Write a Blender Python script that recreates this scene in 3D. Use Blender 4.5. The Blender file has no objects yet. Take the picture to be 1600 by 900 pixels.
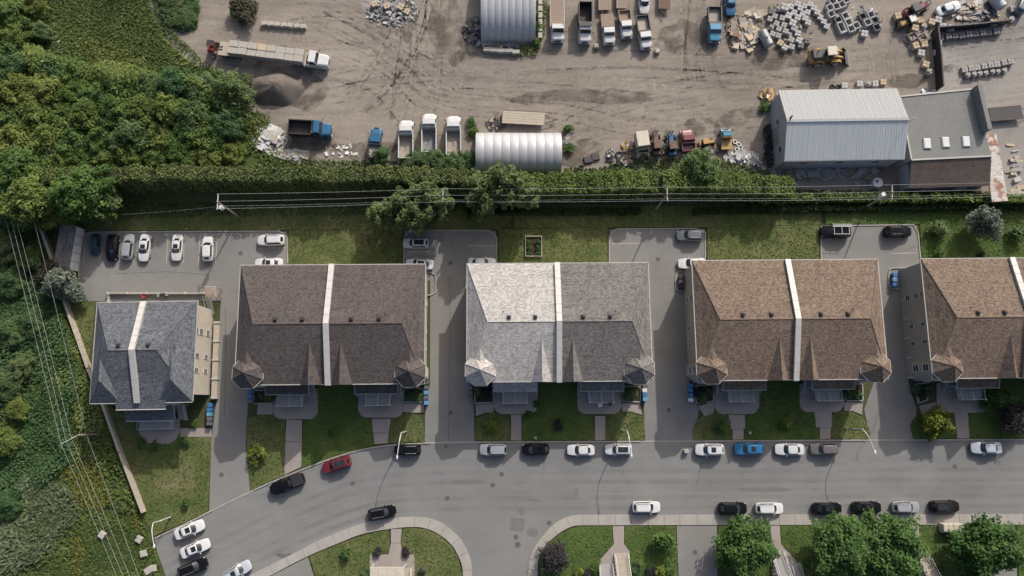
import bpy, math, random
import numpy as np
from mathutils import Vector, Matrix
random.seed(7)
RNG = np.random.default_rng(11)
S = bpy.context.scene
COL = S.collection
# ------------------------------------------------------------------ camera, sky, sun, exposure
FPX, CAMH = 1143.0, 120.0                       # focal length in photo pixels, drone height in metres
TH = math.atan(185 / FPX); PH = -math.atan(10 / FPX)
ROT = Matrix.Rotation(PH, 3, 'Y') @ Matrix.Rotation(TH, 3, 'X')
cam_data = bpy.data.cameras.new('drone_camera'); cam = bpy.data.objects.new('drone_camera', cam_data)
COL.objects.link(cam); S.camera = cam
cam_data.sensor_width = 36.0; cam_data.lens = 36.0 * FPX / 1600.0
cam_data.clip_start = 1.0; cam_data.clip_end = 3000.0
cam.matrix_world = Matrix.Translation((0, 0, CAMH)) @ ROT.to_4x4()
SUN_EL = math.radians(33.0); SUN_AZ = math.radians(24.7)      # azimuth: from +y (photo top) towards +x
to_sun = Vector((math.sin(SUN_AZ) * math.cos(SUN_EL), math.cos(SUN_AZ) * math.cos(SUN_EL), math.sin(SUN_EL)))
world = bpy.data.worlds.new('World'); S.world = world; world.use_nodes = True
wn = world.node_tree.nodes; wl = world.node_tree.links
sky = wn.new('ShaderNodeTexSky'); sky.sky_type = 'NISHITA'; sky.sun_disc = False
sky.sun_elevation = SUN_EL; sky.sun_rotation = SUN_AZ
sky.air_density = 0.7; sky.dust_density = 5.0; sky.ozone_density = 0.4
bg = wn['Background']; bg.inputs['Strength'].default_value = 0.14
wl.new(sky.outputs['Color'], bg.inputs['Color'])
sun_data = bpy.data.lights.new('sun', 'SUN'); sun_data.energy = 3.0; sun_data.angle = math.radians(0.6)
sun_data.color = (1.0, 0.965, 0.915)
sun = bpy.data.objects.new('sun', sun_data); COL.objects.link(sun)
sun.location = to_sun * 200; sun.rotation_euler = to_sun.to_track_quat('Z', 'Y').to_euler()
S.view_settings.view_transform = 'Standard'; S.view_settings.look = 'None'
S.view_settings.exposure = 0.34; S.view_settings.gamma = 1.0; S.view_settings.use_curve_mapping = False
S.render.engine = 'CYCLES'

# ------------------------------------------------------------------ helpers
def P(u, v, z=0.0):
    """point of the place seen at photo pixel (u, v) at height z"""
    d = ROT @ Vector(((u - 800) / FPX, (450 - v) / FPX, -1))
    t = (z - CAMH) / d.z
    return Vector((d.x * t, d.y * t, z))
def PP(pts, z=0.0): return [tuple(P(u, v, z)[:2]) for u, v in pts]

class MB:
    """collects shapes into one mesh"""
    def __init__(s): s.v = []; s.f = []
    def add(s, vs, fs):
        o = len(s.v); s.v += [tuple(p) for p in vs]; s.f += [tuple(i + o for i in f) for f in fs]; return s
    def box(s, c, d, rz=0.0, top=1.0, topy=None):
        cx, cy, cz = c; x, y, z = d[0] / 2, d[1] / 2, d[2] / 2; ty = top if topy is None else topy
        ca, sa = math.cos(rz), math.sin(rz)
        vs = []
        for k, sx, sy in ((-1, 1, 1), (1, top, ty)):
            for a, b in ((-1, -1), (1, -1), (1, 1), (-1, 1)):
                px, py = a * x * sx, b * y * sy
                vs.append((cx + px * ca - py * sa, cy + px * sa + py * ca, cz + k * z))
        return s.add(vs, [(3, 2, 1, 0), (4, 5, 6, 7), (0, 1, 5, 4), (1, 2, 6, 5), (2, 3, 7, 6), (3, 0, 4, 7)])
    def bbox(s, c, d, rz=0.0, b=0.05):
        """box with a bevelled top edge"""
        cx, cy, cz = c; x, y, z = d[0] / 2, d[1] / 2, d[2] / 2
        ca, sa = math.cos(rz), math.sin(rz); vs = []
        for zz, e in ((-z, 0), (z - b, 0), (z, b)):
            for a, bb in ((-1, -1), (1, -1), (1, 1), (-1, 1)):
                px, py = a * (x - e), bb * (y - e)
                vs.append((cx + px * ca - py * sa, cy + px * sa + py * ca, cz + zz))
        fs = [(3, 2, 1, 0), (8, 9, 10, 11)]
        for r in (0, 4):
            for i in range(4): fs.append((r + i, r + (i + 1) % 4, r + 4 + (i + 1) % 4, r + 4 + i))
        return s.add(vs, fs)
    def prism(s, poly, z0, z1):
        n = len(poly)
        ar = sum(poly[i][0] * poly[(i + 1) % n][1] - poly[(i + 1) % n][0] * poly[i][1] for i in range(n))
        if ar < 0: poly = poly[::-1]
        vs = [(p[0], p[1], z0) for p in poly] + [(p[0], p[1], z1) for p in poly]
        fs = [tuple(range(n, 2 * n)), tuple(range(n - 1, -1, -1))] + [(i, (i + 1) % n, n + (i + 1) % n, n + i) for i in range(n)]
        return s.add(vs, fs)
    def sheet(s, poly, z):
        n = len(poly)
        ar = sum(poly[i][0] * poly[(i + 1) % n][1] - poly[(i + 1) % n][0] * poly[i][1] for i in range(n))
        if ar < 0: poly = poly[::-1]
        return s.add([(p[0], p[1], z) for p in poly], [tuple(range(n))])
    def cyl(s, a, b, r0, r1=None, n=10):
        a, b = Vector(a), Vector(b); r1 = r0 if r1 is None else r1
        d = (b - a).normalized(); x = d.orthogonal().normalized(); y = d.cross(x)
        vs = []
        for c, r in ((a, r0), (b, r1)):
            for i in range(n):
                t = 2 * math.pi * i / n; vs.append(c + (x * math.cos(t) + y * math.sin(t)) * r)
        fs = [tuple(range(n - 1, -1, -1)), tuple(range(n, 2 * n))] + [(i, (i + 1) % n, n + (i + 1) % n, n + i) for i in range(n)]
        return s.add(vs, fs)
    def tube(s, pts, r, n=6):
        pts = [Vector(p) for p in pts]; rows = []; m = len(pts)
        rr = r if isinstance(r, (list, tuple)) else [r] * m
        d0 = (pts[1] - pts[0]).normalized(); x = d0.orthogonal().normalized()
        for i, p in enumerate(pts):
            d = (pts[min(i + 1, m - 1)] - pts[max(i - 1, 0)]).normalized()
            x = (x - d * x.dot(d)).normalized(); y = d.cross(x)
            rows.append([p + (x * math.cos(2 * math.pi * k / n) + y * math.sin(2 * math.pi * k / n)) * rr[i] for k in range(n)])
        return s.loft(rows, True, True)
    def loft(s, rows, closed=True, caps=False):
        n = len(rows[0]); vs = [p for r in rows for p in r]; fs = []
        for j in range(len(rows) - 1):
            for i in range(n if closed else n - 1):
                k = (i + 1) % n; fs.append((j * n + i, j * n + k, (j + 1) * n + k, (j + 1) * n + i))
        if caps:
            fs.append(tuple(range(n - 1, -1, -1))); b = (len(rows) - 1) * n; fs.append(tuple(range(b, b + n)))
        return s.add(vs, fs)
    def ell(s, c, r, n=8, m=5, zcut=-1.0):
        rows = []
        for j in range(m + 1):
            ph = math.asin(max(-1, zcut)) + (math.pi / 2 - 0.02 - math.asin(max(-1, zcut))) * j / m
            rows.append([(c[0] + r[0] * math.cos(ph) * math.cos(2 * math.pi * i / n), c[1] + r[1] * math.cos(ph) * math.sin(2 * math.pi * i / n), c[2] + r[2] * math.sin(ph)) for i in range(n)])
        return s.loft(rows, True, True)
    def mesh(s, name, mat, smooth=False, uv=False, ang=35):
        me = bpy.data.meshes.new(name); me.from_pydata(s.v, [], s.f)
        for m in (mat if isinstance(mat, (list, tuple)) else [mat]): me.materials.append(m)
        if smooth:
            me.polygons.foreach_set('use_smooth', [True] * len(me.polygons))
            me.set_sharp_from_angle(angle=math.radians(ang))
        if uv: planar_uv(me)
        me.update(); return me
    def build(s, name, mat, parent=None, loc=None, rz=0.0, smooth=False, uv=False, ang=35):
        return put(name, s.mesh(name, mat, smooth, uv, ang), parent, loc, rz)
def planar_uv(me):
    l = me.uv_layers.new(name='UVMap'); vv = me.vertices
    for p in me.polygons:
        n = p.normal
        if abs(n.z) > 0.995: a, b = Vector((1, 0, 0)), Vector((0, 1, 0))
        else:
            a = Vector((-n.y, n.x, 0)).normalized(); b = n.cross(a)
        for li in p.loop_indices:
            c = vv[me.loops[li].vertex_index].co; l.data[li].uv = (c.dot(a), c.dot(b))
def put(name, me, parent=None, loc=None, rz=0.0):
    o = bpy.data.objects.new(name, me); COL.objects.link(o)
    if parent is not None: o.parent = parent
    if loc is not None: o.location = loc
    if rz: o.rotation_euler = (0, 0, rz)
    return o
def tag(o, label=None, cat=None, group=None, kind=None):
    if label: o['label'] = label
    if cat: o['category'] = cat
    if group: o['group'] = group
    if kind: o['kind'] = kind
    return o
def thing(name, loc, rz, label, cat, group=None):
    return tag(put(name, None, None, loc, rz), label, cat, group)
KIDS = {}
def kids(o): return [c for c in bpy.data.objects if c.parent is o]
def copy_tree(o, tree, loc, rz, label, cat=None, group=None):
    """tree: list of (part, [subparts]) gathered once for the source"""
    r = o.copy(); COL.objects.link(r); r.location = loc; r.rotation_euler = (0, 0, rz)
    tag(r, label, cat, group)
    for c, subs in tree:
        k = c.copy(); COL.objects.link(k); k.parent = r
        for d in subs:
            e = d.copy(); COL.objects.link(e); e.parent = k
    return r
def tree_of(o): return [(c, kids(c)) for c in kids(o)]
ORD = ['first', 'second', 'third', 'fourth', 'fifth', 'sixth', 'seventh', 'eighth', 'ninth', 'tenth', 'eleventh', 'twelfth', 'thirteenth', 'fourteenth', 'fifteenth', 'sixteenth', 'seventeenth', 'eighteenth', 'nineteenth', 'twentieth', 'twenty-first', 'twenty-second', 'twenty-third', 'twenty-fourth', 'twenty-fifth']
def arc(pts, n=6):
    """Catmull-Rom through pixel points"""
    out = []
    for i in range(len(pts) - 1):
        p0, p1, p2, p3 = pts[max(i - 1, 0)], pts[i], pts[i + 1], pts[min(i + 2, len(pts) - 1)]
        for k in range(n):
            t = k / n
            out.append(tuple(0.5 * (2 * p1[c] + (p2[c] - p0[c]) * t + (2 * p0[c] - 5 * p1[c] + 4 * p2[c] - p3[c]) * t * t + (3 * p1[c] - p0[c] - 3 * p2[c] + p3[c]) * t ** 3) for c in (0, 1)))
    out.append(tuple(pts[-1])); return out

# ------------------------------------------------------------------ materials (procedural)
MATS = {}
def newmat(name):
    m = bpy.data.materials.new(name); m.use_nodes = True; nt = m.node_tree
    b = nt.nodes['Principled BSDF']; return m, nt, nt.nodes, nt.links, b
def ramp(nt, fac, stops):
    r = nt.nodes.new('ShaderNodeValToRGB'); e = r.color_ramp.elements
    e[0].position, e[0].color = stops[0][0], (*stops[0][1], 1); e[1].position, e[1].color = stops[-1][0], (*stops[-1][1], 1)
    for p, c in stops[1:-1]:
        k = e.new(p); k.color = (*c, 1)
    nt.links.new(fac, r.inputs['Fac']); return r.outputs['Color']
def noise(nt, vec, scale, detail=4, rough=0.6, dist=0.0):
    n = nt.nodes.new('ShaderNodeTexNoise'); n.inputs['Scale'].default_value = scale; n.inputs['Detail'].default_value = detail
    n.inputs['Roughness'].default_value = rough; n.inputs['Distortion'].default_value = dist
    if vec is not None: nt.links.new(vec, n.inputs['Vector'])
    return n.outputs['Fac']
def mixc(nt, fac, a, b, mode='MIX'):
    m = nt.nodes.new('ShaderNodeMix'); m.data_type = 'RGBA'; m.blend_type = mode
    for s, x in ((0, fac), (6, a), (7, b)):
        if isinstance(x, (int, float)): m.inputs[s].default_value = x
        elif isinstance(x, tuple): m.inputs[s].default_value = (*x, 1)
        else: nt.links.new(x, m.inputs[s])
    return m.outputs[2]
def coords(nt, kind='Object', scale=(1, 1, 1), rot=0.0):
    t = nt.nodes.new('ShaderNodeTexCoord'); m = nt.nodes.new('ShaderNodeMapping')
    m.inputs['Scale'].default_value = scale; m.inputs['Rotation'].default_value = (0, 0, rot)
    nt.links.new(t.outputs[kind], m.inputs['Vector']); return m.outputs['Vector']
def bump(nt, b, h, strength=0.3, dist=0.05):
    n = nt.nodes.new('ShaderNodeBump'); n.inputs['Strength'].default_value = strength; n.inputs['Distance'].default_value = dist
    nt.links.new(h, n.inputs['Height']); nt.links.new(n.outputs['Normal'], b.inputs['Normal'])
def sc(c, k): return tuple(min(1, x * k) for x in c)
def simple(name, col, rough=0.6, var=0.18, scale=1.2, metal=0.0, fine=None, bmp=0.0):
    if name in MATS: return MATS[name]
    m, nt, N, L, b = newmat(name); v = coords(nt)
    f = noise(nt, v, scale, 5, 0.65)
    c = ramp(nt, f, [(0.3, sc(col, 1 - var)), (0.72, sc(col, 1 + var))])
    if fine:
        g = noise(nt, v, fine, 3, 0.7); c = mixc(nt, 0.5, c, ramp(nt, g, [(0.35, sc(col, 1 - var * 1.4)), (0.65, sc(col, 1 + var * 1.4))]))
        if bmp: bump(nt, b, g, bmp)
    L.new(c, b.inputs['Base Color']); b.inputs['Roughness'].default_value = rough; b.inputs['Metallic'].default_value = metal
    MATS[name] = m; return m
def paint(name, col, metal=0.0):
    if name in MATS: return MATS[name]
    m, nt, N, L, b = newmat(name); v = coords(nt)
    c = ramp(nt, noise(nt, v, 1.5, 4), [(0.3, sc(col, 0.9)), (0.7, sc(col, 1.05))])
    L.new(c, b.inputs['Base Color']); b.inputs['Roughness'].default_value = 0.32; b.inputs['Metallic'].default_value = metal
    k = 1.0 if max(col) > 0.1 else 0.25; b.inputs['Specular IOR Level'].default_value = 0.5 * k; b.inputs['Coat Weight'].default_value = 0.5 * k; b.inputs['Coat Roughness'].default_value = 0.12
    MATS[name] = m; return m
def ground(name, stops, big, small, bmp=0.3, rough=0.95, streak=None, extra=None):
    m, nt, N, L, b = newmat(name); v = coords(nt)
    f1 = noise(nt, v, big, 6, 0.62, 0.4); f2 = noise(nt, v, small, 6, 0.75)
    mx = N.new('ShaderNodeMix'); mx.inputs[0].default_value = 0.42; L.new(f1, mx.inputs[2]); L.new(f2, mx.inputs[3])
    c = ramp(nt, mx.outputs[0], stops)
    if streak:
        sx, sy, rot, amt, dark, lite = streak
        s = noise(nt, coords(nt, 'Object', (sx, sy, 1), rot), 1.0, 5, 0.65, 0.8)
        sc_ = ramp(nt, s, [(0.32, dark), (0.5, (0.5, 0.5, 0.5)), (0.7, lite)])
        c = mixc(nt, amt, c, sc_, 'OVERLAY')
    if extra: c = extra(nt, c)
    L.new(c, b.inputs['Base Color']); b.inputs['Roughness'].default_value = rough
    b.inputs['Specular IOR Level'].default_value = 0.2
    bump(nt, b, f2, bmp, 0.06); MATS[name] = m; return m
def cracks(nt, c):
    v = coords(nt); w = nt.nodes.new('ShaderNodeTexVoronoi'); w.feature = 'DISTANCE_TO_EDGE'; w.inputs['Scale'].default_value = 0.075
    nz = nt.nodes.new('ShaderNodeTexNoise'); nz.inputs['Scale'].default_value = 0.35; nz.inputs['Detail'].default_value = 5
    ad = nt.nodes.new('ShaderNodeVectorMath'); ad.operation = 'MULTIPLY_ADD'; ad.inputs[1].default_value = (3.5, 3.5, 0)
    nt.links.new(v, nz.inputs['Vector']); nt.links.new(nz.outputs['Color'], ad.inputs[0]); nt.links.new(v, ad.inputs[2]); nt.links.new(ad.outputs[0], w.inputs['Vector'])
    f = ramp(nt, w.outputs['Distance'], [(0.0, (1, 1, 1)), (0.006, (0, 0, 0))])
    sel = ramp(nt, noise(nt, v, 0.06, 2), [(0.5, (0, 0, 0)), (0.6, (0.32, 0.32, 0.32))])
    return mixc(nt, mixc(nt, 1.0, f, sel, 'MULTIPLY'), c, (0.045, 0.044, 0.043))
ASPHALT = ground('asphalt', [(0.3, (0.146, 0.147, 0.141)), (0.5, (0.178, 0.179, 0.172)), (0.7, (0.212, 0.212, 0.203))], 0.10, 5.0, 0.15, 0.9,
                 (0.035, 0.55, 0.0, 0.30, (0.38, 0.38, 0.38), (0.6, 0.6, 0.6)), cracks)
LOT = ground('driveway_asphalt', [(0.3, (0.148, 0.145, 0.136)), (0.5, (0.186, 0.182, 0.171)), (0.7, (0.23, 0.224, 0.209))], 0.16, 5.0, 0.15, 0.9, None, cracks)
PATCH = ground('asphalt_patch', [(0.3, (0.125, 0.122, 0.119)), (0.7, (0.17, 0.167, 0.163))], 0.8, 6.0, 0.15, 0.9)
DIRT = ground('yard_dirt', [(0.27, (0.108, 0.091, 0.074)), (0.42, (0.19, 0.165, 0.138)), (0.58, (0.255, 0.226, 0.192)), (0.75, (0.33, 0.296, 0.254))], 0.06, 1.5, 0.5, 1.0,
              (0.06, 0.6, 0.10, 0.4, (0.26, 0.26, 0.26), (0.68, 0.68, 0.68)))
GRAVEL = ground('yard_gravel', [(0.3, (0.16, 0.148, 0.135)), (0.5, (0.25, 0.235, 0.215)), (0.72, (0.33, 0.31, 0.29))], 0.10, 3.5, 0.4, 1.0)
SOIL = ground('rough_soil', [(0.3, (0.035, 0.04, 0.018)), (0.5, (0.06, 0.07, 0.028)), (0.75, (0.12, 0.10, 0.055))], 0.12, 2.0, 0.6)
MEADOW = ground('meadow_soil', [(0.3, (0.03, 0.045, 0.016)), (0.5, (0.06, 0.082, 0.027)), (0.75, (0.12, 0.115, 0.055))], 0.12, 1.6, 0.7)
LAWN = ground('lawn_grass', [(0.30, (0.042, 0.064, 0.018)), (0.44, (0.074, 0.100, 0.030)), (0.54, (0.112, 0.120, 0.046)), (0.68, (0.185, 0.165, 0.09))], 0.22, 4.5, 0.7)
LAWN_GREEN = ground('green_shaded_lawn', [(0.30, (0.030, 0.064, 0.014)), (0.5, (0.058, 0.098, 0.022)), (0.66, (0.10, 0.125, 0.038)), (0.78, (0.16, 0.15, 0.07))], 0.20, 4.5, 0.7)  # greener grass; its dark tone also paints house shade into the central lawns
CONC = ground('concrete', [(0.3, (0.245, 0.23, 0.205)), (0.5, (0.30, 0.285, 0.255)), (0.72, (0.36, 0.342, 0.31))], 0.35, 6.0, 0.12, 0.85)
PAVER = ground('paver', [(0.3, (0.23, 0.20, 0.178)), (0.7, (0.32, 0.285, 0.255))], 0.4, 7.0, 0.25, 0.85)
GRAVELPILE = ground('pile_gravel', [(0.3, (0.085, 0.074, 0.063)), (0.7, (0.17, 0.15, 0.128))], 0.5, 5.0, 0.6)
MULCH = ground('mulch', [(0.3, (0.025, 0.02, 0.015)), (0.7, (0.06, 0.045, 0.032))], 0.8, 6.0, 0.6)
RUBBLE = ground('pale_rubble', [(0.3, (0.2, 0.18, 0.16)), (0.7, (0.38, 0.35, 0.31))], 0.8, 6.0, 0.5)

def shingle(name, c1, c2, c3, gain=1.0):
    c1, c2, c3 = sc(c1, gain * 1.05), sc(c2, gain * 1.1), sc(c3, gain * 1.1)
    m, nt, N, L, b = newmat(name)
    uv = N.new('ShaderNodeUVMap'); uv.uv_map = 'UVMap'
    def brick(w, h, a, bb):
        k = N.new('ShaderNodeTexBrick'); k.inputs['Scale'].default_value = 1.0; k.inputs['Brick Width'].default_value = w; k.inputs['Row Height'].default_value = h
        k.inputs['Mortar Size'].default_value = 0.008; k.inputs['Color1'].default_value = (*a, 1); k.inputs['Color2'].default_value = (*bb, 1)
        k.inputs['Mortar'].default_value = (*sc(a, 0.6), 1); k.offset = 0.37; L.new(uv.outputs[0], k.inputs['Vector']); return k
    k1 = brick(0.44, 0.16, c1, c2); k2 = brick(0.27, 0.16, c1, c3); k2.offset = 0.61
    nz = noise(nt, uv.outputs[0], 0.35, 4)
    c = mixc(nt, 0.5, k1.outputs['Color'], k2.outputs['Color'])
    c = mixc(nt, 0.30, c, ramp(nt, nz, [(0.3, (0.3, 0.3, 0.3)), (0.7, (0.7, 0.7, 0.7))]), 'OVERLAY')
    st = noise(nt, coords(nt, 'UV', (1.2, 0.12, 1)), 1.0, 3)
    c = mixc(nt, 0.22, c, ramp(nt, st, [(0.35, (0.33, 0.33, 0.33)), (0.65, (0.62, 0.62, 0.62))]), 'OVERLAY')
    L.new(c, b.inputs['Base Color']); b.inputs['Roughness'].default_value = 0.9; b.inputs['Specular IOR Level'].default_value = 0.25
    bump(nt, b, k1.outputs['Fac'], 0.3, 0.02); MATS[name] = m; return m
SH_BLUE = shingle('shingle_blue_grey', (0.068, 0.076, 0.088), (0.17, 0.185, 0.205), (0.26, 0.275, 0.295), 0.68)
SH_DARK = shingle('shingle_dark_brown', (0.064, 0.055, 0.052), (0.135, 0.114, 0.107), (0.19, 0.163, 0.153), 0.72)
SH_PALE = shingle('shingle_pale', (0.30, 0.285, 0.265), (0.60, 0.58, 0.545), (0.74, 0.715, 0.68), 0.72)
SH_GREY = shingle('shingle_grey', (0.115, 0.108, 0.10), (0.27, 0.255, 0.24), (0.37, 0.35, 0.33), 0.64)
SH_TAN = shingle('shingle_tan', (0.108, 0.078, 0.058), (0.215, 0.158, 0.120), (0.38, 0.295, 0.23), 0.74)
SH_BROWN = shingle('shingle_plain_brown', (0.085, 0.066, 0.056), (0.12, 0.095, 0.082), (0.14, 0.112, 0.098))

def siding(name, col, pitch=0.14):
    m, nt, N, L, b = newmat(name); v = coords(nt)
    w = N.new('ShaderNodeTexWave'); w.bands_direction = 'Z'; w.wave_profile = 'SAW'; w.inputs['Scale'].default_value = 0.314 / pitch / 2 * 2
    L.new(v, w.inputs['Vector'])
    c = ramp(nt, noise(nt, v, 0.6, 4), [(0.3, sc(col, 0.9)), (0.7, sc(col, 1.08))])
    L.new(c, b.inputs['Base Color']); b.inputs['Roughness'].default_value = 0.7; bump(nt, b, w.outputs['Fac'], 0.3, 0.015)
    MATS[name] = m; return m
SIDING = siding('beige_siding', (0.50, 0.45, 0.37)); SIDING_GREY = siding('greige_siding', (0.27, 0.255, 0.225))
BRICK = siding('brick_front', (0.34, 0.26, 0.21), 0.08)
WHITE = simple('white_trim', (0.46, 0.45, 0.42), 0.5, 0.06); FASCIA = simple('fascia', (0.36, 0.345, 0.315), 0.5, 0.08)
GREYDECK = simple('grey_deck', (0.30, 0.295, 0.285), 0.7, 0.12, 1.0, fine=14)
RAIL = simple('railing_metal', (0.48, 0.48, 0.465), 0.4, 0.05)
DARK = simple('dark_metal', (0.03, 0.03, 0.032), 0.5, 0.25); BLACKP = simple('black_plastic', (0.02, 0.02, 0.021), 0.55, 0.2)
TYRE = simple('tyre_rubber', (0.022, 0.021, 0.020), 0.9, 0.25, 3); RIM = simple('rim_alloy', (0.45, 0.45, 0.46), 0.35, 0.1, metal=0.7)
GALV = simple('galvanised_steel', (0.36, 0.37, 0.378), 0.55, 0.10, 0.7, metal=0.25, fine=7)
WOOD = simple('weathered_wood', (0.24, 0.19, 0.145), 0.85, 0.28, 1.5, fine=9); POLEWOOD = simple('pole_wood', (0.22, 0.185, 0.15), 0.9, 0.2, 2, fine=11)
PALEWOOD = simple('pale_timber', (0.36, 0.315, 0.25), 0.85, 0.2, 1.5, fine=9)
BARK = simple('bark', (0.085, 0.066, 0.05), 0.95, 0.3, 3, fine=14)
RUST = simple('rusty_steel', (0.135, 0.085, 0.06), 0.85, 0.4, 1.6, fine=8); STEEL = simple('dull_steel', (0.27, 0.275, 0.28), 0.5, 0.15, 1.5, metal=0.4)
STONE = simple('cut_stone', (0.31, 0.30, 0.285), 0.9, 0.18, 1.5, fine=8); STONE_W = simple('pale_stone', (0.38, 0.375, 0.365), 0.85, 0.14, 1.5, fine=8)
STONE_D = simple('dark_stone', (0.14, 0.14, 0.145), 0.85, 0.25, 1.5, fine=8); STONE_T = simple('tan_stone', (0.42, 0.34, 0.235), 0.9, 0.18, 1.5, fine=8)
BLOCK = simple('concrete_block', (0.34, 0.32, 0.28), 0.9, 0.16, 1.2, fine=7)
CREAM = simple('cream_paint', (0.44, 0.40, 0.325), 0.5, 0.12); YELLOW = simple('yellow_machine_paint', (0.33, 0.20, 0.065), 0.5, 0.22, 2, fine=9)
BINBLUE = simple('blue_bin_plastic', (0.035, 0.14, 0.33), 0.45, 0.12); BINGREY = simple('grey_bin_plastic', (0.10, 0.105, 0.115), 0.5, 0.12)
BINTEAL = simple('light_blue_bin_plastic', (0.10, 0.27, 0.40), 0.45, 0.12); WIRE = simple('aluminium_wire', (0.36, 0.36, 0.36), 0.45, 0.05)
PLASTIC_W = simple('white_plastic', (0.54, 0.54, 0.525), 0.45, 0.08); REDP = simple('red_plastic', (0.32, 0.04, 0.03), 0.5, 0.15)
def glass():
    m, nt, N, L, b = newmat('window_glass')
    c = ramp(nt, noise(nt, coords(nt), 1.1, 3), [(0.3, (0.010, 0.012, 0.014)), (0.7, (0.032, 0.037, 0.042))])
    L.new(c, b.inputs['Base Color']); b.inputs['Roughness'].default_value = 0.06; b.inputs['Specular IOR Level'].default_value = 0.7; return m
GLASS = glass()
LAMP_R = simple('red_lens', (0.35, 0.015, 0.012), 0.25, 0.1); LAMP_W = simple('clear_lens', (0.65, 0.66, 0.68), 0.15, 0.05)
SKYLIGHT = simple('skylight_plastic', (0.56, 0.57, 0.565), 0.3, 0.06, 1.0)
def ribbed(name, col, col2, metal, rough, rib=0.25, axis='X', rust=0.0):
    m, nt, N, L, b = newmat(name); v = coords(nt)
    w = N.new('ShaderNodeTexWave'); w.bands_direction = axis; w.inputs['Scale'].default_value = 0.314 / rib; w.inputs['Distortion'].default_value = 0.0
    L.new(v, w.inputs['Vector'])
    s = noise(nt, coords(nt, 'Object', (2.2, 0.12, 0.12) if axis == 'X' else (0.12, 2.2, 0.12)), 1.0, 4, 0.7)
    c = ramp(nt, s, [(0.28, col2), (0.7, col)])
    if rust: c = mixc(nt, ramp(nt, noise(nt, v, 0.55, 6, 0.75), [(0.5, (0, 0, 0)), (0.58, (rust,) * 3)]), c, (0.24, 0.10, 0.045))
    L.new(c, b.inputs['Base Color']); b.inputs['Roughness'].default_value = rough; b.inputs['Metallic'].default_value = metal; b.inputs['Specular IOR Level'].default_value = 0.2
    bump(nt, b, w.outputs['Fac'], 0.15, 0.02); MATS[name] = m; return m
ROOF_W = ribbed('white_ribbed_roof', (0.335, 0.345, 0.345), (0.305, 0.315, 0.316), 0.0, 0.92)
ROOF_B = ribbed('blue_grey_ribbed_roof', (0.52, 0.545, 0.54), (0.43, 0.455, 0.455), 0.1, 0.5)
ROOF_RUST = ribbed('rusted_white_roof', (0.52, 0.50, 0.47), (0.40, 0.37, 0.34), 0.0, 0.7, 0.25, 'Y', 0.9)
CLAD = ribbed('grey_cladding', (0.36, 0.375, 0.39), (0.30, 0.315, 0.33), 0.1, 0.5)
FELT = simple('roof_felt', (0.165, 0.168, 0.158), 0.9, 0.2, 0.35, fine=3)

def leafmat(name, dark, mid, lite, trans=0.42, hue=0.10):
    m, nt, N, L, b = newmat(name)
    a = N.new('ShaderNodeAttribute'); a.attribute_name = 'tint'
    c = ramp(nt, a.outputs['Fac'], [(0.05, dark), (0.5, mid), (0.95, lite)])
    oi = N.new('ShaderNodeObjectInfo'); hs = N.new('ShaderNodeHueSaturation'); mr = N.new('ShaderNodeMapRange')
    L.new(oi.outputs['Random'], mr.inputs['Value']); mr.inputs['To Min'].default_value = 0.5 - hue * 0.4; mr.inputs['To Max'].default_value = 0.5 + hue * 0.25
    mv = N.new('ShaderNodeMapRange'); L.new(oi.outputs['Random'], mv.inputs['Value']); mv.inputs['To Min'].default_value = 1.12; mv.inputs['To Max'].default_value = 0.86
    L.new(mr.outputs[0], hs.inputs['Hue']); L.new(mv.outputs[0], hs.inputs['Value']); L.new(c, hs.inputs['Color'])
    L.new(hs.outputs[0], b.inputs['Base Color']); b.inputs['Roughness'].default_value = 0.62; b.inputs['Specular IOR Level'].default_value = 0.22
    t = N.new('ShaderNodeBsdfTranslucent'); L.new(hs.outputs[0], t.inputs['Color'])
    x = N.new('ShaderNodeMixShader'); x.inputs[0].default_value = trans
    L.new(b.outputs[0], x.inputs[1]); L.new(t.outputs[0], x.inputs[2]); L.new(x.outputs[0], N['Material Output'].inputs['Surface'])
    MATS[name] = m; return m
LF_WOOD = leafmat('woodland_leaves', (0.044, 0.086, 0.020), (0.118, 0.188, 0.044), (0.235, 0.30, 0.09))
LF_COOL = leafmat('cool_green_leaves', (0.038, 0.082, 0.030), (0.086, 0.160, 0.058), (0.165, 0.24, 0.10))
LF_MAPLE = leafmat('maple_leaves', (0.032, 0.076, 0.018), (0.080, 0.160, 0.038), (0.155, 0.245, 0.075), hue=0.04)
LF_YEL = leafmat('yellow_green_leaves', (0.06, 0.09, 0.014), (0.15, 0.19, 0.03), (0.27, 0.30, 0.06), hue=0.03)
LF_CEDAR = leafmat('cedar_leaves', (0.030, 0.052, 0.015), (0.088, 0.122, 0.038), (0.185, 0.215, 0.072), 0.25, hue=0.03)
LF_LAWN = leafmat('lawn_blades', (0.048, 0.078, 0.020), (0.098, 0.128, 0.040), (0.195, 0.185, 0.088), 0.2, hue=0.0)
LF_AIRY = leafmat('poplar_leaves', (0.050, 0.088, 0.030), (0.125, 0.178, 0.066), (0.225, 0.27, 0.115), hue=0.03)
LF_PURP = leafmat('purple_leaves', (0.026, 0.025, 0.025), (0.052, 0.049, 0.049), (0.10, 0.096, 0.094), hue=0.02)
LF_SILV = leafmat('silver_leaves', (0.08, 0.105, 0.075), (0.15, 0.185, 0.14), (0.26, 0.295, 0.235), hue=0.02)
LF_WEED = leafmat('weed_leaves', (0.048, 0.084, 0.022), (0.120, 0.172, 0.048), (0.22, 0.255, 0.09), hue=0.02)
LF_PALE = leafmat('pale_grass_blades', (0.06, 0.09, 0.04), (0.125, 0.165, 0.085), (0.21, 0.25, 0.14), hue=0.02)
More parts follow.
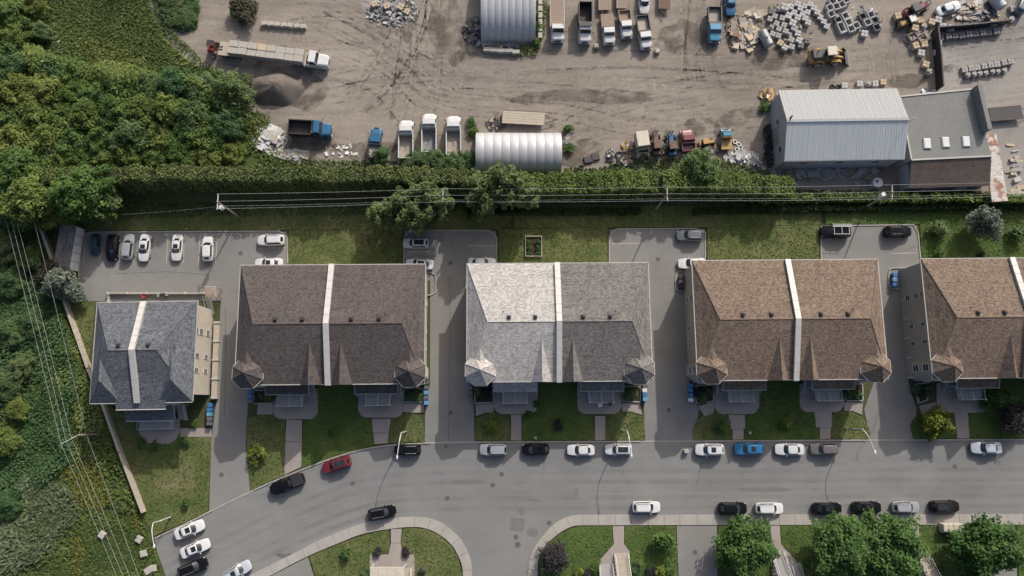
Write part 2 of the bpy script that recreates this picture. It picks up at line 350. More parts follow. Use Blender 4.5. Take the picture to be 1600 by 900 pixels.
LF_DRY = leafmat('dry_twigs', (0.04, 0.042, 0.022), (0.095, 0.09, 0.055), (0.17, 0.155, 0.10), hue=0.02)
LF_GOLD = leafmat('goldenrod_flowers', (0.14, 0.12, 0.02), (0.25, 0.20, 0.03), (0.36, 0.30, 0.05), hue=0.02)
LF_HEDGE = leafmat('low_hedge_leaves', (0.015, 0.034, 0.010), (0.034, 0.064, 0.018), (0.070, 0.105, 0.032), hue=0.02)
# ------------------------------------------------------------------ the setting: terrain, yard, street, drives, lawns
def struct(name, mb, mat, parent=None, **k):
    o = mb.build(name, mat, parent, **k)
    if parent is None: o['kind'] = 'structure'
    return o
struct('terrain', MB().sheet([(-500, -400), (500, -400), (500, 500), (-500, 500)], -0.06), SOIL)
YARD = PP(arc([(205, -60), (225, 0), (258, 60), (300, 100), (345, 128), (380, 150), (398, 185), (402, 215), (440, 250), (520, 262)], 4)) + PP([(745, 268), (900, 272), (1200, 285), (1225, 300), (1480, 308)]) + PP([(1760, 312), (1760, -60)])
struct('dirt_yard', MB().sheet(YARD, -0.004), DIRT)
struct('gravel_yard', MB().sheet(PP([(1466, 60), (1468, 145), (1530, 140), (1556, 290), (1560, 306), (1750, 306), (1750, -50), (1585, -50), (1570, 38)]), 0.0), GRAVEL)
struct('rubble_ground', MB().sheet(PP(arc([(560, 0), (575, 22), (605, 40), (640, 38), (655, 18), (650, -20), (580, -20), (560, 0)], 4)[:-1]), 0.002), GRAVEL)
struct('meadow', MB().sheet(PP([(-150, -80), (205, -60), (225, 0), (258, 60), (300, 100), (345, 128), (380, 150), (398, 185), (402, 215), (440, 250), (520, 262), (520, 300), (130, 340), (60, 345), (225, 800), (242, 843), (258, 905), (270, 960), (-150, 960)]), -0.02), MEADOW)
# wet and worn patches, tyre tracks pressed in the dirt
def alphamat(name, col, lo, hi, scale, amount):
    m, nt, N, L, b = newmat(name); v = coords(nt)
    L.new(ramp(nt, noise(nt, v, 2.5, 5), [(0.3, sc(col, 0.75)), (0.7, sc(col, 1.25))]), b.inputs['Base Color']); b.inputs['Roughness'].default_value = 0.95
    a = ramp(nt, noise(nt, v, scale, 6, 0.7, 0.5), [(lo, (0, 0, 0)), (hi, (amount,) * 3)]); L.new(a, b.inputs['Alpha']); return m
TRACK = alphamat('pressed_dirt', (0.10, 0.083, 0.068), 0.44, 0.72, 0.8, 0.42)
TRACKL = alphamat('scraped_dirt', (0.37, 0.325, 0.275), 0.42, 0.68, 0.8, 0.6)
WET = alphamat('damp_dirt', (0.085, 0.070, 0.055), 0.40, 0.70, 0.3, 0.75)
def ribbon(mb, pts, w, z, off=0.0):
    q = [P(u, v) for u, v in arc(pts, 8)]; L_, R_ = [], []
    for i, p in enumerate(q):
        d = (q[min(i + 1, len(q) - 1)] - q[max(i - 1, 0)]).normalized(); n = Vector((-d.y, d.x, 0)); c = p + n * off
        L_.append(c + n * w / 2); R_.append(c - n * w / 2)
    for i in range(len(q) - 1):
        mb.add([(L_[i].x, L_[i].y, z), (R_[i].x, R_[i].y, z), (R_[i + 1].x, R_[i + 1].y, z), (L_[i + 1].x, L_[i + 1].y, z)], [(0, 1, 2, 3)])
lanes = [[(420, 60), (560, 75), (640, 40), (680, -10)], [(520, 130), (640, 110), (800, 105), (1000, 100), (1260, 118)], [(470, 180), (560, 150), (680, 130), (900, 118), (1190, 112), (1420, 120)],
         [(500, 20), (580, 60), (640, 110), (700, 150), (880, 165), (1010, 190), (1180, 175)], [(690, -20), (690, 60), (715, 110), (800, 128), (1000, 132), (1240, 128)], [(640, 190), (650, 140), (660, 60), (655, -10)],
         [(880, 240), (920, 222), (990, 195), (1100, 168), (1200, 160)], [(870, 215), (910, 195), (980, 170), (1120, 140), (1400, 108)], [(710, 180), (700, 110), (690, 20)], [(520, 90), (600, 120), (650, 170), (700, 185)],
         [(1060, 90), (1070, 60), (1062, -10)], [(1090, 130), (1085, 80), (1090, -10)], [(1400, 130), (1390, 80), (1385, 20), (1370, -20)], [(1480, 90), (1540, 80), (1620, 70)], [(1490, 135), (1560, 130), (1640, 120)],
         [(560, 170), (600, 130), (640, 60), (660, -10)], [(540, 240), (580, 190), (660, 150)], [(450, 20), (540, 15), (620, 55), (700, 90)]]
for i, ln in enumerate(lanes):
    mb = MB(); mb2 = MB()
    rr = random.Random(i)
    for j in range(12): ribbon(mb, [(u + rr.uniform(-5, 5), v + rr.uniform(-4, 4)) for u, v in ln], rr.uniform(0.14, 0.42), 0.004 + 0.0006 * i + 0.00006 * j, rr.uniform(-4.0, 4.0))
    struct('tyre_tracks', mb, TRACK if i % 2 else TRACKL)
def blob(cu, cv, ru, rv, seed, n=22, amp=0.3):
    r = random.Random(seed); ph = [r.uniform(0, 6.28) for _ in range(4)]
    return [(cu + ru * math.cos(t) * k, cv + rv * math.sin(t) * k) for t, k in ((2 * math.pi * i / n, 1 + amp * (0.5 * math.sin(2 * 2 * math.pi * i / n + ph[0]) + 0.4 * math.sin(3 * 2 * math.pi * i / n + ph[1]) + 0.3 * math.sin(7 * 2 * math.pi * i / n + ph[2]))) for i in range(n))]
for i, (u, v, a, b) in enumerate([(828, 157, 38, 7), (700, 45, 26, 60), (450, 125, 60, 45), (1165, 178, 22, 8), (1140, 190, 22, 12), (1415, 127, 36, 10), (1095, 200, 40, 14), (735, 70, 18, 28), (1070, 60, 40, 30), (1230, 90, 60, 18), (640, 30, 14, 30), (560, 235, 60, 14), (900, 240, 40, 22), (1480, 107, 18, 7), (930, 150, 90, 12), (470, 215, 50, 22)]):
    struct('damp_patch', MB().sheet(PP(blob(u, v, a, b, i)), 0.018 + 0.0007 * i), WET)
BANKM = alphamat('pale_bank_soil', (0.30, 0.27, 0.225), 0.36, 0.58, 0.5, 0.9)
for i, (off, w) in enumerate(((-0.6, 2.2), (0.9, 1.6))):
    mb = MB(); ribbon(mb, [(215, -30), (228, 0), (240, 30), (258, 62), (300, 102), (345, 130), (384, 152)], w, 0.033 + 0.001 * i, off); struct('pale_bank', mb, BANKM)
# street
KERB_N = arc([(1700, 687.5), (1600, 688), (1300, 689), (1050, 690.5), (740, 692), (665, 693.5), (614, 696.5), (570, 702.5), (531, 713), (497, 725), (444, 746), (391, 769.5), (327, 801), (293, 818), (242, 842)], 4)
SW_OUT1 = arc([(325, 935), (388, 900), (460, 864), (505, 841), (565, 818), (610, 810), (642, 807.5), (670, 809.5), (690, 817), (710, 832), (725, 850), (734, 870), (737.5, 890), (738, 945)], 4)
SW_IN1 = arc([(340, 945), (425, 898), (481, 869), (535, 846), (567, 834), (610, 826), (647, 823), (667, 826), (685, 834), (705, 850), (717, 870), (722, 884), (723.5, 900), (724, 945)], 4)
SW_OUT2 = arc([(824.5, 945), (824.5, 900), (827.5, 875), (835, 855), (850, 835), (867, 817.5), (887, 807.5), (907, 804.5), (950, 804.2), (1200, 804), (1600, 803.5), (1700, 803.5)], 4)
SW_IN2 = arc([(840, 945), (840, 900), (841, 875), (847, 860), (857, 847), (875, 832), (892, 823), (907, 820.8), (950, 820.5), (1200, 820), (1600, 819.5), (1700, 819.5)], 4)
struct('street', MB().sheet(PP(KERB_N + [(245, 860), (252, 880), (262, 910), (275, 945)] + SW_OUT1 + SW_OUT2), 0.0), ASPHALT)
for i, (u, v, a, b) in enumerate([(729, 753, 26, 4), (809, 817, 11, 9), (835, 782, 13, 2.5), (900, 769, 3.5, 6), (815, 800, 5, 5), (832, 832, 9, 8), (1195, 765, 45, 4)]):
    pts = blob(u, v, a, b, 50 + i, 16, 0.12) if i != 1 else [(798, 808), (820, 810), (818, 831), (795, 829)]
    struct('road_patch', MB().sheet(PP(pts), 0.004 + 0.0008 * i), PATCH)
BLOTCH = alphamat('dark_blotch', (0.06, 0.06, 0.06), 0.42, 0.75, 0.5, 0.5)  # uneven dark blotches laid over the asphalt
for i, (u, v, a, b) in enumerate([(447, 868, 14, 5), (690, 372, 14, 5), (706, 378, 4, 14)]):
    struct('dark_blotch', MB().sheet(PP(blob(u, v, a, b, 80 + i)), 0.012 + 0.0007 * i if v > 400 else 0.042 + 0.001 * i), BLOTCH)
LANE = alphamat('worn_lane', (0.085, 0.083, 0.081), 0.38, 0.8, 0.14, 0.2)
LANEL = alphamat('pale_worn_lane', (0.27, 0.265, 0.255), 0.42, 0.8, 0.14, 0.22)
CRACK_SHADOW = alphamat('crack_and_shadow_tone', (0.045, 0.044, 0.043), 0.3, 0.5, 0.8, 0.6)  # dark tone of the cracks and of the lamp shadow painted on the road
for i, (off, w, mt) in enumerate(((2.9, 1.3, LANEL), (4.6, 0.7, LANE), (6.2, 0.7, LANE), (7.4, 1.0, LANEL), (8.6, 0.7, LANE), (10.2, 0.7, LANE))):
    mb = MB(); ribbon(mb, KERB_N[::4] + [KERB_N[-1]], w, 0.010 + 0.0006 * i, off); struct('worn_lane', mb, mt)
for i, ln in enumerate(([(1096, 722), (1092, 742), (1088, 758)], [(180, 428), (260, 425), (330, 430)], [(352, 480), (353, 560), (351, 650)], [(702, 430), (703, 520), (701, 690)])):  # first line paints a thin lamp shadow on the street; the rest are cracks
    mb = MB(); ribbon(mb, arc(ln, 4), 0.07, (0.016 if i < 1 else 0.038) + 0.0003 * i); struct('crack_and_shadow_line', mb, CRACK_SHADOW)
# kerbs: stones butted end to end, lower across the drives
def strip(poly_px, off, w):
    q = [P(u, v) for u, v in poly_px]; a, b = [], []
    for i, p in enumerate(q):
        d = (q[min(i + 1, len(q) - 1)] - q[max(i - 1, 0)]).normalized(); n = Vector((-d.y, d.x, 0))
        a.append(p + n * off); b.append(p + n * (off + w))
    return a, b
def resample(poly_px, step):
    q = [P(u, v) for u, v in poly_px]; L_ = [0]
    for i in range(1, len(q)): L_.append(L_[-1] + (q[i] - q[i - 1]).length)
    n = max(1, round(L_[-1] / step)); out = []
    for k in range(n + 1):
        s = L_[-1] * k / n; i = 0
        while i < len(L_) - 2 and L_[i + 1] < s: i += 1
        t = (s - L_[i]) / max(1e-6, L_[i + 1] - L_[i]); out.append(q[i].lerp(q[i + 1], t))
    return out
def kerb_run(poly_px, name, label, w=0.22, h=0.14, step=2.4, low=(), side=1):
    """a kerb whose stones are parts"""
    q = resample(poly_px, step); root = tag(put(name, None), kind='structure')
    ns = []
    for i, p in enumerate(q):
        d = (q[min(i + 1, len(q) - 1)] - q[max(i - 1, 0)]).normalized(); ns.append(Vector((-d.y, d.x, 0)) * side)
    for i in range(len(q) - 1):
        a, b = q[i], q[i + 1]; g = (b - a).normalized() * 0.012
        mid = (a + b) / 2; hh = h
        for x0, x1 in low:
            if x0 < mid.x < x1: hh = 0.045
        a0, b0 = a + g, b - g; a1, b1 = a0 + ns[i] * w, b0 + ns[i + 1] * w
        m = MB().prism([(a0.x, a0.y), (b0.x, b0.y), (b1.x, b1.y), (a1.x, a1.y)], -0.03, hh)
        m.build('kerb_stone', CONC, root)
    return root
X = lambda u, v: P(u, v).x
kerb_run(KERB_N, 'street_kerb', '', side=-1, low=[(X(664, 692), X(741, 692)), (X(1008, 691), X(1084, 691)), (X(1361, 689), X(1427, 689)), (X(328, 801), X(391, 769))])
def slab_walk(out_px, in_px, name):
    n = 60; a = resample(out_px, 0.25); b = resample(in_px, 0.1)
    k = max(2, round(len(a) * 0.25 / 2.6)); root = tag(put(name, None), kind='structure')
    near = lambda p: min(b, key=lambda q: (q - p).length_squared)
    for i in range(k):
        pa = [a[round((len(a) - 1) * (i + j / 4) / k)] for j in range(5)]; pb = [near(p) for p in pa]
        g = (pa[-1] - pa[0]).normalized() * 0.02
        pa[0] = pa[0] + g; pa[-1] = pa[-1] - g; pb[0] = pb[0] + g; pb[-1] = pb[-1] - g
        MB().prism([(p.x, p.y) for p in pa] + [(p.x, p.y) for p in pb[::-1]], -0.02, 0.13 + random.uniform(-0.006, 0.006)).build('slab', CONC, root)
slab_walk(SW_OUT1, SW_IN1, 'pavement'); slab_walk(SW_OUT2, SW_IN2, 'pavement')
# drives and car parks (asphalt, a little above the street)
def pave(name, pts, mat, z, z0=-0.03): return struct(name, MB().prism(PP(pts), z0, z), mat)
pave('car_park', [(127, 364), (448, 362), (449, 470), (392, 560), (386, 655), (384, 696), (391, 768), (327, 800.5), (330, 690), (338, 627), (345, 470), (123, 471)], LOT, 0.03)
pave('car_park', [(632, 361), (775, 361), (775, 412), (745, 440), (738, 600), (741, 650), (741, 691), (664, 692.5), (664, 640), (672, 600), (672, 440), (632, 412)], LOT, 0.03)
pave('car_park', [(953, 359), (1101, 358), (1101, 412), (1078, 440), (1078, 600), (1092, 640), (1084, 689.3), (1008, 690), (1006, 640), (1010, 440), (953, 410)], LOT, 0.03)
pave('car_park', [(1283, 354), (1432, 352), (1437, 410), (1412, 470), (1420, 600), (1432, 640), (1427, 688), (1361, 688.5), (1350, 640), (1364, 600), (1366, 440), (1284, 406)], LOT, 0.03)
# kerbs of the car parks
for pts in ([(123, 471), (127, 364), (448, 362), (449, 412)], [(632, 412), (632, 361), (775, 361), (775, 412)], [(953, 410), (953, 359), (1101, 358), (1101, 404)], [(1284, 406), (1283, 354), (1432, 352), (1437, 405)]):
    kerb_run([(pts[0][0] + (pts[1][0] - pts[0][0]) * t / 6, pts[0][1] + (pts[1][1] - pts[0][1]) * t / 6) for t in range(7)] + [(pts[1][0] + (pts[2][0] - pts[1][0]) * t / 12, pts[1][1] + (pts[2][1] - pts[1][1]) * t / 12) for t in range(1, 13)] + [(pts[2][0] + (pts[3][0] - pts[2][0]) * t / 4, pts[2][1] + (pts[3][1] - pts[2][1]) * t / 4) for t in range(1, 5)], 'car_park_kerb', '', w=0.20, h=0.15, step=2.2, side=1)
# painted bay lines
BAY = simple('worn_line_paint', (0.40, 0.36, 0.28), 0.8, 0.3, 2.5, fine=10)
def line(u0, v0, u1, v1, w=0.1, z=0.0345):
    a, b = P(u0, v0), P(u1, v1); d = (b - a).normalized(); n = Vector((-d.y, d.x, 0)) * w / 2
    struct('bay_line', MB().sheet([(p.x, p.y) for p in (a - n, b - n, b + n, a + n)], z), BAY)
for u in (134, 159, 185, 211, 237, 263, 289, 313, 340): line(u, 368, u - 3, 411)
line(404, 388, 446, 387); line(732, 384, 772, 384); line(955, 381, 1000, 380); line(1393, 396, 1431, 395); line(636, 393, 670, 393)
# lawns: raised beds of turf
LAWNS = []
def lawn(pts, mat=LAWN, z=0.10):
    LAWNS.append(pts); return struct('lawn', MB().prism(PP(pts), -0.03, z), mat)
kz = lambda pts: [(u, v - 2.2) for u, v in pts]                        # stay behind the kerb stones
lawn([(162, 632), (188, 706), (222, 800), (240, 838)] + [(291, 815), (325, 799), (329, 720), (331, 683), (300, 683), (240, 640)])
lawn([(104, 472), (150, 472), (140, 560), (142, 575)], LAWN)
lawn([(143, 576), (152, 474), (190, 474), (190, 645), (164, 631)], LAWN)
lawn(arc([(387, 655), (400, 649.5), (428, 648), (446, 657)], 3) + [(443.5, 742), (392, 766), (385, 696)])
lawn([(497, 600), (558, 600), (560, 640)] + arc([(562, 646), (570, 653), (580, 655)], 3) + [(583, 676), (585, 694), (570, 699.5), (531, 710), (497, 722), (472.5, 731.5), (473, 657), (488, 654), (497, 645)], LAWN_GREEN)
lawn([(612, 653)] + arc([(620, 648), (632, 645), (654, 650), (663, 672), (664, 690)], 3) + [(640, 690.8), (607, 692.5)])
lawn(arc([(743, 655), (760, 646), (772, 645), (790, 652), (797, 665), (798, 688.7)], 3) + [(741, 688.8)])
lawn([(838, 595), (903, 595), (903, 640), (912, 648), (921, 650), (928, 665), (929, 688), (815, 688.4), (815, 660), (822, 648), (835, 646), (840, 640)], LAWN_GREEN)
lawn(arc([(946, 688), (946, 665), (955, 650), (972, 642), (990, 646), (1006, 655), (1006, 687.7)], 3))
lawn(arc([(1082, 687.3), (1084, 665), (1098, 650), (1118, 644), (1138, 650), (1142, 665), (1144, 687)], 3))
lawn([(1185, 595), (1248, 595), (1250, 635), (1258, 644), (1272, 646), (1279, 668), (1280, 686.3), (1162, 687), (1165, 650), (1180, 645), (1186, 635)], LAWN_GREEN)
lawn(arc([(1298, 686), (1300, 650), (1315, 642), (1330, 643), (1346, 652), (1358, 670), (1359, 685.8)], 3))
lawn(arc([(1427, 685.3), (1422, 665), (1430, 652), (1445, 646), (1460, 644)], 3) + [(1490, 646), (1495, 685)], LAWN_GREEN)
lawn([(1512, 647), (1540, 642), (1550, 592), (1720, 592), (1720, 684.4), (1514, 685)], LAWN_GREEN)
# back lawns
for pts in ([(60, 322), (620, 318), (800, 318), (800, 342), (780, 358), (630, 358), (447, 359), (126, 361), (68, 355)], [(452, 359.5), (628, 358.5), (629, 430), (452, 430)], [(779, 358.5), (949, 356), (949, 430), (779, 430)], [(803, 318), (1080, 322), (1285, 319), (1281, 351), (1105, 355), (951, 355.5), (803, 357)], [(1105, 355.5), (1279, 351.6), (1279, 430), (1105, 430)], [(1288, 319), (1720, 314), (1720, 349), (1288, 350.6)], [(1437, 349.6), (1720, 349.4), (1720, 430), (1441, 430)]):
    lawn(pts, LAWN_GREEN if pts[0][0] > 1270 else LAWN, 0.10)
# south side lawns and drives
pave('drive', [(426, 898.5), (481, 870.5), (492, 905), (500, 945), (400, 945)], LOT, 0.06)
lawn([(484, 869.5)] + [(535, 848), (567, 836), (606, 828), (609, 850), (607, 864), (580, 868), (575, 945), (505, 945)])
lawn([(630, 826), (647, 824.5), (667, 827.5), (685, 835.5), (704, 851), (716, 871), (722, 901), (722, 945), (648, 945), (647, 868), (630, 862), (627, 850)])
lawn([(842, 945), (842, 876), (848, 861), (858, 848.5), (876, 833.5), (893, 824.6), (907, 822.4), (956, 822), (958, 850), (940, 868), (936, 945)], LAWN_GREEN)
lawn([(976, 822), (1055, 821.8), (1058, 870), (1060, 945), (990, 945), (983, 862), (976, 850)], LAWN_GREEN)
pave('drive', [(1057, 821.6), (1120, 821.4), (1122, 945), (1062, 945)], LOT, 0.06)
lawn([(1122, 821.4), (1202, 821.2), (1206, 860), (1206, 945), (1124, 945)], LAWN_GREEN)
lawn([(1219, 821.1), (1418, 820.8), (1430, 860), (1440, 945), (1250, 945), (1245, 875), (1221, 850)], LAWN_GREEN)
lawn([(1436, 820.7), (1545, 820.5), (1545, 945), (1462, 945), (1445, 862), (1438, 850)], LAWN_GREEN)
pave('drive', [(1547, 820.5), (1586, 820.4), (1590, 945), (1549, 945)], LOT, 0.06)
lawn([(1589, 820.4), (1720, 820.2), (1720, 945), (1593, 945)], LAWN_GREEN)
# walks of pavers; each slab section a piece
def walk(sections, name='garden_path', mat=PAVER, z=0.115):
    root = tag(put(name, None), kind='structure')
    for s in sections:
        MB().prism(PP(s), -0.02, z + random.uniform(-0.004, 0.004)).build('paving_section', mat, root)
walk([[(448, 656), (472, 656), (472, 690), (446, 690)], [(446, 690.6), (472, 690.6), (471, 729.5), (444.5, 742)]])
walk([[(581, 654.5), (611, 654), (608, 676), (583, 676)], [(583.5, 676.6), (607.5, 676.6), (606, 692.3), (585.5, 694)]])
walk([[(798.5, 648), (814.5, 648), (814.5, 688), (798.5, 688.2)]]); walk([[(929.5, 650), (945.5, 650), (945.5, 687.6), (929.5, 687.9)]])
walk([[(1138, 648), (1164, 648), (1164, 670), (1142, 670)], [(1144.5, 670.6), (1161.5, 670.6), (1161.5, 686.6), (1144.5, 686.8)]])
walk([[(1272, 644), (1299.5, 644), (1299, 668), (1275, 668)], [(1280.5, 668.6), (1297.5, 668.6), (1297.5, 685.7), (1280.5, 685.9)]])
walk([[(1490.5, 645), (1512, 645), (1514, 684.8), (1495.5, 685)]])
walk([[(611, 826.5), (628, 826), (626, 848), (611, 848)], [(611, 848.6), (626, 848.6), (630, 866), (607, 866)]])
walk([[(957, 822), (975, 822), (975, 850), (984, 862), (985, 945), (937, 945), (938, 874), (959, 850)]])
walk([[(1203, 821.2), (1218, 821.1), (1220, 850), (1244, 876), (1248, 945), (1207, 945), (1207, 860)]])
walk([[(1419, 820.8), (1435, 820.7), (1437, 850), (1444, 862), (1461, 945), (1441, 945), (1431, 860)]])
def terrace(cu0, cu1, v0, v1, name='porch_terrace', r=11):
    pts = [(cu0, v0), (cu1, v0)] + arc([(cu1, v1 - r), (cu1 - r * 0.35, v1 - r * 0.35), (cu1 - r, v1)], 3) + arc([(cu0 + r, v1), (cu0 + r * 0.35, v1 - r * 0.35), (cu0, v1 - r)], 3)
    struct(name, MB().prism(PP(pts), -0.02, 0.135), PAVER)
for a in ((427, 497, 606, 655), (560, 630, 606, 652.5), (772, 840, 600, 647), (902, 971, 600, 647), (1116, 1186, 600, 647), (1249, 1318, 600, 644)): terrace(*a)
terrace(1463, 1540, 598, 645, r=4); terrace(218, 281, 655, 693, r=18); terrace(578, 648, 866, 945, r=6)
for pts in ([(403, 632), (426.5, 631), (426.5, 648), (418, 647.5), (402, 648)], [(630.5, 630), (663, 630), (663, 644), (650, 645), (630.5, 644)], [(743, 632), (771.5, 631), (771.5, 644), (758, 645), (744, 650)], [(971.5, 630), (1000, 630), (1003, 648), (985, 643), (971.5, 642)], [(1090, 634), (1115.5, 628), (1115.5, 645), (1100, 650)], [(1318.5, 628), (1348, 628), (1346, 648), (1332, 642), (1318.5, 642)], [(1436, 634), (1462.5, 628), (1462.5, 643), (1440, 648)], [(282, 669), (330, 669), (331, 682.5), (282, 682.5)]):
    walk([pts], 'side_path')
# manholes and drains
MANHOLE = simple('cast_iron', (0.085, 0.075, 0.068), 0.8, 0.25, 3, fine=12)
def manhole(u, v, r, label, z=0.004):
    c = P(u, v); o = thing('manhole_cover', (c.x, c.y, z), 0, label, 'manhole cover', 'manhole covers')
    MB().cyl((0, 0, -0.02), (0, 0, 0.012), r, r, 18).build('rim', PATCH, o); MB().cyl((0, 0, 0.0), (0, 0, 0.022), r * 0.84, r * 0.8, 18).build('lid', MANHOLE, o)
for u, v, r, l, z in ((784, 741, 0.42, 'round manhole cover in the road below the silver car', 0.004), (770, 758, 0.42, 'round manhole cover beside the long dark road patch', 0.004), (699, 778.5, 0.42, 'round manhole cover in the road right of the black car', 0.004), (346, 742, 0.42, 'round manhole cover in the drive beside the leftmost house', 0.03), (551, 755, 0.42, 'round manhole cover in the road below the red car', 0.004), (809, 851, 0.5, 'large manhole cover at the mouth of the side street', 0.004), (806, 839, 0.42, 'smaller manhole cover just above the large one', 0.004), (858, 817, 0.4, 'dark drain cover at the corner kerb', 0.004), (1492, 729, 0.42, 'manhole cover in the road left of the white saloon', 0.004), (704, 645, 0.38, 'manhole cover in the shaded drive by the blue bins', 0.03), (1045, 641, 0.38, 'manhole cover in the shaded drive between pale and tan roofs', 0.03), (1086, 863, 0.42, 'reddish manhole cover in the south side drive', 0.06), (376, 396, 0.4, 'manhole cover in the left car park', 0.03), (704, 411, 0.4, 'manhole cover in the second car park', 0.03), (1028, 405, 0.4, 'manhole cover in the third car park', 0.03), (697, 697.5, 0.3, 'small grate by the kerb right of the black van', 0.004)):
    manhole(u, v, r, l, z)
# ------------------------------------------------------------------ houses
def window(parent, x, y, z, w, h, face, divs=1):
    """window on a wall; face = outward direction 'E','W','S','N' in house coordinates"""
    d = {'E': (1, 0), 'W': (-1, 0), 'S': (0, -1), 'N': (0, 1)}[face]; sx = abs(d[1]); sy = abs(d[0])
    g = MB().box((x + d[0] * 0.03, y + d[1] * 0.03, z), (w * sx + 0.06 * sy, w * sy + 0.06 * sx, h)).build('window', GLASS, parent)
    f = MB()
    for k in (-1, 1):
        f.box((x + d[0] * 0.04 + sx * k * (w / 2 + 0.04), y + d[1] * 0.04 + sy * k * (w / 2 + 0.04), z), (0.08 * sx + 0.1 * sy, 0.08 * sy + 0.1 * sx, h + 0.16))
        f.box((x + d[0] * 0.04, y + d[1] * 0.04, z + k * (h / 2 + 0.04)), (w * sx + 0.1 * sy, w * sy + 0.1 * sx, 0.08))
    for k in range(divs): f.box((x + d[0] * 0.045, y + d[1] * 0.045, z + (-h / 2 + h * (k + 1) / (divs + 1))), (w * sx + 0.07 * sy, w * sy + 0.07 * sx, 0.06))
    f.build('frame', WHITE, g)
    MB().box((x + d[0] * 0.09, y + d[1] * 0.09, z - h / 2 - 0.11), ((w + 0.3) * sx + 0.18 * sy, (w + 0.3) * sy + 0.18 * sx, 0.06)).build('sill', FASCIA, g)
def door(parent, x, y, z, face='S', mat=None):
    d = {'E': (1, 0), 'W': (-1, 0), 'S': (0, -1), 'N': (0, 1)}[face]; sx = abs(d[1]); sy = abs(d[0])
    o = MB().box((x + d[0] * 0.03, y + d[1] * 0.03, z + 1.02), (0.95 * sx + 0.07 * sy, 0.95 * sy + 0.07 * sx, 2.04)).build('door', mat or STEEL, parent)
    MB().cyl((x + sx * 0.36 + d[0] * 0.06, y + sy * 0.36 + d[1] * 0.06, z + 1.0), (x + sx * 0.36 + d[0] * 0.13, y + sy * 0.36 + d[1] * 0.13, z + 1.0), 0.035).build('handle', DARK, o)
def make_house(label, corners, mats, walls, ridge_dz=2.55, hips=(3.2, 3.2), ridge_y=0.0, turrets=True, porches=(), kind='semi', party_px=None, eave=7.5):
    NW, NE, SE, SW = [P(u, v, eave) for u, v in corners]
    c = (NW + NE + SE + SW) / 4; ux = ((NE - NW) + (SE - SW)).normalized()
    W = ((NE - NW).length + (SE - SW).length) / 2; D = ((NW - SW).length + (NE - SE).length) / 2; rz = math.atan2(ux.y, ux.x)
    o = thing('row_house', (c.x, c.y, 0), rz, label, 'house', 'semi-detached houses along the street')
    inv = Matrix.Rotation(-rz, 3, 'Z')
    loc = lambda u, v, z=0.0: inv @ (P(u, v, z) - Vector((c.x, c.y, 0)))
    hx, hy = W / 2, D / 2; ov = 0.45; zr = eave + ridge_dz
    px = loc(*party_px, eave).x if party_px else 0.0
    wl, wr = hips; sl = ridge_dz / (hy + ridge_y)
    # walls: one storey shell per unit
    for k, (x0, x1) in enumerate(((-hx + ov, px), (px, hx - ov))):
        MB().box(((x0 + x1) / 2 + (0.002 if k else 0), 0.3, eave / 2 - 0.1), (x1 - x0, D - 2 * ov - 0.5, eave - 0.2)).build('wall', walls[k], o)
        MB().box(((x0 + x1) / 2, 0.3, 0.2), (x1 - x0 + 0.06, D - 2 * ov - 0.44, 0.5)).build('foundation', CONC, o)
    # roof planes, one mesh per unit
    rx0, rx1 = -hx + wl, hx - wr; yr = ridge_y
    def zs(y): return eave + ridge_dz * ((hy - y) / (hy - yr) if y > yr else (hy + y) / (hy + yr))
    for k in (0, 1):
        m = MB(); s = 1 if k else -1; ex = s * hx; re = rx1 if k else rx0
        m.add([(px, hy, eave), (ex, hy, eave), (re, yr, zr), (px, yr, zr)], [(0, 1, 2, 3) if not k else (3, 2, 1, 0)])
        m.add([(px, -hy, eave), (ex, -hy, eave), (re, yr, zr), (px, yr, zr)], [(3, 2, 1, 0) if not k else (0, 1, 2, 3)])
        m.add([(ex, hy, eave), (ex, -hy, eave), (re, yr, zr)], [(0, 1, 2) if not k else (2, 1, 0)])
        m.add([(px, hy, eave - 0.02), (ex, hy, eave - 0.02), (ex, -hy, eave - 0.02), (px, -hy, eave - 0.02)], [(0, 1, 2, 3) if k == 0 else (3, 2, 1, 0)])
        rf = m.build('roof', mats[k], o, uv=True)
        # hip and ridge caps, gutters
        cp = MB()
        for a, b in (((ex, hy, eave), (re, yr, zr)), ((ex, -hy, eave), (re, yr, zr)), ((re, yr, zr), (px, yr, zr))):
            cp.tube([a, b], 0.07, 6)
        cp.build('ridge_cap', mats[k], rf, uv=True)
        g = MB(); xm = (px + ex) / 2; wdt = abs(ex - px)
        g.box((xm, hy + 0.06, eave - 0.07), (wdt, 0.13, 0.14)); g.box((xm, -hy - 0.06, eave - 0.07), (wdt, 0.13, 0.14)); g.box((ex + s * 0.06, 0, eave - 0.07), (0.13, D + 0.24, 0.145))
        g.build('gutter', FASCIA, o)
        # vents near the ridge on the north slope
        for t in (0.33, 0.70):
            vx = px + (re - px) * (t if kind == 'semi' else 0.62); vy = yr + 0.75
            if kind != 'semi' and t > 0.5: continue
            v = MB().bbox((vx, vy, zs(vy) + 0.22), (0.5, 0.5, 0.5), 0, 0.12).build('roof_vent', DARK, o)
            MB().box((vx, vy, zs(vy) - 0.02), (0.75, 0.75, 0.12)).build('flashing', mats[k], v, uv=True)
        vx = px + (re - px) * 0.78; vy = yr + 1.6; MB().cyl((vx, vy, zs(vy) - 0.1), (vx, vy, zs(vy) + 0.45), 0.06).build('vent_pipe', DARK, o)
    # party wall parapet
    pw = 0.37; prof = [(hy + 0.1, eave - 0.1), (yr, zr - 0.1), (-hy - 0.25, eave - 0.1)]
    m = MB(); rows = []
    for y, z in prof:
        rows.append([(px - pw, y, z), (px + pw, y, z), (px + pw, y, z + 0.55), (px - pw, y, z + 0.55)])
    m.loft(rows, True, True); pa = m.build('party_wall', WHITE, o)
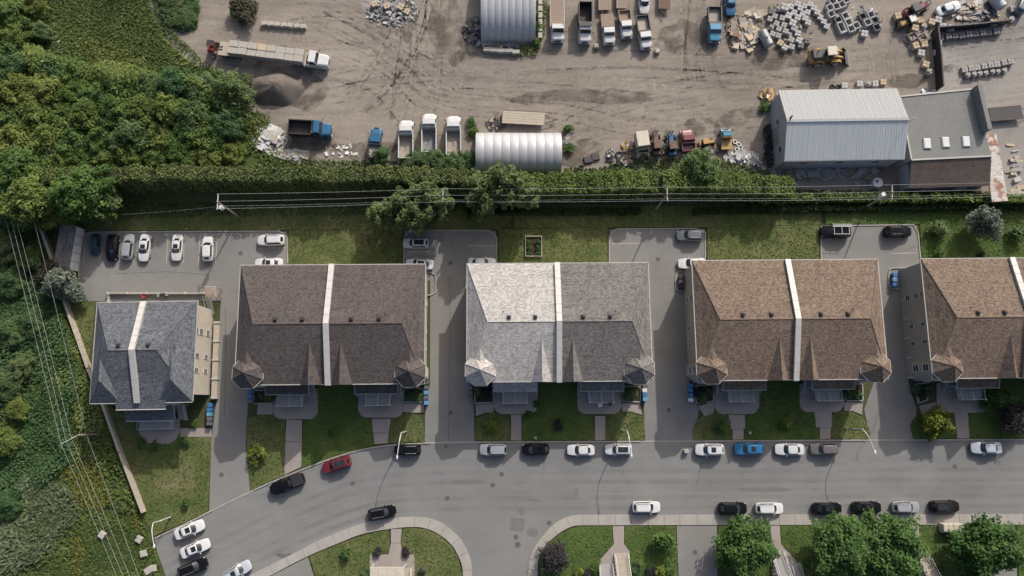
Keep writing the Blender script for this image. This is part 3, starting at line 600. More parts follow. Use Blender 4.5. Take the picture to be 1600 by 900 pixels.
    for (y0, z0), (y1, z1) in zip(prof[:-1], prof[1:]):
        k = 7
        for i in range(k):
            a, b = (i + 0.02) / k, (i + 0.98) / k
            MB().loft([[(px - pw - 0.05, y0 + (y1 - y0) * t, z0 + (z1 - z0) * t + 0.552), (px + pw + 0.05, y0 + (y1 - y0) * t, z0 + (z1 - z0) * t + 0.552), (px + pw + 0.05, y0 + (y1 - y0) * t, z0 + (z1 - z0) * t + 0.60), (px - pw - 0.05, y0 + (y1 - y0) * t, z0 + (z1 - z0) * t + 0.60)] for t in (a, b)], True, True).build('coping', WHITE, pa)
    # small gables beside the party wall
    if kind == 'semi':
        for k, s in ((0, -1), (1, 1)):
            gx = px + s * 2.35 - 0.3; hw = 1.6; gz = eave + 1.85; back = (gz - eave) / ridge_dz * (hy + yr) - hy
            m = MB(); y0 = -hy - 0.12
            m.add([(gx - hw, y0, eave), (gx, y0, gz), (gx, back, gz), (gx - hw, -hy + 0.05, eave + 0.02)], [(0, 1, 2), (0, 2, 3)])
            m.add([(gx + hw, y0, eave), (gx, y0, gz), (gx, back, gz), (gx + hw, -hy + 0.05, eave + 0.02)], [(2, 1, 0), (3, 2, 0)])
            g = m.build('gable_roof', mats[k], o, uv=True)
            MB().add([(gx - hw, y0 + 0.03, eave), (gx + hw, y0 + 0.03, eave), (gx, y0 + 0.03, gz - 0.02)], [(0, 1, 2)]).build('gable_wall', walls[k], g)
    # corner turrets
    if turrets:
        for k, s in ((0, -1), (1, 1)):
            tx, ty, r = s * (hx - 2.05), -hy + 1.75, 2.5; te, ta = eave + 0.5, eave + 2.45; n = 8
            ring = [(tx + r * math.cos(math.pi / 8 + i * math.pi / 4), ty + r * math.sin(math.pi / 8 + i * math.pi / 4), te) for i in range(n)]
            m = MB(); m.add(ring + [(tx, ty, ta)], [(i, (i + 1) % n, n) for i in range(n)])
            zs_ = eave + 1.45; back = 1.45 / ridge_dz * (hy + yr) - hy
            bw = 1.5; yb = ty + 0.3
            m.add([(tx, ty + 0.4, zs_), (tx, back, zs_), (tx + bw, ty + 0.9, te + 0.1), (tx - bw, ty + 0.9, te + 0.1)], [(0, 1, 3), (0, 2, 1)])
            t = m.build('turret_roof', mats[k], o, uv=True)
            m = MB()
            for i in range(n): m.tube([ring[i], (tx, ty, ta)], 0.06, 5)
            m.build('hip_cap', mats[k], t, uv=True)
            m = MB(); rr = r + 0.07
            rg = [(tx + rr * math.cos(math.pi / 8 + i * math.pi / 4), ty + rr * math.sin(math.pi / 8 + i * math.pi / 4)) for i in range(n)]
            m.prism(rg, te - 0.17, te - 0.012); m.build('turret_gutter', WHITE, t)
            m = MB(); rr = r - 0.4
            m.prism([(tx + rr * math.cos(math.pi / 8 + i * math.pi / 4), ty + rr * math.sin(math.pi / 8 + i * math.pi / 4)) for i in range(n)], 0, te - 0.15)
            tw = m.build('turret_wall', walls[k], o)
            for zz in (2.9, 5.7): window(o, tx, ty - (r - 0.4) * math.cos(math.pi / 8), zz, 1.1, 1.4, 'S')
            for zz in (2.9, 5.7): window(o, tx + s * (r - 0.4) * math.cos(math.pi / 8), ty, zz, 1.0, 1.4, 'E' if s > 0 else 'W')
    # windows of the end walls
    for s, f in ((-1, 'W'), (1, 'E')):
        wx = s * (hx - ov)
        for y in (hy * 0.42, -hy * 0.08, -hy * 0.38):
            for z in (1.9, 4.5, 6.3) if y > 0 else (2.2, 5.6):
                window(o, wx, y, z, 0.8 if y > 0 else 0.55, 1.1, f)
    sw = -hy + ov + 0.55
    for x in (-hx * 0.62, -hx * 0.2, hx * 0.2, hx * 0.62):
        if turrets: window(o, x, sw, 5.9, 1.3, 1.3, 'S')
        window(o, x * 0.95, hy - ov + 0.05, 5.6, 1.4, 1.3, 'N'); window(o, x * 0.95, hy - ov + 0.05, 2.4, 1.4, 1.3, 'N')
    # porches: deck, two stairs, roof on posts
    for (pu, pk) in porches:
        q = loc(pu, 600, 4.0); cx = q.x; y0 = sw; dz = 1.55; fd = -hy - 3.35
        MB().box((cx, (y0 + fd) / 2, dz - 0.1), (3.9, y0 - fd, 0.2)).build('deck_frame', GREYDECK, o)
        dk = MB(); n = 19
        pl = (y0 - fd) / n
        for i in range(n): dk.box((cx, fd + pl * (i + 0.5), dz + 0.015), (3.94, pl - 0.03, 0.03))
        b_ = dk.build('deck_boards', GREYDECK, o); b_['kind'] = 'stuff'
        for s in (-1, 1):
            st = MB(); sx = cx + s * (1.97 + 0.82); n = 8
            for i in range(n):
                z = dz * (n - i) / (n + 1); st.box((sx, -hy + 0.35 - 0.30 * i, z - 0.03), (1.5, 0.28, 0.06)); st.box((sx, -hy + 0.47 - 0.30 * i, z / 2), (1.42, 0.05, z))
            st.box((sx, (y0 - hy + 0.5) / 2 + 0.02, dz - 0.08), (1.6, y0 + hy - 0.5 + 0.1, 0.16))
            t = st.build('stairs', GREYDECK, o)
            r = MB()
            for xx in (sx - 0.78, sx + 0.78):
                r.tube([(xx, y0, dz + 0.95), (xx, -hy + 0.4, dz + 0.95), (xx, -hy - 1.95, 1.05)], 0.035, 5)
                for i in range(9): y = y0 + (-hy - 1.95 - y0) * i / 8; z = dz if y > -hy + 0.4 else dz + (0.13 - dz) * (-hy + 0.4 - y) / 2.35; r.cyl((xx, y, z), (xx, y, z + 0.95), 0.018, n=4)
            r.build('stair_railing', RAIL, t)
        r = MB()
        for xx in (cx - 1.9, cx, cx + 1.9):
            r.tube([(xx, y0, dz + 1.0), (xx, fd + 0.08, dz + 1.0)], 0.045, 5); r.tube([(xx, y0, dz + 0.15), (xx, fd + 0.08, dz + 0.15)], 0.03, 5)
            for i in range(14): y = y0 + (fd + 0.08 - y0) * i / 13; r.cyl((xx, y, dz + 0.1), (xx, y, dz + 1.0), 0.016, n=4)
        r.tube([(cx - 1.9, fd + 0.08, dz + 1.0), (cx + 1.9, fd + 0.08, dz + 1.0)], 0.045, 5)
        for i in range(17): x = cx - 1.9 + 3.8 * i / 16; r.cyl((x, fd + 0.08, dz + 0.1), (x, fd + 0.08, dz + 1.0), 0.016, n=4)
        r.build('deck_railing', RAIL, o)
        for xx in (cx - 1.9, cx, cx + 1.9):
            p = MB(); p.box((xx, fd + 0.1, dz / 2 + 0.55), (0.16, 0.16, dz + 1.1)); p.box((xx, fd + 0.1, dz + 1.14), (0.24, 0.24, 0.08)); p.build('deck_post', WHITE, o)
        # porch roof: shed slope with fascia
        pw_ = 3.35; yb, yf, zb, zf = sw, -hy - 1.45, 4.55, 3.95
        m = MB(); m.loft([[(cx - pw_, yb, zb), (cx + pw_, yb, zb)], [(cx - pw_, yf, zf), (cx + pw_, yf, zf)]], False)
        m.f = [tuple(reversed(f)) if False else f for f in m.f]
        m.add([(cx - pw_, yb, zb - 0.15), (cx + pw_, yb, zb - 0.15), (cx + pw_, yf, zf - 0.15), (cx - pw_, yf, zf - 0.15)], [(0, 1, 2, 3)])
        pr = m.build('porch_roof', mats[pk], o, uv=True)
        g = MB(); g.box((cx, yf - 0.05, zf - 0.08), (2 * pw_ + 0.2, 0.1, 0.18))
        for s in (-1, 1): g.loft([[(cx + s * pw_, yb, zb - 0.17), (cx + s * (pw_ + 0.08), yb, zb - 0.17), (cx + s * (pw_ + 0.08), yb, zb + 0.03), (cx + s * pw_, yb, zb + 0.03)], [(cx + s * pw_, yf, zf - 0.17), (cx + s * (pw_ + 0.08), yf, zf - 0.17), (cx + s * (pw_ + 0.08), yf, zf + 0.03), (cx + s * pw_, yf, zf + 0.03)]], True, True)
        g.build('porch_fascia', FASCIA, pr)
        for s in (-1, 1):
            MB().box((cx + s * 3.0, yf + 0.25, (zf + 0.1) / 2), (0.16, 0.16, zf - 0.1)).build('porch_post', WHITE, o)
            door(o, cx + s * 1.0, sw, dz, 'S')
    return o, loc, (W, D, rz, c)
H1, L1, G1 = make_house('narrow blue-grey shingled house at the far left beside the fence', [(153, 474), (310, 470), (299, 627), (140, 628)], (SH_BLUE, SH_BLUE), (SIDING, SIDING), 2.7, (3.6, 4.6), 0.0, False, (), 'single', (221, 550))
H2, L2, G2 = make_house('wide house with dark brown shingles right of the leftmost house', [(377, 416), (662, 412), (665, 600), (366, 600)], (SH_DARK, SH_DARK), (SIDING, SIDING), porches=((449, 0), (588, 1)), party_px=(516, 508), ridge_y=-0.3)
H3, L3, G3 = make_house('middle house with one pale and one grey shingled half', [(731, 413), (1012, 410), (1020, 595), (729, 596)], (SH_PALE, SH_GREY), (SIDING, SIDING), porches=((805, 0), (941, 1)), party_px=(872, 505), ridge_y=-0.3)
H4, L4, G4 = make_house('tan shingled house between the pale roof and the rightmost house', [(1082, 408), (1371, 405), (1388, 592), (1090, 594)], (SH_TAN, SH_TAN), (SIDING_GREY, SIDING_GREY), porches=((1163, 0), (1302, 1)), party_px=(1236, 500), ridge_y=-0.3)
H5, L5, G5 = make_house('tan shingled house cut off by the right edge', [(1439, 405), (1728, 402), (1757, 588), (1458, 591)], (SH_TAN, SH_TAN), (SIDING_GREY, SIDING_GREY), porches=((1528, 0), (1672, 1)), party_px=(1590, 495), ridge_y=-0.3)
# front pieces of the leftmost house: two corner hips, a projecting middle gable with its lower roof, porch
def h1_front():
    W, D, rz, c = G1; hx, hy = W / 2, D / 2; e = 7.5
    for s in (-1, 1):
        x0, x1 = s * hx, s * (hx - 4.6 if s < 0 else hx - 5.0); xm = (x0 * 0.5 + x1 * 0.5) * 1.0; m = MB(); top = e + 2.3; yb = -hy + 3.6
        a, b, ap = (x0 + s * 0.05, -hy - 0.15, e + 0.03), (x1, -hy - 0.15, e + 0.03), (xm, -hy + 3.2, top)
        bk = (xm, -hy + 6.4, top)
        f = [(0, 1, 2)] if s < 0 else [(2, 1, 0)]
        m.add([a, b, ap], f); m.add([b, ap, bk], [(0, 2, 1)] if s < 0 else [(0, 1, 2)]); m.add([a, ap, bk, (x0 + s * 0.05, -hy + 4.5, e + 0.05)], [(0, 1, 2), (0, 2, 3)] if s < 0 else [(2, 1, 0), (3, 2, 0)])
        r = m.build('corner_roof', SH_BLUE, H1, uv=True)
        MB().box(((x0 + x1) / 2, -hy - 0.2, e - 0.06), (abs(x1 - x0), 0.12, 0.15)).build('gutter', WHITE, r)
    a = L1(181, 640, e); b = L1(258, 637, e); x0, x1 = a.x, b.x; y1 = a.y
    m = MB(); zt = e + 1.5
    m.add([(x0, y1, e - 0.1), (x1, y1, e - 0.1), (x1 + 0.2, -hy + 4.5, zt), (x0 - 0.2, -hy + 4.5, zt)], [(0, 1, 2, 3)]); m.add([(x0, y1, e - 0.15), (x1, y1, e - 0.15), (x1, -hy, e - 0.15), (x0, -hy, e - 0.15)], [(3, 2, 1, 0)])
    r = m.build('bay_roof', SH_BLUE, H1, uv=True); MB().box(((x0 + x1) / 2, y1 - 0.06, e - 0.18), (x1 - x0 + 0.1, 0.12, 0.16)).build('gutter', WHITE, r)
    MB().box(((x0 + x1) / 2, (y1 - hy) / 2 + 0.6, e / 2 - 0.2), (x1 - x0 - 0.7, -hy - y1, e - 0.4)).build('bay_wall', SIDING, H1)
    for t in (0.25, 0.75): window(H1, x0 + (x1 - x0) * t, -hy + 0.6 + (y1 + hy) - 0.02, 5.6, 1.5, 1.3, 'S')
    pa = L1(196, 658, 4.2); pb = L1(270, 657, 4.2)
    m = MB(); m.loft([[(pa.x, y1 + 0.65, 4.9), (pb.x, y1 + 0.65, 4.9)], [(pa.x, pa.y, 4.2), (pb.x, pa.y, 4.2)]], False); m.add([(pa.x, y1 + 0.65, 4.75), (pb.x, y1 + 0.65, 4.75), (pb.x, pa.y, 4.05), (pa.x, pa.y, 4.05)], [(0, 1, 2, 3)])
    pr = m.build('porch_roof', SH_BLUE, H1, uv=True); MB().box(((pa.x + pb.x) / 2, pa.y - 0.05, 4.12), (pb.x - pa.x + 0.1, 0.1, 0.18)).build('porch_fascia', WHITE, pr)
    cx = (pa.x + pb.x) / 2; dz = 1.5; fd = pa.y - 1.35
    d = MB(); n = 12
    for i in range(n): d.box((cx, fd + (y1 + 0.6 - fd) * (i + 0.5) / n, dz), (5.4, (y1 + 0.6 - fd) / n - 0.03, 0.05))
    d.box((cx, (fd + y1 + 0.6) / 2, dz - 0.12), (5.36, y1 + 0.6 - fd, 0.16)); d.build('deck_boards', GREYDECK, H1)['kind'] = 'stuff'
    r = MB(); r.tube([(cx - 2.65, y1, dz + 1), (cx - 2.65, fd, dz + 1), (cx + 2.65, fd, dz + 1), (cx + 2.65, y1, dz + 1)], 0.04, 5)
    for i in range(20): x = cx - 2.65 + 5.3 * i / 19; r.cyl((x, fd, 0.1), (x, fd, dz + 1), 0.018, n=4)
    r.build('deck_railing', RAIL, H1)
    st = MB()
    for i in range(8): st.box((cx + 3.5, y1 + 0.4 - 0.29 * i, dz * (8 - i) / 9 - 0.03), (1.5, 0.28, 0.07)); st.box((cx + 3.5, y1 + 0.5 - 0.29 * i, dz * (8 - i) / 18), (1.4, 0.05, dz * (8 - i) / 9))
    st.build('stairs', GREYDECK, H1)
    for xx in (cx + 2.72, cx + 4.28): r = MB(); r.tube([(xx, y1 + 0.6, dz + 0.95), (xx, y1 - 1.8, 1.05)], 0.04, 5); r.cyl((xx, y1 - 1.8, 0.1), (xx, y1 - 1.8, 1.05), 0.05); r.cyl((xx, y1 + 0.6, 0.1), (xx, y1 + 0.6, dz + 0.95), 0.05); r.build('stair_railing', RAIL, H1)
    for s in (-1, 1): MB().box((cx + s * 2.3, pa.y + 0.25, 2.05), (0.16, 0.16, 4.1)).build('porch_post', WHITE, H1); door(H1, cx + s * 1.0, y1 + 0.6, dz)
h1_front()
# west side low screens with piers along two houses, east ledge along the leftmost one
def low_wall(name, label, px, h, w, mat, pier=0):
    a, b = P(*px[0]), P(*px[1]); d = b - a; L_ = d.length; rz = math.atan2(d.y, d.x)
    o = thing(name, (a.x, a.y, 0.03), rz, label, 'wall')
    n = max(1, round(L_ / 3.0))
    for i in range(n): MB().box((L_ * (i + 0.5) / n, 0, h / 2), (L_ / n - 0.03, w, h)).build('panel', mat, o)
    for i in range(n + 1): MB().bbox((L_ * i / n, 0, h / 2 + 0.08), (0.34, w + 0.14, h + 0.16), 0, 0.06).build('pier', FASCIA, o)
    return o
low_wall('screen_wall', 'low greige screen wall along the west side of the rightmost house', ((1412, 470), (1422, 590)), 1.3, 0.9, SIDING_GREY)
low_wall('screen_wall', 'low greige screen wall along the west side of the tan roofed house', ((1085, 450), (1088, 590)), 1.3, 0.6, SIDING_GREY)
low_wall('ledge_wall', 'low brown ledge beside the east wall of the leftmost house', ((341, 505), (337, 622)), 0.7, 0.9, PALEWOOD)
low_wall('retaining_wall', 'narrow pale wall closing the back terrace of the leftmost house', ((172, 459), (322, 459)), 0.7, 0.25, CONC)
low_wall('planter_wall', 'short pale wall west of the back terrace of the leftmost house', ((172, 472), (172, 461)), 0.6, 0.25, CONC)
# enclosures with a rounded kerb at the house backs
for pts, l in (([(664, 427), (676, 427), (680, 431), (680, 455), (676, 460), (664, 460)], ''), ([(738, 428), (729, 428), (727, 432), (727, 454), (729, 458), (738, 458)], ''), ([(1082, 423), (1062, 423), (1056, 427), (1054, 447), (1058, 455), (1080, 455)], ''), ([(1436, 418), (1394, 418), (1388, 423), (1387, 444), (1392, 452), (1408, 453)], '')):
    kerb_run(arc(pts, 3), 'enclosure_kerb', '', w=0.2, h=0.22, step=0.9, side=1)
# exterior steel stair of the leftmost and the rightmost house, back terraces
def back_stair(u, v, rz, label):
    c = P(u, v); o = thing('external_stair', (c.x, c.y, 0.03), rz, label, 'staircase', 'external stairs')
    for i in range(9): MB().box((0.28 * i - 1.1, -0.5, 1.9 - 0.2 * i), (0.27, 1.0, 0.05)).build('tread', GREYDECK, o)
    m = MB(); m.box((-2.0, 0, 2.0), (1.6, 2.0, 0.1))
    for a, b in ((-2.7, -0.9), (-2.7, 0.9), (-1.3, 0.9), (-1.3, -0.9)): m.box((a, b, 1.0), (0.1, 0.1, 2.0))
    m.build('landing', WOOD, o)
    r = MB()
    for y in (-1.02, 0.02): r.tube([(-1.2, y, 2.95), (1.3, y, 1.1)], 0.035, 5); r.cyl((1.3, y, 0), (1.3, y, 1.1), 0.04)
    r.tube([(-1.25, 0.95, 3.0), (-2.75, 0.95, 3.0), (-2.75, -0.95, 3.0)], 0.035, 5)
    for a, b in ((-2.75, -0.95), (-2.75, 0.95), (-1.25, 0.95)): r.cyl((a, b, 2), (a, b, 3), 0.03)
    r.build('railing', RAIL, o)
back_stair(337, 478, -math.pi / 2, 'wooden back stair at the northeast corner of the leftmost house')
back_stair(1426, 440, math.pi, 'steel back stair at the northwest corner of the rightmost house')
def patio_chair(u, v, rz, mat, label, z=0.03):
    c = P(u, v); o = thing('patio_chair', (c.x, c.y, z), rz, label, 'chair')
    MB().bbox((0, 0, 0.42), (0.6, 0.6, 0.08)).build('seat', mat, o); MB().box((-0.28, 0, 0.72), (0.08, 0.6, 0.55)).build('backrest', mat, o)
    for a in (-0.25, 0.25):
        for b in (-0.25, 0.25): MB().box((a, b, 0.2), (0.05, 0.05, 0.4)).build('leg', DARK, o)
        MB().box((0, a * 1.15, 0.62), (0.55, 0.07, 0.05)).build('armrest', mat, o)
patio_chair(228, 463, 0.6, REDP, 'red garden chair behind the leftmost house')
def barbecue(u, v, label, z=0.03):
    c = P(u, v); o = thing('barbecue', (c.x, c.y, z), 0.1, label, 'barbecue')
    MB().bbox((0, 0, 0.4), (0.8, 0.55, 0.8)).build('cabinet', DARK, o); MB().loft([[(x, 0.3 * math.cos(t), 0.8 + 0.35 * math.sin(t)) for t in [math.pi * i / 8 for i in range(9)]] for x in (-0.42, 0.42)], True, True).build('lid', BLACKP, o)
    for s in (-1, 1): MB().box((s * 0.68, 0, 0.85), (0.5, 0.5, 0.05)).build('side_shelf', STEEL, o)
    MB().cyl((-0.3, -0.36, 0.95), (0.3, -0.36, 0.95), 0.025).build('handle', RIM, o)
barbecue(258, 462, 'black barbecue with steel shelves behind the leftmost house'); 
# garden planters with a low edging
def planter(pts, label):
    c = [P(u, v) for u, v in pts]; m = sum(c, Vector()) / len(c); o = thing('planting_bed', (m.x, m.y, 0), 0, label, 'flower bed', 'planting beds by the porches')
    loc = [(p.x - m.x, p.y - m.y) for p in c]; MB().prism(loc, 0, 0.26).build('soil', MULCH, o)
    for i in range(len(loc)):
        a, b = Vector(loc[i]), Vector(loc[(i + 1) % len(loc)]); d = b - a
        MB().box(((a.x + b.x) / 2, (a.y + b.y) / 2, 0.2), (d.length + 0.1, 0.2, 0.4), math.atan2(d.y, d.x)).build('edging', CONC, o)
for pts, l in (([(397, 610), (426, 610), (426, 630), (397, 631)], 'planting bed left of the left porch of the dark brown house'), ([(631, 607), (661, 607), (661, 628), (631, 628)], 'planting bed with shrubs right of the right porch of the dark brown house'), ([(742, 604), (771, 604), (771, 629), (742, 630)], 'planting bed left of the porch of the pale roofed half'), ([(972, 604), (1000, 604), (1000, 628), (972, 627)], 'planting bed right of the porch of the grey roofed half'), ([(1087, 602), (1114, 602), (1114, 627), (1087, 630)], 'planting bed left of the left porch of the tan roofed house'), ([(1320, 600), (1346, 600), (1347, 626), (1320, 626)], 'stone edged planting bed right of the right porch of the tan roofed house'), ([(1430, 600), (1449, 598), (1447, 625), (1434, 630)], 'curved planting bed at the front corner of the rightmost house')):
    planter(pts, l)
# ------------------------------------------------------------------ vehicles (front towards +x)
def wheel_meshes(r, w):
    t = MB(); rows = []
    for y, k in ((-w / 2, 0.62), (-w / 2, 0.93), (-w * 0.35, 1.0), (w * 0.35, 1.0), (w / 2, 0.93), (w / 2, 0.62)):
        rows.append([(r * k * math.cos(2 * math.pi * i / 14), y, r * k * math.sin(2 * math.pi * i / 14)) for i in range(14)])
    t.loft(rows, True, True)
    m = MB(); m.cyl((0, -w / 2 - 0.012, 0), (0, w / 2 + 0.012, 0), r * 0.6, n=12); m.cyl((0, -w / 2 - 0.03, 0), (0, w / 2 + 0.03, 0), r * 0.2, n=8)
    return t.mesh('tyre', TYRE, True), m.mesh('rim', RIM)
WM = {}
def wheels(o, spots, r, w):
    k = (r, w)
    if k not in WM: WM[k] = wheel_meshes(r, w)
    for x, y in spots:
        e = put('wheel', None, o, (x, y, r)); put('tyre', WM[k][0], e); put('rim', WM[k][1], e)
SPEC = {  # L, W, H, belt, cowl, roof_front, roof_rear, glass_rear, hood_front_z, deck_z
    'saloon': (4.65, 1.82, 1.45, 0.92, 0.215, 0.075, -0.215, -0.365, 0.68, 0.98),
    'suv': (4.60, 1.88, 1.68, 1.06, 0.225, 0.095, -0.385, -0.475, 0.82, 1.06),
    'hatch': (4.20, 1.78, 1.50, 0.95, 0.235, 0.09, -0.34, -0.46, 0.72, 0.96),
    'pickup': (5.55, 1.98, 1.88, 1.15, 0.20, 0.09, -0.09, -0.125, 0.98, 1.12)}
def lerp(a, b, t): return a + (b - a) * t
CARM = {}
def car_parts(kind):
    if kind in CARM: return CARM[kind]
    L, W, H, belt, cw, rf, rr, gr, hz, dz = SPEC[kind]; hw = W / 2
    st = [(-0.5, 0.50), (-0.492, 0.70), (-0.475, 0.83), (-0.44, 0.925), (-0.37, 0.98), (-0.22, 1), (0.0, 1), (0.2, 1), (0.30, 0.98), (0.375, 0.935), (0.43, 0.855), (0.468, 0.74), (0.490, 0.58), (0.5, 0.36)]
    def top(t):
        if t > cw: return lerp(belt - 0.02, hz, ((t - cw) / (0.5 - cw)) ** 1.5) - (0.14 if t > 0.495 else 0)
        if t < gr: return dz - (0.12 if t < -0.495 else 0) - 0.10 * ((gr - t) / (0.5 + gr + 1e-6))
        return belt
    rows = []
    for t, k in st:
        w = hw * k; z = top(t); x = t * L; lo = 0.34 if abs(t) > 0.49 else 0.22
        half = [(w * 0.90, lo), (w * 0.985, 0.40), (w, 0.64), (w * 0.975, z - 0.09), (w * 0.90, z - 0.01), (w * 0.55, z + 0.02), (0, z + 0.03)]
        rows.append([(x, -a, b) for a, b in half] + [(x, a, b) for a, b in half[-2::-1]])
    body = MB().loft(rows, True, True)
    if kind == 'pickup':                                   # open load bed cut as a sunken box
        bx0, bx1, bw = -0.475 * L, -0.135 * L, hw * 0.80
    # greenhouse
    wb, wt = hw * 0.905, hw * 0.70; zt = H - 0.045
    B = [(cw * L + 0.10, 0), (cw * L + 0.05, 0.55 * wb), (cw * L - 0.16, 0.97 * wb), (lerp(cw, gr, 0.5) * L, wb), (gr * L + 0.16, 0.95 * wb), (gr * L + 0.02, 0.55 * wb), (gr * L - 0.02, 0)]
    T = [(rf * L + 0.06, 0), (rf * L + 0.03, 0.55 * wt), (rf * L - 0.08, 0.97 * wt), (lerp(rf, rr, 0.5) * L, wt), (rr * L + 0.10, 0.95 * wt), (rr * L + 0.01, 0.55 * wt), (rr * L - 0.01, 0)]
    full = lambda R, z: [(x, y, z) for x, y in R] + [(x, -y, z) for x, y in R[-2:0:-1]]
    zb = belt - 0.03; rb, rt = full(B, zb), full(T, zt)
    mid = [tuple(lerp(a[i], b[i], 0.55) * (1 if i != 1 else 1.035) for i in range(3)) for a, b in zip(rb, rt)]
    body.loft([rb, mid, rt], True)
    cxr = (rf + rr) / 2 * L
    inner = [(cxr + (x - cxr) * 0.80, y * 0.72, H) for x, y, z in rt]
    body.loft([rt, inner], True); n = len(inner); body.add(inner, [tuple(range(n))])
    def patch(idx, lo, hi, sh, off):
        pts = [(Vector(rb[i]), Vector(mid[i]), Vector(rt[i])) for i in idx]; m = MB(); rws = []
        cen = sum((p[1] for p in pts), Vector()) / len(pts); core = Vector((cxr, 0, belt + 0.2))
        outw = (cen - core); outw.z = 0; outw = (outw.normalized() + Vector((0, 0, 0.45))).normalized() * off
        for t in (lo, 0.45, hi):
            r = [(p[0].lerp(p[1], t / 0.55) if t < 0.55 else p[1].lerp(p[2], (t - 0.55) / 0.45)) for p in pts]
            c = sum(r, Vector()) / len(r); rws.append([q + (c - q) * sh + outw for q in r])
        m.loft(rws, False); return m
    P_ = [('windscreen', patch([10, 11, 0, 1, 2], 0.05, 0.93, 0.07, 0.016)), ('rear_window', patch([4, 5, 6, 7, 8], 0.14, 0.88, 0.12, 0.016)),
          ('side_window', patch([2, 3, 4], 0.12, 0.86, 0.07, 0.016)), ('side_window', patch([8, 9, 10], 0.12, 0.86, 0.07, 0.016))]
    out = {'body': body.mesh('body', WHITE, True, ang=28), 'glass': [(nm, m.mesh(nm, GLASS, True)) for nm, m in P_]}
    hl, tl, mr = [], [], []
    for s in (-1, 1):
        hl.append(MB().ell((0.432 * L, s * hw * 0.72, hz - 0.07), (0.17, 0.14, 0.07), 8, 4).mesh('headlight', LAMP_W, True))
        tl.append(MB().ell((-0.462 * L, s * hw * 0.74, dz - 0.17), (0.10, 0.16, 0.10), 8, 4).mesh('tail_light', LAMP_R, True))
        mr.append(MB().bbox((cw * L - 0.42, s * (hw + 0.09), belt + 0.02), (0.13, 0.22, 0.14), 0, 0.03).mesh('wing_mirror', WHITE))
    out['head'], out['tail'], out['mirror'] = hl, tl, mr
    out['sunroof'] = MB().bbox((cxr + 0.25, 0, H + 0.004), (0.75, 0.8, 0.02), 0, 0.008).mesh('sunroof', GLASS)
    out['glassroof'] = MB().bbox((cxr, 0, H + 0.004), ((rf - rr) * L * 0.80, wt * 1.40, 0.02), 0, 0.008).mesh('roof_panel', GLASS)
    out['rails'] = [MB().tube([(rf * L - 0.15, s * wt * 0.86, H - 0.01), (rf * L - 0.3, s * wt * 0.88, H + 0.05), (rr * L + 0.35, s * wt * 0.88, H + 0.05), (rr * L + 0.2, s * wt * 0.86, H - 0.01)], 0.03, 5).mesh('roof_rail', STEEL) for s in (-1, 1)]
    out['trim'] = MB().box((0.496 * L, 0, 0.45), (0.05, W * 0.55, 0.14)).mesh('grille', BLACKP)
    if kind == 'pickup':
        cov = MB(); xm, ln = -0.307 * L, 0.335 * L
        cov.bbox((xm, 0, dz + 0.045), (ln, W * 0.84, 0.07), 0, 0.03); out['cover'] = cov.mesh('bed_cover', BLACKP)
    CARM[kind] = out; return out
def make_car(kind, u, v, ang, col, label, cat='car', extras=(), z=0.0, group=None, scale=1.0):
    L, W, H = SPEC[kind][:3]; m = car_parts(kind); c = P(u, v, z + H * 0.75)
    o = thing('parked_car' if kind != 'pickup' else 'pickup_truck', (c.x, c.y, z), math.radians(ang), label, cat, group)
    if scale != 1.0: o.scale = (scale,) * 3
    def painted(name, me):
        b = put(name, me, o); b.material_slots[0].link = 'OBJECT'; b.material_slots[0].material = col; return b
    painted('body', m['body'])
    for nm, me in m['glass']: put(nm, me, o)
    for me in m['head']: put('headlight', me, o)
    for me in m['tail']: put('tail_light', me, o)
    for me in m['mirror']: painted('wing_mirror', me)
    put('grille', m['trim'], o)
    wheels(o, [(a * L, s * (W / 2 - 0.10)) for a in (0.305, -0.29) for s in (-1, 1)], 0.33 if kind != 'pickup' else 0.39, 0.22)
    if 'sunroof' in extras: put('sunroof', m['sunroof'], o)
    if 'glassroof' in extras: put('roof_panel', m['glassroof'], o)
    if 'rails' in extras:
        for me in m['rails']: put('roof_rail', me, o)
    if kind == 'pickup': put('bed_cover', m['cover'], o)
    return o
PW = paint('white_car_paint', (0.56, 0.56, 0.555)); PS = paint('silver_car_paint', (0.36, 0.375, 0.39), 0.35); PB = paint('black_car_paint', (0.006, 0.0065, 0.008)); PG = paint('grey_car_paint', (0.13, 0.14, 0.15), 0.3)
PR = paint('red_car_paint', (0.145, 0.012, 0.018)); PBL = paint('blue_car_paint', (0.022, 0.15, 0.31), 0.15); PNV = paint('navy_car_paint', (0.018, 0.05, 0.08), 0.0); PBR = paint('taupe_car_paint', (0.17, 0.145, 0.135), 0.3); PIC = paint('ice_blue_car_paint', (0.44, 0.48, 0.51), 0.15); PDB = paint('dark_brown_car_paint', (0.016, 0.012, 0.012), 0.0)
g = 'cars parked in the left car park'
make_car('hatch', 146, 381, 270, PNV, 'small dark blue hatchback nearest the shed in the left car park', z=0.03, group=g, scale=0.84)
make_car('suv', 173, 386, 270, PB, 'black SUV beside the small blue hatchback in the left car park', z=0.03, group=g, scale=0.97)
make_car('suv', 198, 384.5, 88, PS, 'silver SUV between the black SUV and a white saloon', z=0.03, group=g, scale=0.95)
make_car('saloon', 224, 386.5, 268, PW, 'white saloon with sunroof right beside the silver SUV', 'car', ('sunroof',), 0.03, g, 0.98)
make_car('saloon', 275, 386, 269, PW, 'white saloon with sunroof standing alone between empty bays', 'car', ('sunroof',), 0.03, g, 0.96)
make_car('hatch', 323, 388, 93, PW, 'white hatchback rightmost of the upright row in the left car park', z=0.03, group=g)
make_car('suv', 422, 374, 181, PW, 'white SUV at the right corner of the left car park', z=0.03, group=g, extras=('rails',), scale=0.97)
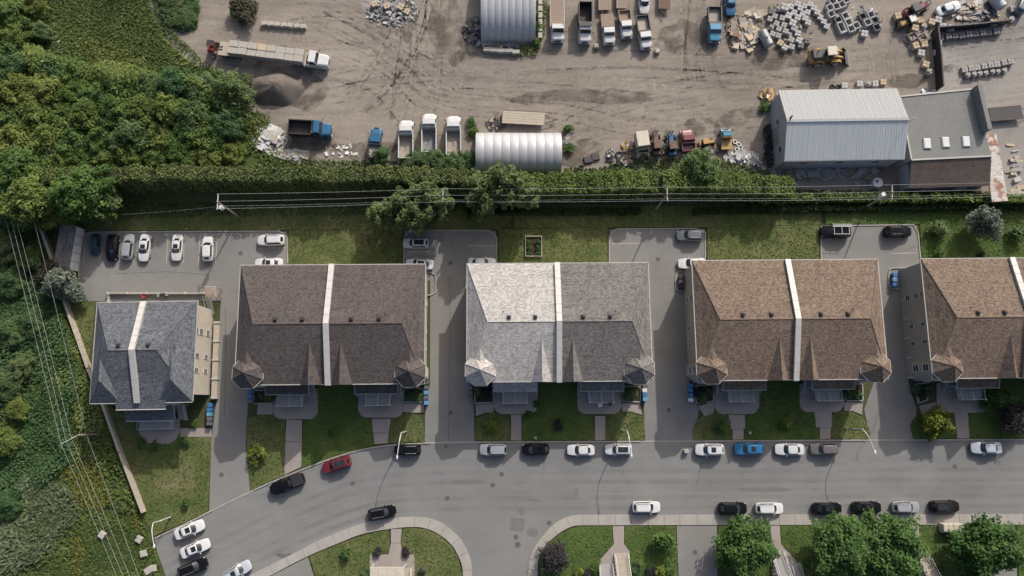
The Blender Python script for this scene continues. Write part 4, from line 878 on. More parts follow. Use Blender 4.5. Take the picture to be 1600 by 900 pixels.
make_car('saloon', 419, 411, 181, PW, 'white saloon half hidden by the dark brown roof, left car park', 'car', ('sunroof',), 0.03, g)
g = 'cars parked in the second car park'
make_car('suv', 649, 379, 180, PIC, 'ice blue SUV with a black glass roof in the second car park', 'car', ('glassroof',), 0.03, g, 0.93)
make_car('saloon', 655, 412, 178, PW, 'white saloon with black roof half under the dark brown eave', 'car', ('glassroof',), 0.03, g)
make_car('saloon', 753, 410, 0, PW, 'white saloon showing above the pale roof edge', z=0.03, group=g)
g = 'cars parked in the third car park'
make_car('suv', 1079, 367, 180, PG, 'grey blue estate car at the top corner of the third car park', 'car', ('rails',), 0.03, g, 0.97)
make_car('saloon', 1082, 411, 181, PW, 'white saloon partly under the corner of the tan roof', z=0.03, group=g)
g = 'cars parked in the rightmost car park'
van = make_car('suv', 1307, 361, 180, PB, 'black van carrying a white ladder rack in the rightmost car park', 'van', (), 0.03, g, 1.1)
r = MB()
for y in (-0.62, 0.62): r.tube([(-1.7, y, 1.9), (0.75, y, 1.9)], 0.045, 5)
for x in (-1.6, -0.5, 0.65):
    r.tube([(x, -0.62, 1.9), (x, 0.62, 1.9)], 0.045, 5)
    for y in (-0.62, 0.62): r.cyl((x, y, 1.62), (x, y, 1.9), 0.03, n=5)
r.build('roof_rack', PLASTIC_W, van); r = MB()
for y in (-0.50, -0.86): r.tube([(-2.1, y, 1.98), (0.9, y, 1.98)], 0.04, 5)
for i in range(10): r.tube([(-2.0 + 0.31 * i, -0.5, 1.98), (-2.0 + 0.31 * i, -0.86, 1.98)], 0.025, 4)
r.build('ladder', PLASTIC_W, van)
make_car('suv', 1405, 361, 1, PB, 'black SUV in the top right corner of the rightmost car park', z=0.03, group=g, extras=('rails',))
g = 'cars parked along the north kerb'
make_car('suv', 636, 703, 180, PB, 'black SUV under the lamp arm by the dark brown house', 'car', ('rails',), group=g, scale=0.92)
make_car('suv', 525, 726, 197, PR, 'red SUV with black glass roof on the road bend', 'car', ('glassroof',), group=g)
make_car('pickup', 447, 757, 201, PB, 'black pickup with covered bed on the road bend', 'pickup', group=g)
make_car('suv', 771, 703, 180, PS, 'silver SUV leftmost in front of the pale roofed house', 'car', ('rails',), group=g, scale=0.95)
make_car('hatch', 837, 702.5, 181, PB, 'black hatchback between the silver SUV and a white saloon', group=g, scale=1.03)
make_car('saloon', 908, 703.5, 180, PW, 'white saloon in front of the grey roofed half, left of another white car', group=g, scale=0.95)
make_car('suv', 967, 702.5, 180, PW, 'white SUV with black glass roof beneath a lamp arm', 'car', ('glassroof',), group=g, scale=0.94)
make_car('suv', 1110, 703, 180, PW, 'white SUV with roof rails and sunroof left of the blue SUV', 'car', ('sunroof', 'rails'), group=g)
make_car('suv', 1172, 701.5, 180, PBL, 'bright blue SUV with sunroof in front of the tan roofed house', 'car', ('sunroof',), group=g, scale=1.02)
make_car('saloon', 1235, 702.5, 180, PW, 'white saloon right beside the bright blue SUV', group=g)
make_car('suv', 1290, 702, 180, PBR, 'taupe SUV rightmost of the four by the tan roofed house', group=g, scale=0.96)
make_car('saloon', 1543, 700, 180, PIC, 'pale silver saloon alone before the rightmost house', group=g, scale=1.05)
g = 'cars parked at the end of the street'
make_car('saloon', 295, 828, 22, PW, 'upper white saloon with sunroof at the lower left street end', 'car', ('sunroof',), group=g, scale=1.02)
make_car('saloon', 304, 857.5, 22, PW, 'second white saloon with sunroof, between a white and a black car', 'car', ('sunroof',), group=g, scale=1.0)
make_car('suv', 299, 888, 22, PB, 'black SUV below the two white saloons at the street end', 'car', ('rails',), group=g)
make_car('suv', 369, 894, 30, PIC, 'ice blue SUV cut by the bottom edge near the pavement', 'car', ('sunroof', 'rails'), group=g)
g = 'cars parked along the south pavement'
make_car('suv', 596, 801.5, 11, PB, 'black SUV with silver roof rails alone by the curved pavement', 'car', ('rails',), group=g, scale=0.95)
make_car('suv', 1011, 793, 0, PW, 'white SUV alone above the garden path, south pavement', group=g, extras=('rails',), scale=0.96)
make_car('hatch', 1146, 795, 0, PB, 'black hatchback left of the white SUV, south pavement', group=g, scale=1.07)
make_car('suv', 1204, 795, 0, PW, 'white SUV between two black cars, south pavement', group=g, extras=('rails',), scale=0.95)
make_car('saloon', 1294, 795, 0, PB, 'black saloon third of the south pavement row beside the white SUV', group=g, extras=('sunroof',))
make_car('saloon', 1356, 793.5, 0, PB, 'black saloon between another black saloon and the silver SUV', group=g)
make_car('suv', 1418, 793, 0, PS, 'silver SUV between two dark cars, south pavement', group=g, extras=('rails',), scale=0.93)
make_car('suv', 1479, 792, 1, PDB, 'dark brown SUV rightmost of the south pavement row', group=g, extras=('glassroof',), scale=1.0)

# ---- trucks
def cab(o, x0, x1, w, h, hood, col, zb=0.75):
    """bonneted cab between x0 (back) and x1 (nose)"""
    xh = x1 - hood; hz = zb + (h - zb) * 0.55; m = MB(); rows = []
    for x, k, z in ((xh - 0.05, 0.96, hz), (lerp(xh, x1, 0.5), 0.92, hz - 0.04), (x1 - 0.18, 0.82, hz - 0.12), (x1, 0.66, hz - 0.30)):
        W2 = w / 2 * k; rows.append([(x, -W2, zb - 0.15), (x, -W2, z - 0.14), (x, -W2 * 0.78, z), (x, W2 * 0.78, z), (x, W2, z - 0.14), (x, W2, zb - 0.15)])
    m.loft(rows, True, True); b = m.build('bonnet', col, o, smooth=True, ang=25)
    MB().box((x1 + 0.02, 0, zb - 0.05), (0.16, w * 0.9, 0.26)).build('bumper', RIM, o)
    MB().box((x1 + 0.005, 0, zb + 0.42), (0.05, w * 0.42, 0.45)).build('grille', BLACKP, b)
    m = MB(); W2 = w / 2; rows = []
    for x, zt, k in ((x0, h - 0.08, 0.90), (x0 + 0.08, h, 0.92), (xh - 0.42, h, 0.92), (xh - 0.34, h - 0.05, 0.92), (xh + 0.06, hz + 0.02, 0.97)):
        rows.append([(x, -W2, zb - 0.2), (x, -W2, hz), (x, -W2 * k, zt - 0.06), (x, -W2 * k * 0.93, zt), (x, W2 * k * 0.93, zt), (x, W2 * k, zt - 0.06), (x, W2, hz), (x, W2, zb - 0.2)])
    m.loft(rows, True, True); c = m.build('cab', col, o, smooth=True, ang=25)
    a, bq = Vector((xh - 0.32, 0, h - 0.06)), Vector((xh + 0.04, 0, hz + 0.06)); d = bq - a; nrm = Vector((-d.z, 0, d.x)).normalized(); nrm = nrm if nrm.x > 0 else -nrm
    pts = []
    for t, k in ((0.06, 0.80), (0.92, 0.86)):
        q = a.lerp(bq, t) + nrm * 0.03
        for s in (-1, 1): pts.append((q.x, s * W2 * k, q.z))
    MB().add(pts, [(0, 1, 3, 2)]).build('windscreen', GLASS, c)
    for s in (-1, 1):
        MB().add([(x0 + 0.25, s * (W2 + 0.012), hz + 0.05), (xh - 0.12, s * (W2 + 0.012), hz + 0.05), (xh - 0.42, s * (W2 * 0.93 + 0.012), h - 0.14), (x0 + 0.25, s * (W2 * 0.93 + 0.012), h - 0.14)], [(0, 1, 2, 3)]).build('side_window', GLASS, c)
        m = MB(); m.tube([(xh - 0.15, s * W2, hz + 0.2), (xh + 0.05, s * (W2 + 0.28), hz + 0.3)], 0.025, 4); m.box((xh + 0.05, s * (W2 + 0.3), hz + 0.3), (0.1, 0.16, 0.4)); m.build('wing_mirror', BLACKP, o)
        MB().box((x1 - 0.04, s * w * 0.32, zb + 0.25), (0.1, 0.24, 0.18)).build('headlight', LAMP_W, o)
        MB().loft([[(xh + hood * 0.5 + 0.62 * math.cos(t), y, 0.5 + 0.62 * math.sin(t)) for t in [math.pi * i / 8 for i in range(9)]] for y in (s * W2 * 0.78, s * W2 * 1.02)], True, True).build('mudguard', col, o)
def dump_box(o, x0, x1, w, zf, hgt, col, inner, load=None):
    t = 0.09; m = MB()
    m.box(((x0 + x1) / 2, 0, zf), (x1 - x0, w, 0.12)); fl = m.build('box_floor', inner, o)
    for s in (-1, 1):
        m = MB(); m.box(((x0 + x1) / 2, s * (w / 2 - t / 2), zf + hgt / 2 + 0.06), (x1 - x0, t, hgt)); m.box(((x0 + x1) / 2, s * (w / 2 - 0.02), zf + hgt + 0.08), (x1 - x0, 0.16, 0.1))
        for i in range(5): m.box((x0 + (x1 - x0) * (i + 0.5) / 5, s * (w / 2 + 0.04), zf + hgt / 2 + 0.04), (0.12, 0.09, hgt))
        m.build('box_side', col, o)
    MB().box((x0 + t / 2, 0, zf + hgt / 2 + 0.03), (t, w - 2 * t - 0.01, hgt - 0.08)).build('tailgate', col, o)
    m = MB(); m.box((x1 - t / 2, 0, zf + hgt / 2 + 0.16), (t, w - 2 * t - 0.01, hgt + 0.2)); m.box((x1 + 0.3, 0, zf + hgt + 0.28), (0.8, w * 0.98, 0.07)); m.build('headboard', col, o)
    if load:
        rows = []; r = random.Random(3)
        nx, ny = 9, 6
        for i in range(nx): rows.append([(x0 + 0.14 + (x1 - x0 - 0.28) * i / (nx - 1), (-w / 2 + 0.12) + (w - 0.24) * j / (ny - 1), zf + 0.1 + load[1] * r.uniform(0.3, 1)) for j in range(ny)])
        MB().loft(rows, False).build('load', load[0], o)['kind'] = 'stuff'
def make_truck(u, v, ang, label, L, w, h, hood, cabl, col, body, bcol, inner, boxh=0.9, load=None, z=0.0, cat='truck', group=None, r=0.5, axles=2, name='truck'):
    c = P(u, v, 1.4); o = thing(name, (c.x, c.y, z), math.radians(ang), label, cat, group)
    x1 = L / 2; x0 = -L / 2; xc = x1 - hood - cabl
    m = MB()
    for s in (-1, 1): m.box((x0 / 2 + x1 / 2 - 0.2, s * 0.42, r + 0.25), (L - 0.5, 0.12, 0.26))
    for i in range(5): m.box((x0 + 0.5 + (L - 1.2) * i / 4, 0, r + 0.25), (0.14, 0.8, 0.2))
    m.build('chassis', DARK, o)
    cab(o, xc, x1, w * 0.94, h, hood, col, r + 0.3)
    rear = [x0 + 0.95] + ([x0 + 0.95 + 2.3 * r] if axles == 3 else [])
    wheels(o, [(x1 - hood * 0.5, s * (w / 2 - 0.18)) for s in (-1, 1)] + [(x, s * (w / 2 - 0.22)) for x in rear for s in (-1, 1)], r, 0.3)
    xb1 = xc - 0.18
    if body == 'dump': dump_box(o, x0, xb1 - 0.1, w, r + 0.52, boxh, bcol, inner, load)
    elif body == 'flat':
        n = max(3, round((xb1 - x0) / 0.45))
        for i in range(n): MB().box((x0 + (xb1 - x0) * (i + 0.5) / n, 0, r + 0.5), ((xb1 - x0) / n - 0.02, w, 0.1)).build('plank', inner, o)
        MB().box((xb1 + 0.05, 0, r + 1.0), (0.08, w, 1.0)).build('headboard', bcol, o)
        for s in (-1, 1): MB().box(((x0 + xb1) / 2, s * (w / 2 + 0.03), r + 0.46), (xb1 - x0, 0.08, 0.16)).build('side_rail', bcol, o)
    elif body == 'van':
        MB().bbox(((x0 + xb1) / 2, 0, r + 0.5 + boxh / 2), (xb1 - x0, w, boxh), 0, 0.06).build('cargo_box', bcol, o)
    for s in (-1, 1): MB().box((x0 - 0.03, s * w * 0.38, r + 0.35), (0.06, 0.3, 0.16)).build('tail_light', LAMP_R, o)
    if h > 2.3:
        for s in (-1, 1): MB().tube([(xc - 0.1, s * w * 0.42, r + 0.4), (xc - 0.1, s * w * 0.42, h + 0.35)], 0.07, 6).build('exhaust_stack', RIM, o)
    return o
TW = paint('white_truck_paint', (0.54, 0.54, 0.53)); TB = paint('blue_truck_paint', (0.016, 0.10, 0.20)); TLB = paint('light_blue_truck_paint', (0.035, 0.21, 0.32)); TR = paint('faded_red_paint', (0.16, 0.035, 0.042))
BOXG = simple('box_grey_paint', (0.26, 0.26, 0.255), 0.6, 0.2, fine=6); BOXW = simple('box_white_paint', (0.44, 0.44, 0.425), 0.6, 0.12, fine=6); BEDDIRT = simple('dusty_bed', (0.30, 0.265, 0.22), 0.9, 0.25, fine=6); BEDDK = simple('dark_bed', (0.075, 0.06, 0.05), 0.9, 0.4, fine=6); BEDGREY = simple('grey_bed', (0.20, 0.20, 0.205), 0.8, 0.35, fine=4)
g = 'trucks parked in the dirt yard'
make_truck(485, 202, -3, 'blue dump truck with dark empty box beside the white debris', 7.2, 2.5, 2.9, 1.5, 1.3, TB, 'dump', DARK, BEDDK, 1.2, None, group=g, axles=3, cat='dump truck', name='dump_truck')
make_truck(635, 219, 91, 'left one of three white dump trucks above the hedge', 6.8, 2.45, 2.9, 1.0, 1.3, TW, 'dump', BOXW, BEDDIRT, 1.1, (BEDDIRT, 0.15), group=g, axles=3, cat='dump truck', name='dump_truck')
make_truck(671, 209, 91, 'middle one of three white dump trucks above the hedge', 6.9, 2.45, 2.9, 1.0, 1.3, TW, 'dump', BOXW, BEDGREY, 1.1, None, group=g, axles=3, cat='dump truck', name='dump_truck')
make_truck(709, 213, 91, 'right one of three white dump trucks, next to the arched shed', 7.0, 2.45, 2.9, 1.0, 1.3, TW, 'dump', BOXW, BEDGREY, 1.1, (BEDDIRT, 0.2), group=g, axles=3, cat='dump truck', name='dump_truck')
make_truck(586, 223, 87, 'blue pickup with a loaded bed half behind a bush', 5.4, 2.0, 1.95, 1.25, 1.5, TB, 'dump', DARK, BEDDK, 0.5, (BEDGREY, 0.35), group=g, r=0.4, cat='pickup')
make_truck(871, 28, 270, 'white truck with long brown flatbed beside the top arched shed', 8.4, 2.4, 2.5, 1.3, 1.25, TW, 'flat', TW, WOOD, group=g, r=0.45)
make_truck(914, 36, 269, 'white truck with tall dark dump box, second from the top shed', 7.0, 2.3, 2.5, 1.4, 1.25, TW, 'dump', DARK, BEDDK, 1.5, None, group=g, r=0.45, cat='dump truck')
make_truck(951, 43, 273, 'white pickup with rusty flatbed in the top row', 5.7, 2.2, 2.0, 1.3, 1.4, TW, 'flat', DARK, WOOD, group=g, r=0.4, cat='pickup')
make_truck(978, 36, 275, 'white pickup with wooden bed sides between two other white pickups', 5.0, 2.1, 2.0, 1.3, 1.4, TW, 'dump', WOOD, WOOD, 0.5, None, group=g, r=0.4, cat='pickup')
make_truck(1007, 49, 277, 'white dump pickup with pale sandy bed, rightmost in the top row', 6.0, 2.2, 2.0, 1.3, 1.4, TW, 'dump', DARK, PALEWOOD, 0.6, None, group=g, r=0.4, cat='pickup')
make_truck(1117, 37, 269, 'blue dump pickup alone in the upper yard', 6.3, 2.3, 2.0, 1.4, 1.5, TLB, 'dump', DARK, BEDDIRT, 0.7, None, group=g, r=0.42, cat='pickup')
make_truck(1003, 225, 278, 'cream box truck in the scrap row above the hedge', 3.6, 2.1, 2.0, 0.3, 0.5, CREAM, 'van', CREAM, CREAM, 1.9, group=g, r=0.4, cat='box truck')
make_truck(1075, 219, 95, 'faded red truck cab in the scrap row', 3.8, 2.3, 2.3, 0.9, 1.3, TR, 'dump', TR, TR, 0.5, None, group=g, r=0.45)
make_truck(1136, 217, 92, 'light blue cab with a yellow machine bed near the white rubble', 3.4, 1.7, 2.0, 0.4, 1.0, TLB, 'flat', YELLOW, YELLOW, group=g, r=0.4)
make_car('suv', 1142, 3, 271, TB, 'blue car cut by the top edge beside the blue dump pickup', group=g)
make_car('suv', 1007, 0, 270, TW, 'white car cut by the top edge above the pickups', group=g)
make_car('saloon', 1484, 11, 22, PIC, 'pale car beside a stack of pallets in the upper right yard', group=g)
make_car('suv', 1601, 3, 60, PG, 'dark car in the top right corner', group=g)
# long semi-trailer truck with concrete blocks, forklift hung at the tail
def semi():
    a, b = P(326, 73, 1.2), P(514, 97, 1.2); d = b - a; rz = math.atan2(d.y, d.x); L = d.length; mid = (a + b) / 2
    o = thing('semi_truck', (mid.x, mid.y, 0), rz, 'white semi truck with long flatbed carrying stone blocks', 'semi truck')
    x1 = L / 2; tr0 = -L / 2 + 1.9; tr1 = x1 - 3.9
    m = MB()
    for s in (-1, 1): m.box((x1 - 3.2, s * 0.42, 0.8), (6.0, 0.14, 0.28))
    m.box((x1 - 4.9, 0, 1.05), (1.2, 1.0, 0.2)); m.build('chassis', DARK, o)
    cab(o, x1 - 3.25, x1, 2.3, 2.7, 1.75, TW, 0.8)
    wheels(o, [(x1 - 0.9, s * 0.95) for s in (-1, 1)] + [(x, s * 1.0) for x in (x1 - 4.2, x1 - 5.4) for s in (-1, 1)] + [(x, s * 1.0) for x in (tr0 + 1.0, tr0 + 2.2, tr0 + 3.4) for s in (-1, 1)], 0.5, 0.32)
    n = 26
    for i in range(n): MB().box((tr0 + (tr1 - tr0) * (i + 0.5) / n, 0, 1.27), ((tr1 - tr0) / n - 0.02, 2.5, 0.1)).build('plank', PALEWOOD, o)
    m = MB()
    for s in (-1, 1): m.box(((tr0 + tr1) / 2, s * 0.6, 1.06), (tr1 - tr0, 0.14, 0.3)); m.box(((tr0 + tr1) / 2, s * 1.27, 1.24), (tr1 - tr0, 0.06, 0.16))
    m.build('trailer_frame', STEEL, o)
    for s in (-1, 1): MB().cyl((x1 - 4.0, s * 1.0, 0.85), (x1 - 3.0, s * 1.0, 0.85), 0.3, n=12).build('fuel_tank', RIM, o)
    # blocks are things of their own
    R = Matrix.Rotation(rz, 3, 'Z'); bl0 = tr0 + 2.0; bl1 = tr1 - 0.25; n = 8; r = random.Random(5); k = 0
    me = MB().bbox((0, 0, 0.55), ((bl1 - bl0) / n - 0.07, 1.16, 1.1), 0, 0.05).mesh('stone_block', BLOCK); me2 = MB().bbox((0, 0, 0.55), ((bl1 - bl0) / n - 0.07, 1.16, 1.1), 0, 0.05).mesh('stone_block', STONE_T)
    for row, s in (('upper', 1), ('lower', -1)):
        for i in range(n):
            p = R @ Vector((bl0 + (bl1 - bl0) * (i + 0.5) / n, s * 0.6, 0)) + mid
            q = put('stone_block', me2 if (row, i) == ('upper', 3) else me, None, (p.x, p.y, 1.322), rz + r.uniform(-0.02, 0.02))
            q.scale = (1, 1, r.uniform(0.92, 1.05))
            tag(q, '%s stone block from the cab in the %s row on the semi trailer' % (ORD[n - 1 - i], row), 'stone block', 'stone blocks on the semi trailer')
    p = R @ Vector((-L / 2 + 0.75, 0, 0)) + mid
    f = thing('truck_forklift', (p.x, p.y, 0.0), rz, 'red forklift hanging at the tail of the semi trailer', 'forklift')
    MB().bbox((-0.35, 0.1, 1.15), (0.9, 2.0, 0.7), 0, 0.12).build('body', REDP, f)
    MB().bbox((0.0, -0.75, 1.5), (0.9, 0.45, 0.7), 0, 0.1).build('engine_cover', REDP, f)
    m = MB()
    for y in (-0.35, 0.35): m.box((0.62, y, 1.75), (0.14, 0.12, 2.4))
    for z in (0.8, 1.8, 2.8): m.box((0.62, 0, z), (0.1, 0.6, 0.1))
    m.build('mast', DARK, f); m = MB()
    for x, y in ((-0.5, -0.4), (-0.5, 0.6), (0.35, 0.6), (0.35, -0.4)): m.cyl((x, y, 1.4), (x, y, 2.55), 0.035, n=5)
    m.box((-0.08, 0.1, 2.57), (1.0, 1.1, 0.06)); m.build('overhead_guard', DARK, f)
    MB().bbox((-0.15, 0.1, 1.62), (0.5, 0.5, 0.3), 0, 0.08).build('seat', BLACKP, f)
    for y in (-0.25, 0.25): MB().box((1.2, y, 1.40), (1.2, 0.12, 0.05)).build('fork', DARK, f)
    wheels(f, [(-0.75, 0.05), (0.25, -1.0), (0.25, 1.15)], 0.38, 0.25)
semi()
# wheel loader
def loader(u, v, ang, label, k=1.0):
    c = P(u, v, 1.5); o = thing('wheel_loader', (c.x, c.y, 0), math.radians(ang), label, 'wheel loader'); o.scale = (k,) * 3
    MB().bbox((-1.7, 0, 1.75), (2.3, 1.6, 1.0), 0, 0.2).build('engine_cover', DARK, o); MB().bbox((-2.75, 0, 1.35), (0.5, 1.9, 0.9), 0, 0.12).build('counterweight', YELLOW, o)
    MB().box((-0.2, 0, 1.0), (4.2, 0.9, 0.6)).build('frame', YELLOW, o)
    b = MB(); b.box((-0.05, 0, 2.3), (1.35, 1.35, 1.3), 0, 0.88); b.build('cab_glass', GLASS, o); MB().bbox((-0.05, 0, 3.04), (1.55, 1.5, 0.16), 0, 0.06).build('cab_roof', CREAM, o)
    for x in (-0.62, 0.5):
        for y in (-0.6, 0.6): MB().box((x, y, 2.35), (0.1, 0.1, 1.35)).build('cab_pillar', YELLOW, o)
    MB().bbox((1.0, 0, 1.35), (0.9, 1.1, 0.7), 0, 0.1).build('front_frame', YELLOW, o)
    for s in (-1, 1):
        MB().tube([(1.0, s * 0.5, 1.9), (2.0, s * 0.5, 1.6), (2.7, s * 0.5, 0.8)], [0.16, 0.17, 0.13], 6).build('lift_arm', YELLOW, o)
        for x in (-1.65, 1.25): MB().loft([[(x + 0.95 * math.cos(t), y, 0.78 + 0.9 * math.sin(t)) for t in [0.35 + (math.pi - 0.7) * i / 6 for i in range(7)]] for y in (s * 0.75, s * 1.25)], False).build('mudguard', YELLOW, o)
    prof = [(2.6, 1.25), (2.55, 0.5), (2.75, 0.12), (3.7, 0.08)]
    m = MB(); m.loft([[(x, y, z) for x, z in prof] for y in (-1.3, 1.3)], False); m.loft([[(x + 0.06, y, z + 0.06) for x, z in prof] for y in (1.3, -1.3)], False)
    for y in (-1.3, 1.3): m.add([(x, y, z) for x, z in prof], [(0, 1, 2, 3)])
    m.build('bucket', DARK, o); MB().box((3.72, 0, 0.1), (0.2, 2.6, 0.05)).build('cutting_edge', STEEL, o)
    MB().cyl((-1.9, 0.4, 2.2), (-1.9, 0.4, 2.9), 0.07).build('exhaust', DARK, o)
    wheels(o, [(x, s * 1.0) for x in (-1.65, 1.25) for s in (-1, 1)], 0.78, 0.55)
loader(1294, 87, 4, 'yellow wheel loader with cream cab roof and black bucket in the upper yard', 1.1)
def yard_machine(u, v, ang, label, col, cabm, cat='tractor', k=0.8):
    c = P(u, v, 1.0); o = thing('yard_tractor', (c.x, c.y, 0), math.radians(ang), label, cat); o.scale = (k,) * 3
    MB().bbox((0.9, 0, 1.25), (1.9, 1.0, 0.8), 0, 0.14).build('bonnet', col, o); MB().box((-0.4, 0, 0.9), (3.2, 0.8, 0.5)).build('frame', DARK, o)
    MB().box((-0.75, 0, 1.9), (1.3, 1.35, 1.2), 0, 0.9).build('cab_glass', GLASS, o); MB().bbox((-0.75, 0, 2.58), (1.5, 1.5, 0.15), 0, 0.05).build('cab_roof', cabm, o)
    MB().bbox((-1.9, 0, 1.0), (0.7, 1.4, 0.7), 0, 0.1).build('rear_counterweight', col, o)
    m = MB()
    for y in (-0.35, 0.35): m.box((2.1, y, 1.3), (0.12, 0.12, 2.2))
    for z in (0.5, 1.4, 2.3): m.box((2.1, 0, z), (0.1, 0.7, 0.1))
    m.build('mast', DARK, o)
    for y in (-0.35, 0.35): MB().box((2.7, y, 0.3), (1.2, 0.14, 0.07)).build('fork', DARK, o)
    wheels(o, [(x, s * 0.8) for x in (-1.2, 1.4) for s in (-1, 1)], 0.55, 0.4)
yard_machine(1417, 35, 200, 'yellow forklift with white roof among pallets in the upper right', YELLOW, PLASTIC_W, 'forklift')
yard_machine(1431, 15, 25, 'dark red tractor above the yellow forklift', TR, DARK, 'tractor', 1.0)
yard_machine(1106, 222, 10, 'small yellow machine in the scrap row right of the tree', YELLOW, YELLOW, 'machine', 0.65)
yard_machine(1025, 224, 95, 'stripped vehicle frame with brown parts right of the cream box truck', RUST, RUST, 'scrap vehicle', 0.9)
yard_machine(1049, 225, 95, 'stripped vehicle frame with blue black parts left of the faded red cab', TB, RUST, 'scrap vehicle', 0.9)
# flatbed trailers
def trailer(u, v, ang, L, w, label, deck, tongue=2.0):
    c = P(u, v, 0.8); o = thing('flatbed_trailer', (c.x, c.y, 0), math.radians(ang), label, 'trailer')
    n = max(4, round(w / 0.42))
    for i in range(n): MB().box((0, -w / 2 + w * (i + 0.5) / n, 0.82), (L, w / n - 0.025, 0.07)).build('plank', deck, o)
    m = MB()
    for s in (-1, 1): m.box((0, s * (w / 2 + 0.04), 0.78), (L + 0.1, 0.08, 0.2)); m.tube([(L / 2, s * w * 0.3, 0.74), (L / 2 + tongue, 0, 0.66)], 0.07, 5)
    for i in range(5): m.box((-L / 2 + L * (i + 0.5) / 5, 0, 0.70), (0.1, w, 0.14))
    m.box((-L / 2 - 0.05, 0, 0.78), (0.1, w, 0.24)); m.build('frame', RUST, o)
    MB().cyl((L / 2 + tongue * 0.75, 0, 0.0), (L / 2 + tongue * 0.75, 0, 0.9), 0.05).build('jockey_leg', DARK, o); MB().ell((L / 2 + tongue + 0.1, 0, 0.66), (0.16, 0.1, 0.09)).build('coupling', DARK, o)
    wheels(o, [(x, s * (w / 2 - 0.25)) for x in (-0.9, 0.1) for s in (-1, 1)], 0.36, 0.24)
trailer(818, 184, -3, 7.2, 2.3, 'old wooden flatbed trailer above the arched shed', PALEWOOD, 2.1)
trailer(945, 1, 270, 3.6, 2.2, 'flatbed trailer with tongue at the top edge above a rusty pickup', WOOD, 1.2); trailer(972, 0, 270, 3.2, 2.0, 'second flatbed trailer at the top edge above the wood sided pickup', WOOD, 1.0); trailer(1038, 0, 268, 3.4, 1.9, 'rusty small trailer at the top edge right of the white car', RUST, 1.0)
trailer(1572, 177, 5, 5.6, 2.3, 'black open frame trailer right of the flat roofed annex', DARK, 2.2)
# ------------------------------------------------------------------ yard buildings
def arched_shed(label, u0, u1, v_n, v_s, h, mat, nb, z0=0.0):
    """corrugated arch shed, axis along x: curved panels are parts"""
    a, b = P(u0, v_s), P(u1, v_s); yn = P((u0 + u1) / 2, v_n).y; ys = (a.y + b.y) / 2
    cx = (a.x + b.x) / 2; cy = (yn + ys) / 2; L = b.x - a.x; R = (yn - ys) / 2
    o = thing('arched_shed', (cx, cy, z0), 0, label, 'shed')
    n = 18; sec = [(R * math.cos(math.pi * i / n), h * math.sin(math.pi * i / n) ** 0.8 if 0 < i < n else 0.0) for i in range(n + 1)]
    pitch = L / nb; rows = []
    for x, k in ((0, 1.0), (0.06, 1.005), (pitch * 0.5, 1.009), (pitch - 0.06, 1.005), (pitch - 0.012, 1.0)):
        rows.append([(x, y * k, z * k + 0.001) for y, z in sec])
    me = MB().loft(rows, False).mesh('arch_panel', mat, True, ang=50)
    for i in range(nb): put('arch_panel', me, o, (-L / 2 + pitch * i, 0, 0))
    for s in (-1, 1):
        x = s * (L / 2 - 0.25); MB().add([(x, y * 0.985, z * 0.985) for y, z in sec], [tuple(range(n + 1))]).build('end_wall', CLAD, o)
    MB().box((L / 2 - 0.2, 0, h * 0.36), (0.12, R * 0.8, h * 0.72)).build('door', STEEL, o)
    for s in (-1, 1): MB().box((0, s * R, 0.15), (L + 0.1, 0.3, 0.3)).build('footing', CONC, o)
arched_shed('ribbed steel arch shed beside the hedge in the middle of the yard', 744, 876, 211, 274, 3.6, GALV, 10)
arched_shed('large ribbed steel arch shed cut by the top edge', 752, 836, -62, 67, 4.6, GALV, 8)
